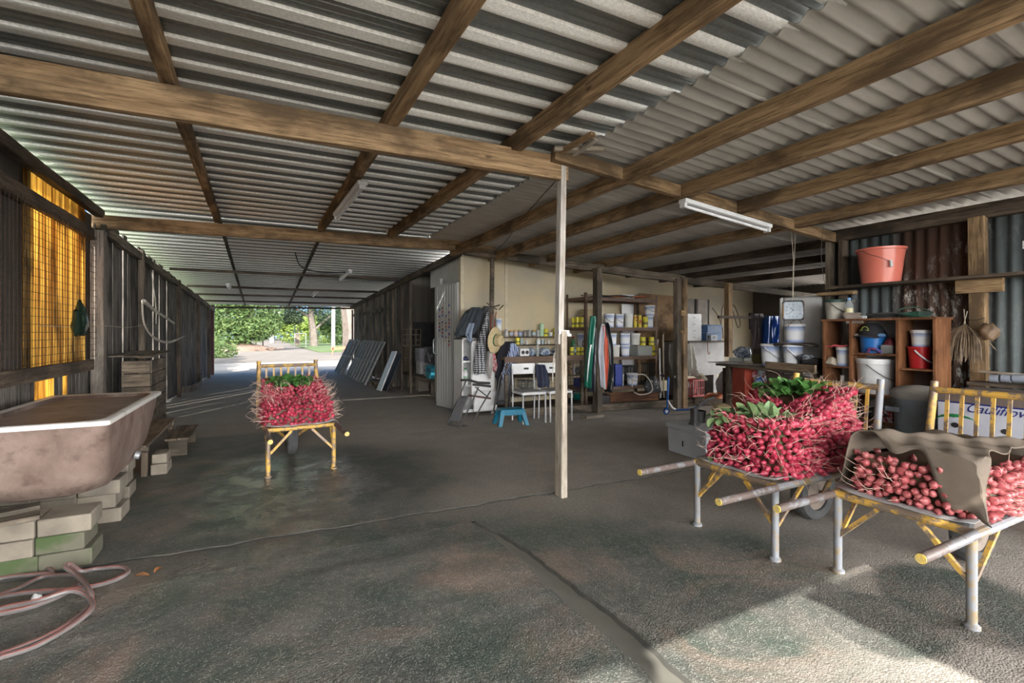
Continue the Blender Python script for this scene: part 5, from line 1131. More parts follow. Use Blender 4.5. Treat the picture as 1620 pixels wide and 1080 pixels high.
# folded zero-gravity lounger: rear frames leaning
O = Vector((2.93, 6.75, 0)); t = T('folding_lounger', 'black folding mesh lounger leaning by the fridge shell', 'lounger', O)
L_ = lambda u, v, y: AY(u, v, y) - O
for (nm, pts_, y_) in (('frame_leg', [(708, 671), (722, 640), (737, 603)], 6.45), ('frame_leg', [(727, 675), (745, 640), (757, 612)], 6.35), ('frame_leg', [(745, 674), (760, 645), (776, 618)], 6.55), ('armrest', [(729, 601), (742, 601), (756, 605), (775, 606)], 6.5), ('armrest', [(748, 608), (760, 609), (776, 611)], 6.4)):
    mb = MB(); mb.tube([L_(u, v, y_) for u, v in pts_], .011 if nm == 'frame_leg' else .018, 8); mb.build(nm, M_BLACK, t)
mb = MB(); mb.tube([L_(708, 671, 6.45), L_(727, 675, 6.35)], .011, 8); mb.tube([L_(730, 673, 6.45), L_(745, 674, 6.55)], .011, 8); mb.build('foot_bar', M_BLACK, t)
mb = MB(); mb.tube([L_(752, 612, 6.5), L_(772, 628, 6.5)], .009, 6); mb.build('link_bar', M_BLACK, t); mb = MB(); mb.tube([L_(741, 625, 6.55), L_(776, 630, 6.6)], .016, 6); mb.build('link_bar', plain('dark_red_brown', (0.08, 0.04, 0.03)), t)
a, b_, c, d_ = L_(710, 665, 6.46), L_(728, 668, 6.38), L_(742, 626, 6.40), L_(727, 626, 6.48); mb = MB()
mb.grid([[a.lerp(b_, k / 6) * (1 - i / 8) + d_.lerp(c, k / 6) * (i / 8) + Vector((0, .03 * math.sin(math.pi * i / 8), 0)) for k in range(7)] for i in range(9)]); mb.build('mesh_fabric', plain('black_mesh', (0.035, 0.037, 0.04), (0.07, 0.07, 0.075), sc=80), t, solid=.003)
# second black folded chair behind the shirt
O = Vector((3.45, 7.0, 0)); t = T('folding_lounger', 'black folded lounger standing behind the hanging striped shirt', 'lounger', O)
for (pts_, y_) in (([(781, 650), (790, 600), (807, 560)], 7.0), ([(806, 648), (808, 610), (818, 560)], 6.95)): mb = MB(); mb.tube([AY(u, v, y_) - O for u, v in pts_], .012, 8); mb.build('frame_leg', M_BLACK, t)
mb = MB(); a, b_, c, d_ = AY(784, 640, 7.0) - O, AY(805, 640, 6.96) - O, AY(815, 566, 6.96) - O, AY(800, 566, 7.0) - O; mb.grid([[a.lerp(b_, k / 4) * (1 - i / 6) + d_.lerp(c, k / 4) * (i / 6) for k in range(5)] for i in range(7)]); mb.build('mesh_fabric', _mats['black_mesh'], t, solid=.004)
mb = MB(); mb.tube([AY(783, 635, 7.0) - O, AY(806, 633, 6.96) - O], .01, 6); mb.build('foot_bar', M_BLACK, t)
# teal bucket on the floor
loc, r, h = on(924.5, 24, 6.72, .0, 624); p = G(924, 641); pail('teal bucket on the floor between the chair and the rough grey post', (p.x, p.y + .12, .0), .14, .23, plain('teal_plastic', (0.01, 0.22, 0.20), (0.01, 0.17, 0.16), rough=.4, st=0), handle=1, open_=True, rb_=.72, name='bucket')
# ---------------------------------------------------------------- bookcase against the rusty wall
BX, BZ0 = 5.52, 0.42
ya = AX(1478, 498, BX).y; yb = AX(1303, 507, BX).y; HB = 1.49
t = T('bookcase', 'brown open bookcase with three bays standing by the rusty wall', 'bookcase', (BX, (ya + yb) / 2, BZ0)); W2 = (yb - ya) / 2; ZH = HB - BZ0
yv = [W2, AX(1345, 520, BX).y - (ya + yb) / 2, AX(1419, 520, BX).y - (ya + yb) / 2, -W2]
for k, y in enumerate(yv):
    s = -1 if k == 0 else (1 if k == 3 else 0)
    mb = MB(); mb.bb((0, y + s * .0 - .011, 0), (.30, y + .011, ZH - .02)); mb.build('side_panel' if s else 'divider', W_LAM, t)
mb = MB(); mb.bb((-.015, -W2 - .02, ZH - .022), (.32, W2 + .02, ZH)); mb.build('top', W_LAM, t)
zz = lambda u, v: AX(u, v, BX).z - BZ0
for (a, b_, z) in ((yv[0], yv[1], zz(1325, 579)), (yv[1], yv[2], zz(1385, 559)), (yv[1], yv[2], zz(1385, 624)), (yv[2], yv[3], zz(1440, 583)), (yv[0], yv[2], .02), (yv[2], yv[3], .02)):
    mb = MB(); mb.bb((.005, b_ + .01, z - .018), (.29, a - .01, z)); mb.build('shelf', W_LAM, t)
mb = MB(); mb.bb((.29, yv[3], 0), (.296, yv[2], ZH - .02)); mb.build('back_panel', plain('brown_back', (0.13, 0.09, 0.07)), t)
mb = MB(); mb.bb((.29, yv[2], 0), (.296, yv[1] + .05, ZH - .02)); mb.build('back_panel', plain('pale_back_sheet', (0.5, 0.52, 0.54)), t)
block((BX + .15, (ya + yb) / 2, 0), (.36, yb - ya + .04, BZ0 - .002), W_DARK, 'low dark plank platform under the brown bookcase', None)
bpy.data.objects[-1] if False else None
def bx(u, w_, vt, zs, dx=.14):
    p = AX(u, 525, BX + dx); d = dep(p); return (BX + dx, p.y, zs), w_ / 2 * d / F, (V0 - vt) / F * d + H - zs
zs = lambda z: BZ0 + z
loc, r, h = bx(1335, 23, 549, zs(zz(1325, 579)), .12); pail('blue and white pail with a small bird print in the narrow bookcase bay', loc, r * .9, h, handle=0)
mb = MB(); c = Vector(loc) + Vector((-.02, .03, h)); mb.tube(cat_rom([c + Vector((-.02, .08, -.0)), c + Vector((-.05, .03, .02)), c + Vector((-.03, -.03, .01)), c + Vector((0, -.08, .02))], 4), .012, 6)
for k in range(4): mb.tube([c + Vector((-.03, .07 + k * .0, 0)), c + Vector((-.07, .05 + k * .02, .012))], .007, 5)
tag(mb.build('rubber_glove', plain('pink_rubber', (0.65, 0.12, 0.13))), 'pink rubber glove draped on the pail in the narrow bay', 'glove')
mb = MB(); mb.box((loc[0] - .06, loc[1] + .09, loc[2] + .045), (.08, .05, .085), taper=1.6, ry=.3); tag(mb.build('cloth_rag', plain('beige_cloth', (0.45, 0.4, 0.32)), bevel=.01), 'beige rag leaning on the pail in the narrow bay', 'rag')
# blue basin with a cap
loc, r, h = bx(1381, 36, 530, zs(zz(1385, 559)), .15)
t = pail('round blue tub holding gloves and a black cap in the middle bay', loc, r, h, plain('blue_tub_plastic', (0.02, 0.16, 0.48), (0.015, 0.13, 0.42), rough=.35, st=0), handle=0, open_=True, name='tub', cat='tub')
t = T('baseball_cap', 'black cap with a yellow-green badge on the blue tub', 'cap', (loc[0] - .02, loc[1], loc[2] + h - .005), R(170))
mb = MB(); mb.lathe([(r * .98, 0), (r * .95, .05), (r * .72, .10), (r * .35, .128), (.0, .133)], (0, 0, 0), 20); mb.build('crown', plain('black_cloth', (0.012, 0.013, 0.018), (0.02, 0.02, 0.026), rough=.9), t)
mb = MB(); mb.grid([[(r * .9 * math.cos(a) + (.09 * k / 3) * max(0, math.cos(a)), r * .9 * math.sin(a), .006 - .012 * (k / 3) - .02 * abs(math.sin(a)) ** 2 * k / 3) for a in [R(-75 + 15 * i) for i in range(11)]] for k in range(4)]); mb.build('peak', _mats['black_cloth'], t, solid=.004)
mb = MB(); q = [(r * .80, .035 * math.cos(R(a)), .062 + .032 * math.sin(R(a))) for a in range(0, 181, 20)]; mb.tube([(x + .003, y, z) for x, y, z in q], .0035, 5); mb.bb((r * .86, -.045, .052), (r * .895, .045, .060)); mb.build('badge', plain('yellow_green_thread', (0.45, 0.5, 0.08)), t)
for k, (dy, c) in enumerate(((.17, (.35, .33, .3)), (-.15, (.15, .3, .55)))):
    mb = MB(); mb.lathe([(.001, -.02), (.03, -.012), (.035, .0), (.025, .016), (0, .02)], (loc[0] - .06, loc[1] + dy * r * 5.5, loc[2] + h + .0), 12, sy=1.5); tag(mb.build('work_glove', plain('glove_%d' % k, c)), ['grey work glove over the rim of the blue tub', 'blue work glove over the rim of the blue tub'][k], 'glove')
loc2, r, h = bx(1408, 18, 544, zs(zz(1385, 559)), .10); crate('clear punnet holding dark red cloth beside the blue tub', loc2, (.12, r * 1.9, h * .9), M_GLG, slats=False, th=.004, name='punnet', cat='punnet')
bag('cloth_bundle', 'dark red cloth bundled in the clear punnet', (loc2[0], loc2[1], loc2[2] + .02), (.05, r * .8, h * 1.35), plain('dark_red_cloth', (0.16, 0.015, 0.03)), seed=5, cat='bundle')
mb = MB(); mb.tube(cat_rom([Vector(loc) + Vector((-.13, -.02, .01)), Vector(loc) + Vector((-.15, -.05, .05)), Vector(loc) + Vector((-.14, -.10, .04)), Vector(loc) + Vector((-.12, -.14, .01))], 4), .014, 6); tag(mb.build('coiled_strap', plain('blue_red_strap', (0.03, 0.06, 0.25), (0.3, 0.03, 0.05), sc=40, lo=.45, hi=.55)), 'blue and red strap lying before the blue tub', 'strap')
loc, r, h = bx(1386, 55, 566.5, zs(zz(1385, 624)), .17); pail('large white ribbed pail in the middle bay of the bookcase', loc, r * .97, h, M_WHITE, handle=1)
loc, r, h = bx(1455, 32, 548, zs(zz(1440, 583)), .16); pail('open red bucket with a white handle in the right-hand bay', loc, r * .96, h, plain('red_bucket_plastic', (0.50, 0.02, 0.025), (0.42, 0.018, 0.02), rough=.3, st=0), handle=2, hm_=M_WHITE, open_=True, rb_=.8, name='bucket', hang=-.9)
loc_, r_, h_ = bx(1457, 27, 521, loc[2] + h + .002, .16); pail('blue and white pail stacked on the red bucket', (loc_[0], loc_[1], loc[2] + h * .985), r_ * .97, h_ + .0, handle=0)
# bookcase floor items
loc, r, h = bx(1384, 14, 646, zs(.02), .14); crate('black basket at the foot of the middle bay', (loc[0], loc[1], loc[2] + .001), (.16, .12, max(.1, min(h, .12))), M_BLACK, slats=True, th=.006)
loc, r, h = bx(1407, 20, 646, zs(.02), .12); t = carton('small red and blue packet box at the foot of the middle bay', (loc[0], loc[1], loc[2] + .001), (.14, .12, .11), plain('red_blue_print', (0.35, 0.02, 0.05), (0.5, 0.5, 0.6), sc=30, lo=.48, hi=.52), lid=False)
# on top
ZT = HB + .001
def bt(u, w_, vt, dx): return bx(u, w_, vt, ZT, dx)
loc, r, h = bt(1321, 27, 474, .12); t = pail('old cream pail with a dark green lid on top of the bookcase', loc, r, h, plain('grubby_cream', (0.5, 0.48, 0.42), (0.32, 0.3, 0.26)), lid=plain('dark_green_lid', (0.02, 0.06, 0.05)), handle=1)
loc3, r3, h3 = bt(1346, 14, 474, .24); pail('black pail at the back of the bookcase top behind the bottle', loc3, .07, h3, M_BLACK, lid=M_BLACK, handle=0)
loc, r, h = bt(1343, 12, 471, .06); bottle('clear bottle with a blue cap and yellow label on the bookcase top', loc, r, h, M_GL, (0.15, 0.35, 0.65), band=(0.55, 0.5, 0.2))
p = bt(1352, 10, 490, .02)[0]; mb = MB(); mb.grid([[(p[0] - .03 + .01 * k, p[1] + .09 - .02 * k + .02 * math.sin(i), p[2] + z) for k in range(8)] for i, z in enumerate((.05, .062, .045, .02, -.02, -.05))]); tag(mb.build('cloth_rag', plain('grey_brown_cloth', (0.22, 0.18, 0.15)), solid=.008), 'grey-brown rag hanging over the front edge of the bookcase top', 'rag')
p = bt(1362, 17, 500, .10)[0]; carton('small flat white box lying on the bookcase top', p, (.08, .15, .03), M_WHITE, lid=False)
for k, (u, w_, lab) in enumerate(((1397, 38, 'low coil of black cable on the bookcase top beside the flat white box'), (1447, 36, 'tangled black cable and green charger on the bookcase top'))):
    c = Vector(bt(u, 10, 490, .14)[0]); mb = MB()
    for q in range(4): mb.tube([c + Vector((.07 * math.cos(a * .42 + q), (w_ / 2 * 4.9 / F) * math.sin(a * .42 + q * .4), .012 + q * .013 + .006 * math.sin(a + q) + (.05 * k * max(0, math.sin(a * .42)) if q == 3 else 0))) for a in range(16)], .006, 5)
    if k: mb.box((c.x, c.y, c.z + .03), (.08, .10, .055))
    tag(mb.build('cable_coil', M_BLACK if not k else plain('black_green_cable', (0.015, 0.02, 0.02), (0.02, 0.1, 0.06), sc=6)), lab, 'cable')

# ---------------------------------------------------------------- pink bucket on the wall shelf
p = AX(1391, 446, 5.90); t = pail('big salmon pink bucket with a wire handle on the wall shelf', (5.93, p.y + .0, 1.876), .215, .37, plain('salmon_plastic', (0.72, 0.20, 0.15), (0.66, 0.18, 0.13), rough=.28, st=0), handle=0, open_=True, rb_=.80, name='bucket')
mb = MB(); mb.tube(cat_rom([(-.20, .09, .355), (-.235, .0, .30), (-.21, -.10, .25), (-.16, -.16, .21)], 5), .003, 6); mb.build('handle', M_WIRE, t); mb = MB(); mb.tube([(-.15, -.165, .22), (-.15, -.17, .15)], .014, 8); mb.build('handle_grip', M_WHITE, t)

# ---------------------------------------------------------------- things on the rusty wall
c = AX(1527, 512, 5.90); r = random.Random(8); mb = MB(); O = Vector(c)
for k in range(150):
    a = r.uniform(0, 6.28); q = r.random() ** .5; e = Vector((-.05 + .07 * math.cos(a) * q, .15 * math.sin(a) * q, -r.uniform(.2, .38))); m_ = Vector((e.x * .5 - .02, e.y * .8, e.z * .45))
    mb.tube(cat_rom([(0, 0, 0), m_, e], 3), [.003] * 4 + [.0045, .004, .002], 4, cap=False)
for k in range(22):
    a = r.uniform(0, 3.14); e = Vector((-.06, .26 * math.cos(a), -.05 - .2 * r.random())); mb.tube(cat_rom([(0, 0, -.05), e * .6 + Vector((0, 0, .02)), e], 3), .0016, 3, cap=False)
t = T('herb_bundle', 'bundle of dried brown stalks hung by string from the wall post', 'bundle', O); mb.build('stalks', plain('dried_stalks', (0.26, 0.19, 0.12), (0.13, 0.09, 0.06), sc=20), t)
mb = MB(); mb.tube([(0, 0, .0), (0, .01, .14)], .004, 5); mb.tube([(.0, .01, .0), (-.01, -.02, .12)], .003, 5); mb.build('tie_string', M_STRING, t)
c = AX(1566, 524, 5.90); bag('paper_bag', 'small crumpled brown paper bag hanging beside the wall post', c - Vector((.03, 0, .08)), (.05, .07, .15), plain('brown_paper', (0.22, 0.14, 0.08), (0.12, 0.08, 0.05), sc=20), seed=3)
mb = MB(); mb.tube(cat_rom([(5.94, AX(1518, 500, 5.94).y, 1.50), (5.93, AX(1540, 505, 5.93).y, 1.46), (5.94, AX(1558, 502, 5.94).y, 1.48)], 4), .004, 5); tag(mb.build('twine_loop', M_WIRE), 'dark twine tied round the wall post above the dried stalks', 'twine')
a, b_ = AX(1548, 587, 5.86), AX(1640, 594, 5.86); timber('timber_stick', (5.86, a.y, a.z), (5.86, b_.y - .3, b_.z - .01), .02, .02, W_PALE, 'long pale stick lying along the foot of the rusty wall', 'stick')
for k, (u0, u1) in enumerate(((1567, 1581), (1585, 1600), (1603, 1622))):
    a, b_ = AX(u0, 598, 5.80), AX(u1, 599, 5.80); mb = MB(); mb.tube([(5.80, a.y, a.z), (5.80, b_.y, b_.z)], .035, 12); tag(mb.build('foil_roll', plain('silver_wrap', (0.45, 0.5, 0.6), (0.3, 0.33, 0.4), rough=.3, metal=.3)), ['first silver roll beside the wall post foot', 'second silver roll along the rusty wall foot', 'third silver roll at the picture edge by the rusty wall'][k], 'roll')
timber('timber_ledge', (5.86, a.y - .4, .88), (5.86, AX(1560, 600, 5.86).y + .1, .88), .22, .03, W_DARK, 'dark ledge along the rusty wall carrying the silver rolls', 'ledge')
p = AX(1618, 387, 6.0); mb = MB(); mb.tube([(6.05, p.y, p.z), (6.0, p.y - .1, p.z)], .008, 6); mb.tube([(6.05, p.y + .01, p.z - .03), (6.05, p.y + .01, p.z + .04)], .008, 6); tag(mb.build('wall_hook', M_WHITE), 'small white hook on the rusty wall at the picture edge', 'hook')

# ---------------------------------------------------------------- wheelie bin / lidded bin
c = AX(1452, 600, 5.05); t = T('rubbish_bin', 'grey plastic bin with a dusty lid in front of the bookcase', 'bin', (c.x, c.y, 0)); r = .185
mb = MB(); mb.lathe([(r * .72, 0), (r * .90, .72), (r * .93, .73), (r * .93, .78), (r * .98, .785)], (0, 0, 0), 28); mb.build('body', plain('blue_grey_plastic', (0.17, 0.20, 0.24), (0.13, 0.15, 0.18), rough=.5), t)
mb = MB(); mb.lathe([(r * 1.04, .775), (r * 1.05, .83), (r * .95, .85), (r * .5, .88), (0, .89)], (0, 0, 0), 28); mb.build('lid', plain('dusty_grey_lid', (0.27, 0.25, 0.23), (0.17, 0.18, 0.2)), t)
mb = MB(); mb.bb((-r * 1.05, .05, .66), (-r * .85, .16, .70)); mb.build('handle', plain('blue_grey_plastic', (0, 0, 0)), t)

# ---------------------------------------------------------------- cauliflower carton
CX = 4.56; y1_ = AX(1484, 632, CX).y; CY = (y1_ + .75) / 2
t = T('vegetable_carton', 'large waxed cauliflower carton with a green swoosh behind the sack-covered barrow', 'box', (CX + .33, CY, 0)); hw_ = y1_ - CY
m_c = plain('lilac_white_card', (0.50, 0.52, 0.60), (0.44, 0.46, 0.54), rough=.6, st=0); m_d = plain('dirty_brown_card', (0.15, 0.115, 0.10), (0.10, 0.08, 0.07), rough=.85)
mb = MB(); mb.bb((-.33, -hw_, .30), (.33, hw_, .835)); mb.build('body', m_c, t)
mb = MB(); mb.bb((-.335, -hw_ - .005, .835), (.335, hw_ + .005, .90)); mb.build('lid', m_d, t)
mb = MB(); mb.bb((-.32, -hw_ + .01, 0), (.32, hw_ - .01, .30)); mb.build('base', m_d, t)
mb = MB(); mb.bb((-.33 - .0015, -hw_, .823), (-.33, hw_, .834)); mb.build('printed_line', plain('navy_print', (0.012, 0.02, 0.16), (0.012, 0.02, 0.14), st=0), t)
mb = MB(); mb.beam((-.343, -hw_ - .01, .905), (-.343, hw_, .905), .02, .012); mb.build('edge_strip', plain('grey_strip', (0.2, 0.2, 0.23)), t)
text('printed_word', 'Cauliflowers', .088, _mats['navy_print'], t, (-.3318, 1.66 - .235 - CY, .795), (R(90), 0, R(-90)), shear=.45)
mb = MB(); n_ = 18; ou, inn = [], []
for i in range(n_ + 1):
    a = R(8 + 150 * i / n_); ou.append((-.3315, .125 * math.cos(a), .068 * math.sin(a))); w_ = .6 + .38 * abs((i / n_) - .5) * (1.9 if i > n_ / 2 else 1.6); inn.append((-.3315, .125 * w_ * 1.12 * math.cos(a), .068 * w_ * math.sin(a)))
mb.grid([[Vector(p) + Vector((0, 1.70 - CY, .675)) for p in ou], [Vector(p) + Vector((0, 1.70 - CY, .675)) for p in inn]]); mb.build('green_swoosh', plain('green_print', (0.01, 0.20, 0.06), (0.01, 0.17, 0.05), st=0), t, solid=.0006)
for y in (1.705, 1.43): mb = MB(); mb.lathe([(.024, -.002), (.024, .002)], (-.331, y - CY, .66), 14, axis=0, sy=.8); mb.build('hand_hole', M_BLACK, t)

# ---------------------------------------------------------------- bench of pails
A0, B0 = (5.85, 4.80), (5.48, 3.30)
t = T('pail_bench', 'rough bench of planks and grey board carrying the blue and white pails', 'bench', (5.9, 4.05, 0))
for k in range(4): timber('plank', (A0[0] - 5.9 + k * .17 - .0, .80, .885), (B0[0] - 5.9 + k * .17, -.70, .885), .165, .03, W_GREY, parent=t)
mb = MB(); mb.add([(-.14, .95, .905), (-.10, -.05, .905), (.5, -.05, .905), (.5, .95, .905), (-.14, .95, .913), (-.10, -.05, .913), (.5, -.05, .913), (.5, .95, .913)], [(0, 3, 2, 1), (4, 5, 6, 7), (0, 1, 5, 4), (1, 2, 6, 5), (2, 3, 7, 6), (3, 0, 4, 7)]); mb.build('grey_board', plain('grey_board', (0.33, 0.32, 0.30)), t)
for (x, y) in ((.03, .72), (.45, .72), (-.2, -.66), (.35, -.66)): timber('leg', (x, y, 0), (x, y, .87), .07, .07, W_GREY, parent=t)
a, b_ = AX(1240, 570, 5.53), AX(1302, 572, 5.45)
timber('timber_board', (5.58, 3.95, .94), (5.42, 3.24, .94), .03, .085, wood('tan_board', (0.33, 0.25, 0.17), (0.25, 0.18, 0.12)), 'short tan board on edge along the front of the pail bench', 'board')
def bn(u, w_, x): p = AX(u, 525, x); return p.y, w_ / 2 * dep(p) / F, dep(p)
def bpail(label, u, w_, vt, vb, x, z0=None, **k):
    y, r, d = bn(u, w_, x); z = z0 if z0 is not None else H - (vb - V0) / F * d; h = H - (vt - V0) / F * d - z
    return pail(label, (x, y, z), r, h, **k), z + h, y
_, zt1, _ = bpail('blue and white pail on the bench nearest the hanging blue tarp, its lid ajar', 1220, 30, 543.5, 570, 5.80, z0=.914, handle=2, hm_=M_WHITE)
_, zt2, y2 = bpail('blue and white pail on the bench with a mat and another pail on top', 1254.5, 28, 544, 567, 5.72, z0=.914, handle=2, hm_=M_WHITE)
mb = MB(); mb.rings([[(5.72 + .17 * math.cos(a) * (1 + .15 * math.sin(3 * a)), y2 - .03 + .26 * math.sin(a), zt2 + .006 - .035 * abs(math.sin(a)) ** 4 + dz) for a in [math.pi * 2 * i / 24 for i in range(24)]] for dz in (0, .012)]); tag(mb.build('rubber_mat', plain('brown_mat', (0.12, 0.09, 0.075))), 'drooping brown mat sandwiched between two stacked pails', 'mat')
_, zt3, _ = bpail('blue and white pail on top of the brown mat under the clock', 1257, 30, 512.5, 541, 5.72, z0=zt2 + .02, handle=1, hang=.62)
y, r, d = bn(1287, 30, 5.66); crate('black crate on the bench beside the bookcase', (5.70, y, .914), (.22, r * 1.9, .13), M_BLACK, slats=False)
bag('plastic_bag', 'clear crumpled bag over the black crate edge', (5.60, y + .06, 1.03), (.05, .09, .06), M_CLD, seed=7)
y, r, d = bn(1183, 14, 5.9); mb = MB(); mb.lathe([(.0, 0), (.06, .005), (.07, .02), (.05, .035), (0, .04)], (0, 0, 0), 16); tag(mb.build('stone', plain('cream_stone', (0.5, 0.45, 0.35)), loc=(5.9, y, .914)), 'smooth cream stone on the bench end', 'stone')
y, r, d = bn(1199, 18, 6.1); mb = MB(); mb.lathe([(r, 0), (r, .12), (r * .9, .12), (r * .88, .02), (0, .02)], (0, 0, 0), 18); tag(mb.build('olive_tin', plain('olive_paint', (0.13, 0.11, 0.03)), loc=(6.1, y, .914)), 'short open olive tin behind the nearest bench pail', 'tin')
y, r, d = bn(1175, 26, 6.5); crate('clear box of plastic wrap behind the bench end', (6.5, y, .80), (.3, r * 2, .16), M_GLG, slats=False); bag('plastic_bag', 'clear bluish plastic heaped behind the bench end', (6.5, y, .96), (.12, r * 1.0, .16), M_CLB, seed=11)
block((6.5, y, 0), (.35, .45, .795), W_DARK, 'dark timber stand behind the pail bench', None)
# red locker below
a = AX(1143, 600, 5.86); b_ = AX(1170, 600, 5.72)
t, L = place2('red_cabinet', 'red-orange painted metal cabinet under the bench end', 'cabinet', (5.86, 4.66), (5.72, 4.42 - .1), .10)
mb = MB(); mb.bb((0, .0, 0), (L * .8, .30, .765)); mb.build('body', plain('red_orange_paint', (0.42, 0.06, 0.03), (0.33, 0.045, 0.03), rough=.5), t); mb = MB(); mb.bb((L * .80, .0, 0), (L * .86, .012, .765)); mb.build('door_edge', plain('red_orange_light', (0.5, 0.09, 0.05)), t); mb = MB(); mb.bb((L * .86, .06, .0), (L * 1.2, .3, .48)); mb.build('side_box', plain('crimson_paint', (0.30, 0.015, 0.02)), t)
y, r, d = bn(1190, 26, 5.85); bag('cloth_bundle', 'bundle of red, white and blue patterned cloth stuffed under the bench', (5.95, y, .52), (.10, r, .34), plain('red_white_blue_cloth', (0.45, 0.03, 0.06), (0.6, 0.62, 0.66), sc=16, lo=.47, hi=.52), seed=6, cat='bundle')
y, r, d = bn(1200, 16, 5.80); bag('cloth_bundle', 'blue and white rag beside the patterned bundle under the bench', (5.80, y - .01, .62), (.05, r, .14), plain('blue_white_cloth', (0.02, 0.12, 0.5), (0.6, 0.62, 0.66), sc=20, lo=.47, hi=.52), seed=8, cat='bundle')
block((5.95, 4.12, .0), (.24, .40, .51), M_BLACK, 'black box under the bench below the patterned cloth', None)
a, b_ = AX(1216, 620, 5.62), AX(1233, 620, 5.58)
t = T('folded_carton', 'flattened dark brown cardboard carton leaning under the bench', 'box', (5.60, (AX(1224, 620, 5.6).y), .25)); mb = MB(); mb.box((0, 0, .27), (.05, .17, .54), rx=R(5)); mb.build('panel', plain('dark_card', (0.075, 0.05, 0.04), (0.05, 0.035, 0.03)), t); mb = MB(); mb.box((.03, -.18, .555), (.03, .5, .05)); mb.build('flap', _mats['dark_card'], t); mb = MB(); mb.box((.02, -.40, .35), (.04, .07, .46), rx=R(5)); mb.build('corner', _mats['dark_card'], t)
yy_ = AX(1249, 605, 5.64).y; t = T('vegetable_carton', 'small white carton with purple print and a green arc leaning under the bench', 'box', (5.66, yy_, .35), rot=(R(4), 0, 0)); mb = MB(); mb.bb((0, -.12, 0), (.25, .12, .44)); mb.build('body', m_c, t)
text('printed_word', 'RURAL', .055, _mats['navy_print'], t, (-.0015, .065, .27), (R(90), R(90), R(-90)))
mb = MB(); mb.tube(cat_rom([(-.001, .10, .43), (-.001, .05, .40), (-.001, .02, .33), (-.001, .015, .27)], 4), .007, 4); mb.build('green_arc', _mats['green_print'], t); mb = MB(); mb.bb((-.002, -.0, .16), (0, .05, .22)); mb.build('pink_print', plain('pink_print', (0.45, 0.12, 0.35)), t)
yy_ = AX(1290, 605, 5.66).y; carton('white carton under the bench next to the bookcase', (5.85, yy_ + .02, .35), (.3, .30, .5), M_WHITE, lid=False)
block((5.80, 3.70, 0), (.40, .72, .349), W_DARK, 'low dark timber plinth under the cartons below the bench', None)

# ---------------------------------------------------------------- white fridge side behind, clock on a cord
t = T('upright_freezer', 'tall white freezer standing behind the pail bench and bookcase', 'freezer', (6.30, 4.0, 0)); yq = AX(1232, 500, 6.02).y
mb = MB(); mb.bb((-.28, 3.53 - 4.0, .05), (.22, yq - 4.0 - .06, 1.80)); mb.build('cabinet', M_FR, t, bevel=.02); mb = MB(); mb.bb((-.28, yq - 4.0 - .055, .05), (.22, yq - 4.0, 1.80)); mb.build('door', M_FR, t, bevel=.02)
mb = MB(); mb.bb((-.2, -.45, 0), (.15, .2, .05)); mb.build('base', M_BLACK, t)
p = AX(1254.5, 491, 5.50); t = T('wall_clock', 'square chrome-rimmed clock hanging on a cord under the roof', 'clock', p, math.atan2(-p.x, p.y) + R(8))
s = .112
mb = MB(); mb.rings([[(x, y, z) for x, z, y in q] for q in ([(a[0], a[1], 0.02) for a in rr(0, 0, s, s * 1.05, 0, .03, 4)], [(a[0], a[1], -.012) for a in rr(0, 0, s, s * 1.05, 0, .03, 4)], [(a[0], a[1], -.02) for a in rr(0, 0, s - .012, s * 1.05 - .012, 0, .025, 4)], [(a[0], a[1], -.010) for a in rr(0, 0, s - .02, s * 1.05 - .02, 0, .02, 4)])], cap=True); mb.build('rim', plain('chrome', (0.55, 0.56, 0.58), rough=.15, metal=.9, st=0), t)
mb = MB(); mb.rings([[(a[0], -.012, a[1]) for a in rr(0, 0, s - .019, s * 1.05 - .019, 0, .02, 4)], [(a[0], -.0125, a[1]) for a in rr(0, 0, s - .019, s * 1.05 - .019, 0, .02, 4)]]); mb.build('face', plain('clock_face', (0.42, 0.48, 0.55), st=0), t)
for k in range(12):
    a = R(90 - 30 * (k + 1)); f = 1 / max(abs(math.cos(a)), abs(math.sin(a))); f = min(f, 1.25)
    text('numeral', str(k + 1), .026, M_BLACK, t, (math.cos(a) * .068 * f, -.0135, math.sin(a) * .072 * f), (R(90), 0, 0))
for nm, a, L, w_ in (('hour_hand', 132, .045, .005), ('minute_hand', 222, .07, .0035), ('alarm_hand', 90, .065, .0022), ('second_hand', 15, .06, .0015)):
    mb = MB(); mb.beam((0, -.015, 0), (math.cos(R(a)) * L, -.015, math.sin(R(a)) * L), w_, .001, (0, 1, 0)); mb.build(nm, M_BLACK, t)
mb = MB(); mb.tube(cat_rom([(p.x - .04, p.y, p.z + .14), (p.x, p.y, p.z + .118), (p.x, p.y + .005, p.z + .3), (p.x + .005, p.y, 2.2), (p.x - .01, p.y + .02, 2.6)], 4), .004, 5); mb.tube([(p.x + .0, p.y, p.z + .12), (p.x + .02, p.y, 2.1), (p.x + .05, p.y, 2.62)], .0035, 5)
tag(mb.build('rope', M_STRING), 'pale cord dropping from the roof to the square clock', 'cord')
mb = MB(); q = AX(1302, 400, 5.7); mb.tube(cat_rom([(5.7, q.y, 2.55), (5.7, q.y + .02, 2.2), (5.7, q.y - .02, 1.9)], 4), .003, 5); tag(mb.build('rope', M_WIRE), 'thin dark cord hanging near the end of the wall shelf', 'cord')

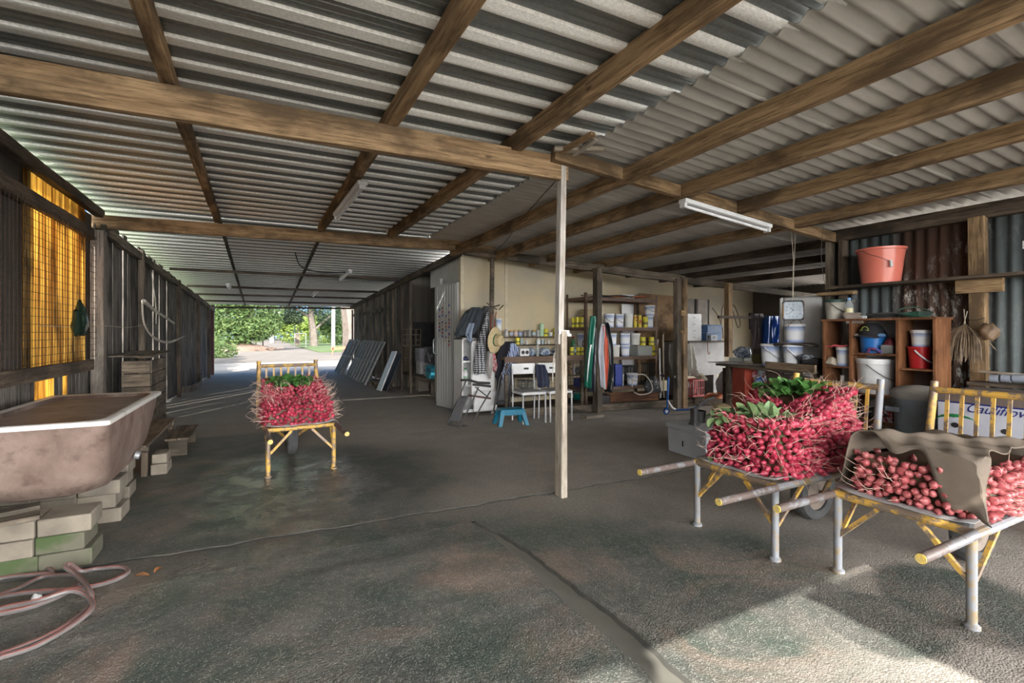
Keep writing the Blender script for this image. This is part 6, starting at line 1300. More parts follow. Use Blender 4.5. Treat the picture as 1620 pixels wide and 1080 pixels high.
# ---------------------------------------------------------------- store area behind the double post
a = AY(1098, 541, 6.95); t = T('grey_chest', 'grey metal chest on trestles with white drawers on top', 'chest', (8.05, 6.95, 0)); x0_, x1_ = AY(1090, 541, 6.6).x - 8.05, AY(1146, 541, 6.6).x - 8.05
mb = MB(); mb.bb((x0_, -.35, .52), (x1_, .3, 1.15)); mb.build('body', plain('grey_metal', (0.33, 0.32, 0.31), (0.25, 0.24, 0.235), rough=.5), t); mb = MB(); mb.bb((x0_ - .02, -.38, 1.15), (x1_ + .02, .32, 1.18)); mb.build('lid', W_GREY, t)
for x in (x0_ + .08, x1_ - .08): mb = MB(); mb.bb((x - .05, -.2, .1), (x + .05, .2, .52)); mb.build('trestle', _mats['grey_metal'], t)
mb = MB(); mb.tube(cat_rom([(x0_ + .45, -.39, 1.15), (x0_ + .45, -.4, .95), (x0_ + .48, -.4, .92), (x0_ + .5, -.4, .96)], 3), .006, 5); mb.build('hook', plain('red_cord', (0.4, 0.08, 0.05)), t)
a, b_ = AY(1084, 540, 6.75), AY(1108, 540, 6.75); t = T('drawer_tower', 'white plastic drawer tower standing on the grey chest', 'drawers', ((a.x + b_.x) / 2, 6.85, 1.181)); w_ = (b_.x - a.x) / 2
mb = MB(); mb.bb((-w_, -.12, 0), (w_, .18, .52)); mb.build('case', M_WHITE, t)
for k in range(4): mb = MB(); mb.bb((-w_ + .01, -.135, .01 + k * .128), (w_ - .01, -.12, .128 + k * .128 - .008)); d_ = mb.build('drawer', M_WHITE, t); mb = MB(); mb.bb((-.03, -.143, .06 + k * .128), (.03, -.135, .07 + k * .128)); mb.build('pull', plain('grey_pad', (0, 0, 0)), d_)
for k, (u, w_, vt, z) in enumerate(((1124, 34, 527, 1.181), (1125, 32, 515, 1.34))):
    p = AY(u, 525, 6.85); r = w_ / 2 * dep(p) / F; carton(['blue plastic box on the grey chest, lower of two', 'blue plastic box on the grey chest, upper of two'][k], (p.x, 6.9, z), (r * 2, .28, .155), plain('dull_blue_plastic', (0.05, 0.12, 0.26), (0.04, 0.09, 0.2)), lid=True)
p = AY(1126, 525, 6.68); carton('small pale box in front of the blue boxes on the grey chest', (p.x, 6.68, 1.181), (.18, .12, .11), plain('pale_blue_box', (0.42, 0.46, 0.52)), lid=False)
# white sheet hanging over the chest
def gar(name, label, cat, Y, rows, mat, hd=.05, nf=5, amp=.35, N_=56, x_axis=False, z_=None):
    """hanging cloth: rows of (v, left u, right u) on the plane y = Y"""
    R_ = []; r = random.Random(len(label))
    ph = r.uniform(0, 6)
    n2 = []
    for (a, b_) in zip(rows, rows[1:]):
        for k in range(4): n2.append(tuple(a[i] + (b_[i] - a[i]) * k / 4 for i in range(3)))
    n2.append(rows[-1])
    for j, (v, ul, ur) in enumerate(n2):
        l, q = (AX(ul, v, Y), AX(ur, v, Y)) if x_axis else (AY(ul, v, Y), AY(ur, v, Y)); c = (l + q) / 2; hwd = (q - l) / 2; f_ = min(1, .3 + j / 4)
        nrm = Vector((hwd.y, -hwd.x, 0)); nrm = nrm.normalized() if nrm.length > 1e-6 else Vector((0, -1, 0)); ring = []
        for k in range(N_):
            a = 2 * math.pi * k / N_; fo = 1 + amp * math.sin(a * nf + ph + j * .12) * f_; ring.append(c + hwd * math.cos(a) * (1 + .05 * math.sin(a * 3 + j * .5)) + nrm * (hd * .75 * math.sin(a) * fo + (.022 * math.sin(math.cos(a) * hwd.length / .013 + ph + j * .06) + .010 * math.sin(math.cos(a) * hwd.length / .006 + j * .3)) * f_) + Vector((0, 0, .015 * math.sin(a * 3 + ph) * (j == len(n2) - 1))))
        R_.append(ring)
    mb = MB(); mb.rings(R_); o = mb.build(name, mat, ang=70); return tag(o, label, cat)
gar('white_sheet', 'off-white cloth draped down beside the double post over the chest', 'cloth', 6.50, [(544, 1086, 1096), (560, 1086, 1098), (580, 1086, 1101), (594, 1084, 1104)], plain('offwhite_cloth', (0.55, 0.53, 0.48), (0.45, 0.43, 0.39), rough=.9), .05)
gar('white_sheet', 'off-white cloth end hanging on the rack side of the double post', 'cloth', 6.55, [(544, 1059, 1069), (560, 1060, 1069), (578, 1062, 1069), (590, 1064, 1069)], _mats['offwhite_cloth'], .04)
p = AY(1101, 609, 6.35); t = crate('red plastic crate of bottles on the raised edge beyond the double post', (AY(1101, 600, 6.35).x, 6.42, .175), (.30, .26, .31), plain('salmon_red_plastic', (0.52, 0.08, 0.07), (0.42, 0.06, 0.06), rough=.45), th=.014)
for k in range(4): bottle('white bottle standing in the red plastic crate', (AY(1101, 600, 6.35).x - .07 + .14 * (k % 2), 6.36 + .11 * (k // 2), .19), .032, .26, M_WHITE, (.3, .3, .32), group='white bottles in the red crate')
c = AY(1112, 598, 6.5); mb = MB(); mb.lathe([(.0, .05), (.05, .05), (.07, .02), (.12, 0), (.13, .002), (.075, .03), (.05, .062), (0, .062)], (0, 0, 0), 20); o = mb.build('sun_hat', plain('cream_straw', (0.5, 0.45, 0.33)), loc=(c.x, 6.55, .49), rot=(R(25), 0, 0)); tag(o, 'cream sun hat lying on the red crate', 'hat')
p = AY(1133, 612, 6.5); bag('plastic_bag', 'large clear plastic bag on the raised floor beside the red cabinet', (p.x, 6.3, .17), (.16, .14, .42), plain('clear_bag', (0.42, 0.44, 0.46), (0.26, 0.28, 0.31), rough=.2, sc=12), seed=12)
mb = MB(); c = Vector((AY(1128, 620, 6.0).x, 6.0, .19))
for q in range(6): mb.tube([c + Vector((.20 * math.cos(a * .45 + q) + .02 * q, .13 * math.sin(a * .45 + q), q * .012 + .004 * math.sin(a * 2))) for a in range(15)], .006, 5)
tag(mb.build('rope_coil', plain('orange_rope', (0.55, 0.14, 0.03))), 'loose coil of orange rope in front of the clear plastic bag', 'rope')
# hoses hung on the cream wall, window frame
for k, pts_ in enumerate(([(1127, 487), (1136, 500), (1143, 520), (1144, 535)], [(1141, 520), (1142, 490), (1147, 482), (1152, 492), (1153, 515)], [(1158, 488), (1163, 505), (1168, 518), (1171, 510), (1165, 490), (1160, 482)])):
    mb = MB(); mb.tube(cat_rom([AY(u, v, 7.62) for u, v in pts_], 5), .012, 6); tag(mb.build('hanging_hose', plain('grey_brown_hose', (0.2, 0.15, 0.12))), ['thin hose curving down the cream wall beside the dark window', 'upright hoop of hose on the cream wall', 'twisted hose on the cream wall before the hanging trousers'][k], 'hose')
gar('trousers', 'grey work trousers hanging behind the pail bench', 'trousers', 6.0, [(496, 1188, 1206), (505, 1187, 1206), (520, 1190, 1206), (540, 1191, 1205), (550, 1192, 1204)], plain('grey_purple_cloth', (0.17, 0.15, 0.16), (0.13, 0.12, 0.13), rough=.9), .05)
gar('jacket', 'dark sleeve of a jacket behind the grey trousers', 'jacket', 6.08, [(495, 1185, 1190), (508, 1185, 1190), (520, 1186, 1191)], _mats['black_cloth'], .04)
gar('blue_tarp', 'bright blue tarpaulin hanging beside the white freezer', 'tarp', 5.9, [(500, 1210, 1231), (515, 1209, 1231), (530, 1208, 1231), (546, 1207, 1231)], plain('blue_tarp', (0.015, 0.11, 0.42), (0.01, 0.08, 0.33), rough=.45), .06, nf=7, amp=.5)
timber('timber_rail', (7.2, 6.02, 1.62), (8.4, 6.0, 1.62), .04, .05, W_DARK, 'short rail holding the grey trousers and blue tarpaulin', 'rail')

# ---------------------------------------------------------------- white box, pots and twine beside the fresh radishes
t = T('foam_box', 'grey-white lidded foam box on the floor left of the fresh radishes', 'box', (4.33, 3.80, 0), R(-4)); m_ = plain('grubby_foam', (0.50, 0.54, 0.59), (0.42, 0.45, 0.50), rough=.6, sc=5)
mb = MB(); mb.box((0, 0, .135), (.54, .58, .27), taper=.97); mb.build('body', m_, t, bevel=.01); mb = MB(); mb.bb((-.285, -.305, .272), (.285, .305, .33)); mb.build('lid', m_, t, bevel=.01); mb = MB(); mb.bb((-.272, .04, .10), (-.266, .055, .16)); mb.build('mark', M_BLACK, t)
c = AX(1096, 665, 4.2); t = T('cast_iron_tool', 'black cast iron stand with a curved handle on the foam box', 'tool', (4.20, 3.83, .331)); mb = MB(); mb.rings([rr(0, 0, .045, .05, 0, .01, 2), rr(0, 0, .03, .035, .04, .01, 2), rr(0, 0, .03, .03, .18, .01, 2)]); mb.build('stand', plain('cast_iron', (0.05, 0.05, 0.055), (0.08, 0.08, 0.085), rough=.6), t)
mb = MB(); mb.tube(cat_rom([(.0, 0, .15), (.06, -.04, .23), (.13, -.08, .28), (.2, -.11, .30)], 4), [.014] * 5 + [.016] * 4 + [.014] * 4, 8); mb.build('handle', _mats['cast_iron'], t)
pail('black pot standing on the foam box behind the iron tool', (4.36, 3.92, .331), .085, .13, M_BLACK, handle=0, open_=True, name='pot', cat='pot'); 
mb = MB(); mb.lathe([(0, 0), (.07, .01), (.11, .07), (.115, .14), (.085, .21), (.03, .235), (0, .23)], (0, 0, 0), 24)
for k in range(14): a0 = k * .45; mb.tube([Vector((.117 * math.cos(a) * math.cos(a0), .117 * math.cos(a) * math.sin(a0) + .02 * math.sin(a * 2), .118 + .117 * math.sin(a))) for a in [R(-70 + 10 * i) for i in range(15)]], .003, 4)
tag(mb.build('twine_ball', plain('straw_twine', (0.42, 0.34, 0.20), (0.32, 0.25, 0.15), rough=.9, sc=30), loc=(4.47, 3.68, .331)), 'fat ball of straw-coloured twine on the foam box', 'twine')

# ---------------------------------------------------------------- kick scooter
O = G(1054, 656); t = T('kick_scooter', 'small blue and silver kick scooter standing by the double post', 'scooter', O); S_ = lambda u, v, y=O.y: AY(u, v, y) - O
m_b = plain('blue_metal', (0.01, 0.10, 0.38), (0.01, 0.08, 0.3), rough=.3, metal=.4)
def wheel(nm, c, r): w_ = T(nm, None, None, c); w_.parent = t; mb = MB(); mb.lathe([(r * .55, -.014), (r * .9, -.014), (r, 0), (r * .9, .014), (r * .55, .014)], (0, 0, 0), 20, axis=1, close=True); mb.build('tyre', m_b, w_); mb = MB(); mb.lathe([(.02, -.016), (r * .6, -.01), (r * .6, .01), (.02, .016)], (0, 0, 0), 12, axis=1); mb.build('hub', M_WHITE, w_)
wheel('front_wheel', (0, 0, .062), .062); e = S_(1096, 652, O.y - .18); wheel('rear_wheel', (.52, -.12, .055), .055)
mb = MB(); mb.tube([(0, -.02, .08), (.015, -.01, .2)], .014, 8); mb.build('fork', m_b, t); mb = MB(); mb.tube([(.015, -.01, .2), (.045, 0, .62)], .016, 10); mb.build('steering_tube', m_b, t)
mb = MB(); mb.tube(cat_rom([(.015, -.01, .24), (.10, -.03, .12), (.16, -.05, .085)], 4), .016, 8); mb.build('down_tube', M_WHITE, t); mb = MB(); mb.beam((.15, -.05, .08), (.50, -.12, .075), .11, .02); mb.build('deck', m_b, t)
mb = MB(); mb.tube([(.035, -.13, .63), (.045, 0, .62), (.05, .13, .63)], .010, 8); mb.build('handlebar', M_WIRE, t)
for s in (-1, 1): mb = MB(); mb.tube([(.04, s * .07, .625), (.04, s * .15, .632)], .022, 10); mb.build('grip', M_BLACK, t)
# odds beside the scooter
p = AY(1035, 610, 6.7); bag('cloth_bundle', 'dark bundle with glints of silver behind the blue scooter', (p.x, 6.75, .12), (.16, .10, .40), plain('dark_silver_bundle', (0.035, 0.035, 0.04), (0.3, 0.3, 0.33), sc=22, lo=.6, hi=.66), seed=14, cat='bundle')
# ---------------------------------------------------------------- clothes on the steel post
SL = plain('slate_cloth', (0.045, 0.055, 0.068), (0.03, 0.037, 0.046), rough=.9); BK = _mats['black_cloth']
gar('jacket', 'slate grey jacket bulging on the left side of the hatted post', 'jacket', 7.12, [(486, 746, 760), (492, 737, 764), (504, 729, 763), (518, 722, 758), (528, 719, 750), (532, 720, 742)], SL, .09, nf=4)
gar('jacket', 'black jacket with white-striped cuffs behind the slate jacket', 'jacket', 7.24, [(492, 748, 764), (505, 746, 764), (522, 745, 762), (533, 747, 759)], BK, .05)
gar('shirt', 'pale blue-grey shirt tail showing below the slate jacket', 'shirt', 7.06, [(511, 742, 752), (520, 737, 750), (530, 736, 748), (540, 741, 746)], plain('blue_grey_cloth', (0.22, 0.27, 0.36), (0.16, 0.2, 0.27), rough=.9), .03)
gar('coat', 'long charcoal coat hanging from the peg of the hatted post', 'coat', 7.18, [(484, 765, 774), (494, 758, 775), (515, 756, 775), (545, 754, 774), (570, 756, 773), (577, 760, 771)], plain('charcoal_cloth', (0.07, 0.068, 0.07), (0.05, 0.05, 0.052), rough=.9), .05)
def plaid():
    m, n, b = nt('black_white_plaid'); v = coords(n)
    def w_(d, s):
        o = n.nodes.new('ShaderNodeTexWave'); o.bands_direction = d; o.inputs['Scale'].default_value = s; o.inputs['Distortion'].default_value = 1.5; o.inputs['Detail'].default_value = 0; n.links.new(v, o.inputs[0]); return ramp(n, o.outputs[1], [(.45, 0), (.55, 1)])
    s = mth(n, 'ADD', mth(n, 'MULTIPLY', w_('X', 9), .5), mth(n, 'MULTIPLY', w_('Z', 9), .5)); n.links.new(ramp(n, s, [(0, (0.02, .022, .03)), (.5, (.13, .135, .15)), (1, (.55, .56, .58))]), b.inputs['Base Color']); setv(b, rough=.9); return m
gar('shirt', 'black and white checked shirt hanging down the hatted post', 'shirt', 7.08, [(494, 769, 773), (505, 765, 772), (525, 760, 769), (550, 754, 766), (572, 750, 768), (586, 749, 769), (591, 752, 768)], plaid(), .05, nf=4)
gar('cloth_rag', 'dirty white rag hanging low on the steel post under the straw hat', 'rag', 7.12, [(555, 772, 781), (570, 770, 780), (585, 770, 779), (598, 773, 777)], plain('dirty_white_cloth', (0.42, 0.40, 0.38), (0.32, 0.3, 0.29), rough=.9), .03)
gar('cloth_rag', 'pink and white patterned rag beside the dirty white rag', 'rag', 7.10, [(560, 780, 783), (570, 779, 785), (580, 781, 787), (587, 781, 785)], plain('pink_white_cloth', (0.55, 0.10, 0.14), (0.6, 0.5, 0.5), sc=30, lo=.47, hi=.53), .02)
gar('jacket', 'black jacket hanging right of the straw hat behind the striped shirt', 'jacket', 7.10, [(540, 800, 813), (548, 792, 819), (565, 788, 819), (585, 785, 815), (610, 785, 808), (632, 786, 802), (638, 788, 798)], plain('black_navy_cloth', (0.012, 0.013, 0.022), (0.02, 0.022, 0.035), rough=.9), .06)
def stripes():
    m, n, b = nt('blue_white_stripes'); v = coords(n); o = n.nodes.new('ShaderNodeTexWave'); o.bands_direction = 'X'; o.inputs['Scale'].default_value = 16; o.inputs['Distortion'].default_value = 2.0; o.inputs['Detail Scale'].default_value = .3; n.links.new(v, o.inputs[0])
    n.links.new(ramp(n, o.outputs[1], [(.4, (.03, .07, .25)), (.6, (.5, .55, .65))]), b.inputs['Base Color']); setv(b, rough=.9); return m
M_STR = stripes()
gar('shirt', 'blue and white striped shirt hanging right of the straw hat', 'shirt', 6.98, [(543, 808, 816), (552, 805, 820), (565, 802, 820), (580, 796, 812), (592, 793, 806)], M_STR, .04)
gar('tie', 'strip of blue and white striped cloth dangling below the striped shirt', 'cloth', 7.0, [(592, 795, 803), (600, 794, 802), (608, 793, 799)], M_STR, .015, nf=2)
gar('jacket', 'dark blue cloth tucked low behind the steel post and black jacket', 'jacket', 7.06, [(610, 786, 800), (620, 786, 798), (634, 787, 796)], plain('navy_cloth2', (0.02, 0.026, 0.05)), .03)
c = AY(784, 538, 7.02); t = T('straw_hat', 'wide straw sun hat with a green band hanging on the steel post', 'hat', c); ax = Vector((.546, -.841, -.08)).normalized(); t.rotation_mode = 'QUATERNION'; t.rotation_quaternion = ax.to_track_quat('Z', 'Y')
M_STW = plain('woven_straw', (0.60, 0.50, 0.30), (0.42, 0.33, 0.18), rough=.85, sc=40, st=.5)
mb = MB(); mb.lathe([(.095, 0), (.15, -.012), (.205, -.018), (.212, -.012), (.15, -.004), (.095, .01)], (0, 0, 0), 32, close=True)
for k in range(5): mb.lathe([(.11 + k * .02, -.006 - k * .002), (.115 + k * .02, -.000 - k * .002), (.12 + k * .02, -.006 - k * .002)], (0, 0, 0), 32, close=True)
mb.build('brim', M_STW, t); mb = MB(); mb.lathe([(.096, 0), (.092, .06), (.082, .105), (.05, .118), (.03, .11), (0, .112)], (0, 0, 0), 28); mb.build('crown', M_STW, t)
mb = MB(); mb.lathe([(.0975, .003), (.0985, .004), (.096, .03), (.095, .03)], (0, 0, 0), 28, close=True); mb.build('band', plain('green_red_band', (0.03, 0.12, 0.05), (0.35, 0.05, 0.03), sc=6, lo=.6, hi=.63), t)
mb = MB()
for k, (du, dv) in enumerate(((0, 0), (6, 2))): mb.tube(cat_rom([AY(779 + du, 493, 7.2), AY(776 + du, 515, 7.2), AY(779 + du, 520, 7.2)], 3), .008, 5)
tag(mb.build('hanging_strap', plain('red_black_strap', (0.3, 0.03, 0.03), (0.02, 0.02, 0.03), sc=8, lo=.48, hi=.52)), 'thin red and black straps looped on the peg above the straw hat', 'strap')
# jacket over the second chair
gar('jacket', 'navy jacket draped over the back of the second white chair', 'jacket', 6.53, [(576.5, 848, 861), (580, 847, 864), (590, 847, 867), (602, 849, 869), (612, 850, 869)], plain('navy_jacket', (0.022, 0.028, 0.055), (0.03, 0.037, 0.07), rough=.85), .045)
mb = MB(); mb.tube(cat_rom([AY(884, 537, 6.4), AY(880, 552, 6.4), AY(876, 565, 6.4), AY(875, 585, 6.4), AY(874, 602, 6.4)], 4), .008, 6); mb.tube(cat_rom([AY(876, 566, 6.4), AY(878, 572, 6.4), AY(875, 578, 6.4)], 4), .009, 6)
tag(mb.build('rope', plain('white_rope', (0.6, 0.57, 0.5))), 'knotted white rope hanging beside the white-painted post', 'rope')
# raincoats on the rough post
gar('raincoat', 'green glossy raincoat on the bench side of the rough grey post', 'raincoat', 6.42, [(500, 934, 941), (512, 932, 942), (535, 930, 940), (560, 928, 937), (590, 927, 934), (612, 926, 933)], plain('green_pvc', (0.005, 0.15, 0.10), (0.004, 0.11, 0.075), rough=.3), .05, nf=5, amp=.5)
gar('raincoat', 'black raincoat with a white edge hanging against the green one', 'raincoat', 6.46, [(518, 938, 942), (535, 936, 942), (570, 933, 942), (600, 930, 941), (618, 930, 940)], plain('navy_pvc', (0.012, 0.015, 0.025), (0.02, 0.022, 0.035), rough=.35), .05, nf=5, amp=.5)
gar('white_edge_strip', 'white reflective strip of cloth between the green and black raincoats', 'cloth', 6.36, [(545, 934, 936.5), (570, 931, 934), (602, 929, 931)], M_WHITE, .01, nf=1)
gar('raincoat', 'white-fronted navy raincoat on the rack side of the rough grey post', 'raincoat', 6.46, [(512, 952, 956), (530, 948, 957), (555, 945, 957), (590, 949, 957), (614, 952, 957)], plain('white_navy_cloth', (0.50, 0.52, 0.56), (0.42, 0.44, 0.5), rough=.6), .04, nf=4)
gar('raincoat', 'orange-red striped raincoat hanging between the white and black ones', 'raincoat', 6.44, [(515, 953, 957), (540, 954, 960), (570, 956, 961), (615, 956, 959)], plain('orange_red_cloth', (0.55, 0.09, 0.04), (0.45, 0.07, 0.03), rough=.5), .035, nf=3)
gar('raincoat', 'glossy black raincoat furthest from the rough grey post on the rack side', 'raincoat', 6.44, [(510, 955, 961), (520, 956, 964), (545, 959, 968), (580, 960, 970), (612, 959, 970), (620, 960, 968)], plain('glossy_black_pvc', (0.012, 0.014, 0.017), rough=.2, st=0), .055, nf=6, amp=.6)
pail('black bucket on the floor beneath the hanging black raincoat', (AY(964, 640, 6.65).x, 6.68 + .15, .0), .13, .25, M_BLACK, handle=0, open_=True, name='bucket')

# ---------------------------------------------------------------- lamps
def tube_lamp(label, p0, p1, mat_t=None):
    p0, p1 = Vector(p0), Vector(p1); L = (p1 - p0).length; d = (p1 - p0) / L
    t = T('fluorescent_lamp', label, 'lamp', (p0 + p1) / 2); t.rotation_mode = 'QUATERNION'; t.rotation_quaternion = d.to_track_quat('X', 'Z')
    mb = MB(); mb.bb((-L / 2, -.045, -.005), (L / 2, .045, .035)); mb.build('housing', M_FR, t, bevel=.006)
    for s in (-1, 1): mb = MB(); mb.bb((s * (L / 2 - .02) - .015, -.03, -.045), (s * (L / 2 - .02) + .015, .03, -.005)); mb.build('end_cap', M_WHITE, t)
    mb = MB(); mb.tube([(-L / 2 + .03, 0, -.028), (L / 2 - .03, 0, -.028)], .014, 10); mb.build('tube', plain('white_glass_tube', (0.85, 0.86, 0.88), rough=.2, st=0), t); return t
a, b_ = AY(1079, 320, 3.24), AY(1216, 361, 3.24); tube_lamp('long switched-off fluorescent lamp on the sloping beam at the right', a, b_)
tube_lamp('switched-off fluorescent lamp under the purlin in the middle of the metal roof', (.79, 4.55, 2.70), (.74, 5.95, 2.70))
tube_lamp('small switched-off lamp under the aisle roof near the cool room', (1.55, 10.3, 2.60), (1.50, 11.4, 2.54)); tube_lamp('tiny switched-off lamp deep under the aisle roof', (1.2, 13.6, 2.42), (1.18, 14.6, 2.37)); tube_lamp('tiny switched-off lamp hanging near the paling side of the aisle roof', (-.78, 13.0, 2.44), (-.78, 13.5, 2.42))
mb = MB(); mb.tube(cat_rom([(3.30, 7.28, 2.62), (3.1, 6.3, 2.66), (2.7, 5.0, 2.70), (2.25, 3.4, 2.72)], 5), .005, 5); tag(mb.build('power_cable', M_WIRE), 'thin dark cable slung from the clothes post to the white-painted post', 'cable')
mb = MB(); mb.tube(cat_rom([(.45, 9.0, 2.70), (.6, 9.8, 2.56), (1.0, 10.3, 2.54), (1.5, 10.6, 2.60)], 5), .012, 6); tag(mb.build('power_cable', M_BLACK), 'drooping black cable under the aisle roof', 'cable')

# ---------------------------------------------------------------- recess: platform, cartons
t = T('recess_platform', 'low plank platform on blocks beyond the cool room door', 'platform', (3.6, 10.6, 0))
for k in range(4): timber('plank', (-.55 + k * .22, -1.1, .36), (-.55 + k * .22, 1.3, .36), .21, .04, W_GREY, parent=t)
for y in (-.85, .3, 1.2): mb = MB(); mb.bb((-.5, y - .12, 0), (-.25, y + .12, .335)); mb.build('support_block', M_BLK, t)
def rc(label, u, w_, vt, vb, x, mat, **k):
    p = AX(u, vb, x); d = dep(p); r = w_ / 2 * d / F; return carton(label, (x + .15, p.y, max(.385, p.z)), (.3, max(.24, r * 2.4), (vb - vt) / F * d), mat, **k)
m_g = plain('grey_lilac_card', (0.36, 0.34, 0.40), (0.27, 0.26, 0.3)); m_w = plain('white_card', (0.5, 0.5, 0.5), (0.42, 0.42, 0.44))
XR = 3.12
def rcy(u, x): return AX(u, 580, x).y
for (u, z, h, w_, mt, lab) in ((660, .385, .28, .42, m_w, 'white-grey produce carton on the recess platform, bottom row nearest the thin post'), (671, .385, .20, .22, m_w, 'small white carton between two larger ones on the recess platform'),
                            (659, .67, .30, .46, m_g, 'lilac-grey carton in the upper row on the recess platform'), (674, .67, .34, .42, plain('dark_print_card', (0.28, 0.28, 0.3), (0.05, 0.05, 0.06), sc=5, lo=.45, hi=.5), 'grey and black carton in the upper row nearest the cool room door')):
    y = rcy(u, XR); carton(lab, (XR + .17, y, z), (.30, w_ * .82, h), mt, lid=False)
y = rcy(680, XR - .06); t = carton('cyan carton printed VEGE on the recess platform beside the cool room door', (XR + .02, y - .02, .385), (.24, .36, .27), plain('cyan_card', (0.03, 0.30, 0.42), (0.03, 0.25, 0.36)), lid=False)
text('printed_word', 'VEGE', .12, plain('navy_print', (0, 0, 0)), t, (-.1215, -.02, .17), (R(90), 0, R(-90)))
mb = MB(); mb.bb((3.3, 11.95, .5), (4.2, 12.0, 1.6)); tag(mb.build('dark_cabinet', M_BLACK), 'black panel standing at the back of the recess', 'panel')
c = AY(648, 545, 11.9); t = T('breeze_block', 'pierced breeze block standing at the back of the recess', 'block', (c.x, 11.8, .385)); block((c.x, 11.8, .385), (.4, .2, .62), W_DARK, 'dark box under the pierced breeze block', None)
t.location = (c.x, 11.8, 1.008)
mb = MB()
for i in range(5): mb.bb((-.24 + i * .115, -.08, 0), (-.22 + i * .115, .08, .42))
for j in range(4): mb.bb((-.24, -.08, j * .133), (.24, .08, j * .133 + .02))
mb.build('body', plain('tan_block', (0.25, 0.21, 0.16)), t)
for k in range(5): carton('dark crate in the stack between the thin posts of the recess', (3.45, 11.35, .385 + k * .125), (.55, .55, .12), M_CRT, lid=False, group='dark crates stacked in the recess', name='dark_crate', cat='crate')

# ---------------------------------------------------------------- leaning frames and white sheets in the aisle
fl = [(2.09, 16.9), (2.11, 16.5), (2.13, 16.1), (2.17, 14.9), (2.18, 14.5), (2.19, 14.1), (2.2, 13.7), (2.21, 13.3), (2.22, 12.9)]
M_FRM = plain('grey_steel_frame', (0.26, 0.265, 0.26), (0.17, 0.175, 0.175), rough=.6)
fr = None
for k, (x, y) in enumerate(fl):
    if fr is None:
        fr = T('leaning_frame', 'dark grey slatted frame leaning against the aisle wall studs', 'frame', (x, y, 0), group='dark frames leaning in a row on the aisle wall')
        P0, P1 = Vector((0, 0, 0.02)), Vector((.50, 0, 1.10)); dd = (P1 - P0)
        for s in (-.42, .42): mb = MB(); mb.beam(P0 + Vector((0, s, 0)), P1 + Vector((0, s, 0)), .05, .04); mb.build('stile', M_FRM, fr)
        for q in (.02, .5, .98): mb = MB(); c = P0 + dd * q; mb.beam(c + Vector((0, -.42, 0)), c + Vector((0, .42, 0)), .04, .05); mb.build('crossbar', M_FRM, fr)
        mb = MB()
        for s in range(6): mb.beam(P0 + Vector((.01, -.35 + s * .14, 0)), P1 + Vector((.01, -.35 + s * .14, 0)), .07, .012)
        mb.build('slats', plain('grey_slat', (0.13, 0.13, 0.13)), fr)
    else:
        dup(fr, (x, y, 0))
for k, (x0_, y_, zt) in enumerate(((2.36, 11.25, .90), (2.47, 11.15, .84))):
    mb = MB(); a = Vector((x0_ - .05, y_, .01)); b_ = Vector((x0_ + .32, y_ + .05, zt)); mb.beam(a, b_, .42, .03, (-.9, 0, .4)); tag(mb.build('foam_sheet', M_WHITE if k == 0 else plain('blue_black_sheet', (0.03, 0.035, 0.05)), bevel=.01), ['white polystyrene sheet leaning in the aisle before the thin posts', 'dark sheet leaning directly behind the white polystyrene sheet'][k], 'sheet')
t = T('wooden_step', 'small dark wooden step box by the leaning frames', 'step', (2.50, 11.95, 0))
for k, z in enumerate((.18, .36)): mb = MB(); mb.bb((-.2 + k * .15, -.3, z - .03), (.2, .3, z)); mb.build('tread', W_GREY, t)
for s in (-1, 1): mb = MB(); mb.bb((-.2, s * .28 - .015, 0), (.2, s * .28 + .015, .15)); mb.build('side', W_DARK, t)
# ---------------------------------------------------------------- outside
M_GRAVEL = plain('gravel_drive', (0.16, 0.14, 0.12), (0.11, 0.097, 0.082), rough=.95, sc=1.5)
M_APRON = plain('pale_concrete_apron', (0.26, 0.265, 0.27), (0.21, 0.215, 0.22), rough=.9, sc=1)
M_GRASS = plain('grass', (0.055, 0.10, 0.025), (0.09, 0.12, 0.04), rough=.95, sc=2)
mb = MB(); mb.bb((-8, 18.9, -.10), (14, 23.6, -0.01)); tag(mb.build('ground_apron', M_APRON, loc=(0, 0, 0)), kind='structure')
mb = MB(); mb.bb((-60, -40, -.2), (80, 120, -.03)); tag(mb.build('ground_gravel', M_GRAVEL, loc=(0, 0, 0)), kind='structure')
def meadow(name, poly): mb = MB(); mb.prism(poly, -.02, 0.03); return tag(mb.build(name, M_GRASS, loc=(0, 0, 0)), kind='structure')
meadow('ground_grass', [(3.2, 35), (30, 31), (60, 60), (60, 110), (2.3, 110), (2.6, 50)])
meadow('ground_grass', [(-40, 36), (-3, 40), (-1.9, 52), (-3.0, 110), (-60, 110)])
mb = MB(); mb.bb((-40, -30, -.03), (-2.4, 34, 0.01)); tag(mb.build('ground_grass', M_GRASS, loc=(0, 0, 0)), kind='structure')
def leafmat(name, c, c2):
    m = plain(name, c, c2, rough=.6, sc=2.0, st=0, lo=.4, hi=.6); n = m.node_tree; b = n.nodes['Principled BSDF']
    tr = n.nodes.new('ShaderNodeBsdfTranslucent'); src = b.inputs['Base Color'].links[0].from_socket; n.links.new(src, tr.inputs[0])
    ms = n.nodes.new('ShaderNodeMixShader'); ms.inputs[0].default_value = .35
    n.links.new(b.outputs[0], ms.inputs[1]); n.links.new(tr.outputs[0], ms.inputs[2]); n.links.new(ms.outputs[0], n.nodes['Material Output'].inputs[0]); return m
L1 = leafmat('leaf_mid', (0.05, 0.095, 0.025), (0.10, 0.15, 0.045)); L2 = leafmat('leaf_dark', (0.012, 0.026, 0.013), (0.028, 0.05, 0.02)); L3 = leafmat('leaf_bright', (0.13, 0.20, 0.035), (0.20, 0.26, 0.06)); L4 = leafmat('leaf_grey', (0.06, 0.09, 0.045), (0.04, 0.065, 0.035))
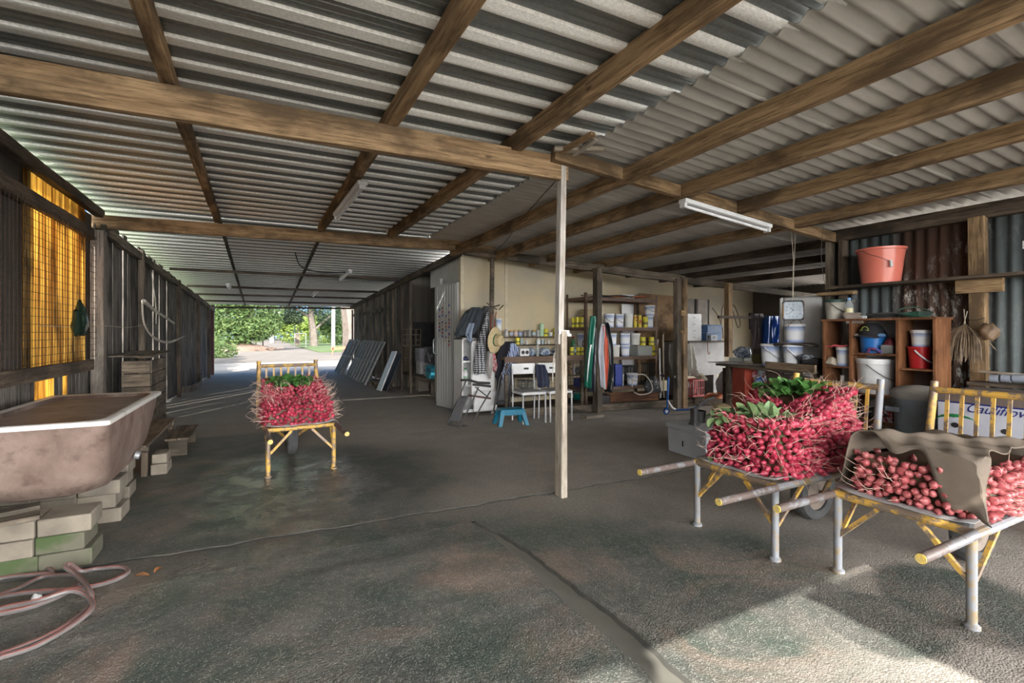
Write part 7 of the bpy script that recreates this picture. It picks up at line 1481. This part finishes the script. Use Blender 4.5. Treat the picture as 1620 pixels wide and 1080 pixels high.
def leaves(mb, c, r, n, s, shell=.55):
    for _ in range(n):
        d = Vector((rnd.gauss(0, 1), rnd.gauss(0, 1), rnd.gauss(0, 1))).normalized(); q = rnd.uniform(shell, 1.0)
        p = Vector((c[0] + d.x * r[0] * q, c[1] + d.y * r[1] * q, c[2] + d.z * r[2] * q))
        a = Vector((rnd.gauss(0, 1), rnd.gauss(0, 1), rnd.gauss(0, .7))).normalized(); b_ = a.orthogonal().normalized(); ss = s * rnd.uniform(.6, 1.3)
        mb.add([p - a * ss, p + b_ * ss * .45, p + a * ss, p - b_ * ss * .45], [(0, 1, 2, 3)])
def tree(name, label, cat, loc, trunk, balls, n, s, m, tm=None, group=None):
    t = T(name, label, cat, loc, group=group)
    if trunk:
        mb = MB()
        for pts, r0, r1 in trunk: mb.tube(cat_rom(pts, 3), [r0 + (r1 - r0) * i / (3 * (len(pts) - 1)) for i in range(3 * (len(pts) - 1) + 1)], 8)
        mb.build('trunk', tm or plain('bark', (0.07, 0.055, 0.045), (0.12, 0.10, 0.08), sc=4), t)
    mb = MB()
    for c, r in balls: leaves(mb, c, r, n, s)
    mb.build('crown', m, t, smooth=False)
    return t
def pos(u, d):   # ground point straight out from the camera at depth d
    a = (u - U0) / F; return ((SN + a * CS) * d, (CS - a * SN) * d)
x, y = pos(385, 36)
tree('broad_bush', 'wide leafy bush filling the paling side of the far opening', 'bush', (x, y, 0), [([(0, 0, 0), (.2, 0, 1.4), (.5, 0, 3)], .35, .15), ([(0, 0, 0), (-.6, .2, 1.5), (-1.2, 0, 3)], .25, .1)],
     [((-1.2, 0, 2.6), (2.0, 1.8, 1.9)), ((0.9, .3, 3.0), (1.9, 1.8, 1.8)), ((-.3, -.3, 3.9), (2.0, 1.8, 1.6)), ((-2.6, 1, 1.9), (1.5, 1.6, 1.6)), ((1.6, .5, 2.0), (1.1, 1, .9)), ((-.6, -1, 1.3), (2.3, 1, 1.1)), ((.9, -.8, 1.6), (1.5, 1, .9))], 1500, .15, L1)
x, y = pos(352, 26)
tree('low_shrub', 'low dark shrub beside the driveway at the corner of the far opening', 'bush', (x, y, 0), None, [((0, 0, .35), (.8, .9, .5)), ((-.7, .6, .7), (.9, .9, .8))], 500, .10, L1)
x, y = pos(431, 62)
gm = plain('pale_gum_bark', (0.36, 0.36, 0.35), (0.26, 0.25, 0.24), sc=2)
tree('gum_tree', 'pale-trunked forked tree in the distance beyond the gate', 'tree', (x, y, 0), [([(0, 0, 0), (-.1, 0, 2.5), (.5, 0, 6), (1.2, 0, 9)], .30, .18), ([(0, 0, 1.5), (.5, 0, 3.5), (2.2, 0, 5.6)], .16, .08)],
     [((1, 0, 9.5), (3, 2.5, 1.6)), ((2.0, 1, 6.5), (1.4, 1.4, .7))], 350, .22, L4, gm)
x, y = pos(497, 46)
tree('pine_tree', 'dark spreading evergreen with a bare trunk beyond the gate', 'tree', (x, y, 0), [([(0, 0, 0), (-.1, 0, 1.6), (-.3, 0, 3.4), (0, 0, 5.5)], .38, .2), ([(-.1, 0, 1.4), (.8, 0, 2.3), (1.6, 0, 3.0)], .13, .06), ([(-.2, 0, 2.6), (-1.6, 0, 3.5), (-3, 0, 3.9)], .13, .06)],
     [((-3.0, 0, 3.3), (1.5, 1.3, .8)), ((-.8, .5, 3.6), (1.6, 1.5, .8)), ((1.3, 0, 2.9), (1.5, 1.4, .9)), ((-1.9, 0, 2.5), (1.1, 1, .5)), ((.8, 0, 4.4), (1.8, 1.2, .9)), ((-2, 0, 4.4), (2, 1.2, .9))], 1000, .11, L2)
x, y = pos(541, 30)
tree('large_tree', 'massive rough trunk at the cool room side of the far opening', 'tree', (x + 1.0, y, 0), [([(0, 0, 0), (-.05, 0, 1.5), (-.25, 0, 3.0), (-.5, 0, 5)], 1.0, .75)], [((0, 0, 6.2), (2.5, 2.5, 1.2))], 300, .15, L4, plain('rough_trunk', (0.14, 0.11, 0.09), (0.08, 0.065, 0.055), sc=5))
bl = ['yellow-green bush behind the evergreen trunk', 'green bush behind the power pole', 'hazy bush beyond the gate in the distance', 'olive bush behind the forked pale tree', 'leafy bush behind the gate posts', 'far bush right beside the massive trunk']
for k, (u, d, hh, w_, m) in enumerate(((512, 58, 3.4, 3.0, L3), (545, 50, 3.2, 2.4, L1), (470, 75, 4.8, 4.2, L4), (440, 78, 5.6, 4.2, L4), (466, 62, 3.4, 2.4, L3), (556, 64, 5.6, 2.2, L4))):
    x, y = pos(u, d); tree('distant_bush', bl[k], 'bush', (x, y, 0), None, [((0, 0, hh * .45), (w_, w_, hh * .5)), ((-w_ * .5, 0, hh * .7), (w_ * .6, w_ * .6, hh * .3))], 900, .22, m)
x, y = pos(400, 88); tree('distant_bush', 'tall hazy trees behind the broad bush', 'bush', (x, y, 0), None, [((0, 0, 4), (9, 3, 4)), ((14, 4, 3), (10, 3, 3.2)), ((26, 4, 2.5), (8, 3, 2.8))], 2500, .3, L4)
# side hedge seen through the gaps between palings
for k, yy_ in enumerate((10.5, 13.5, 16.5, 19.5, 22.5, 25.5)):
    tree('side_hedge', 'bright green foliage showing through the gaps between the palings', 'hedge', (-3.5, yy_, 0), None, [((0, 0, 1.6), (1.0, 1.9, 2.1))], 1900, .12, L3, group='foliage behind the palings')
M_POLE = plain('grey_pole', (0.22, 0.22, 0.22), (0.16, 0.16, 0.16))
x, y = pos(527, 41); mb = MB(); mb.tube([(x, y, 0), (x + .05, y, 7)], [.17, .14], 10); tag(mb.build('power_pole', M_POLE), 'grey power pole standing on the grass beyond the drive', 'pole')
x, y = pos(404, 37); mb = MB()
for k in range(26):
    p = Vector((x - 4.2 + k * .22, y - 2 + rnd.uniform(-.4, .4), rnd.uniform(.02, .25))); a = rnd.uniform(0, 3.1); l = rnd.uniform(.3, .8)
    mb.tube([p - Vector((math.cos(a), math.sin(a), rnd.uniform(-.3, .3))) * l, p + Vector((math.cos(a), math.sin(a), .1)) * l], .05, 5)
mb.lathe([(2.9, -.03), (2.3, .3), (1.2, .5), (.01, .6)], (x - 1.5, y - 1.5, 0), 16, sy=.5)
tag(mb.build('brush_heap', plain('dead_brush', (0.16, 0.11, 0.085), (0.09, 0.065, 0.05)), smooth=False), 'heap of dead branches and earth under the broad bush', 'heap', kind='stuff')
# gate posts, wire gate frame, low barrier
gl = ['dark thin gate post beside the brush heap', 'thin gate post nearest the driveway on the bush side', 'green-topped gate post across the drive', 'second post across the drive beside the wooden gate panel']
for k, (u, d, hh) in enumerate(((405, 40, 1.9), (416, 40, 1.9), (466, 47, 2.1), (471, 47, 1.7))):
    x, y = pos(u, d); mb = MB(); mb.tube([(x, y, 0), (x, y, hh)], .06, 6); tag(mb.build('gate_post', plain('gate_green', (0.05, 0.09, 0.06)) if k == 2 else W_DARK), gl[k], 'post')
x, y = pos(475, 42); t = T('farm_gate', 'small pale-framed gate panel beside the green-topped post', 'gate', (x, y, 0))
mb = MB(); mb.beam((-.45, 0, 0), (-.45, 0, 1.25), .05, .05); mb.beam((.45, 0, 0), (.45, 0, 1.25), .05, .05); mb.beam((-.45, 0, 1.22), (.45, 0, 1.22), .05, .05); mb.build('frame', M_POLE, t)
mb = MB(); mb.bb((-.42, -.01, .2), (-.02, .01, 1.15)); mb.build('board_panel', W_GREY, t)
x, y = pos(538, 29); mb = MB(); mb.beam((x - .5, y, .35), (x + .8, y, .42), .05, .16); mb.beam((x - .45, y, 0), (x - .35, y, .75), .05, .05); mb.beam((x + .5, y, 0), (x + .5, y, .5), .05, .05)
tag(mb.build('low_barrier', plain('orange_red_paint', (0.55, 0.13, 0.06))), 'low orange-red barrier lying by the massive trunk', 'barrier')
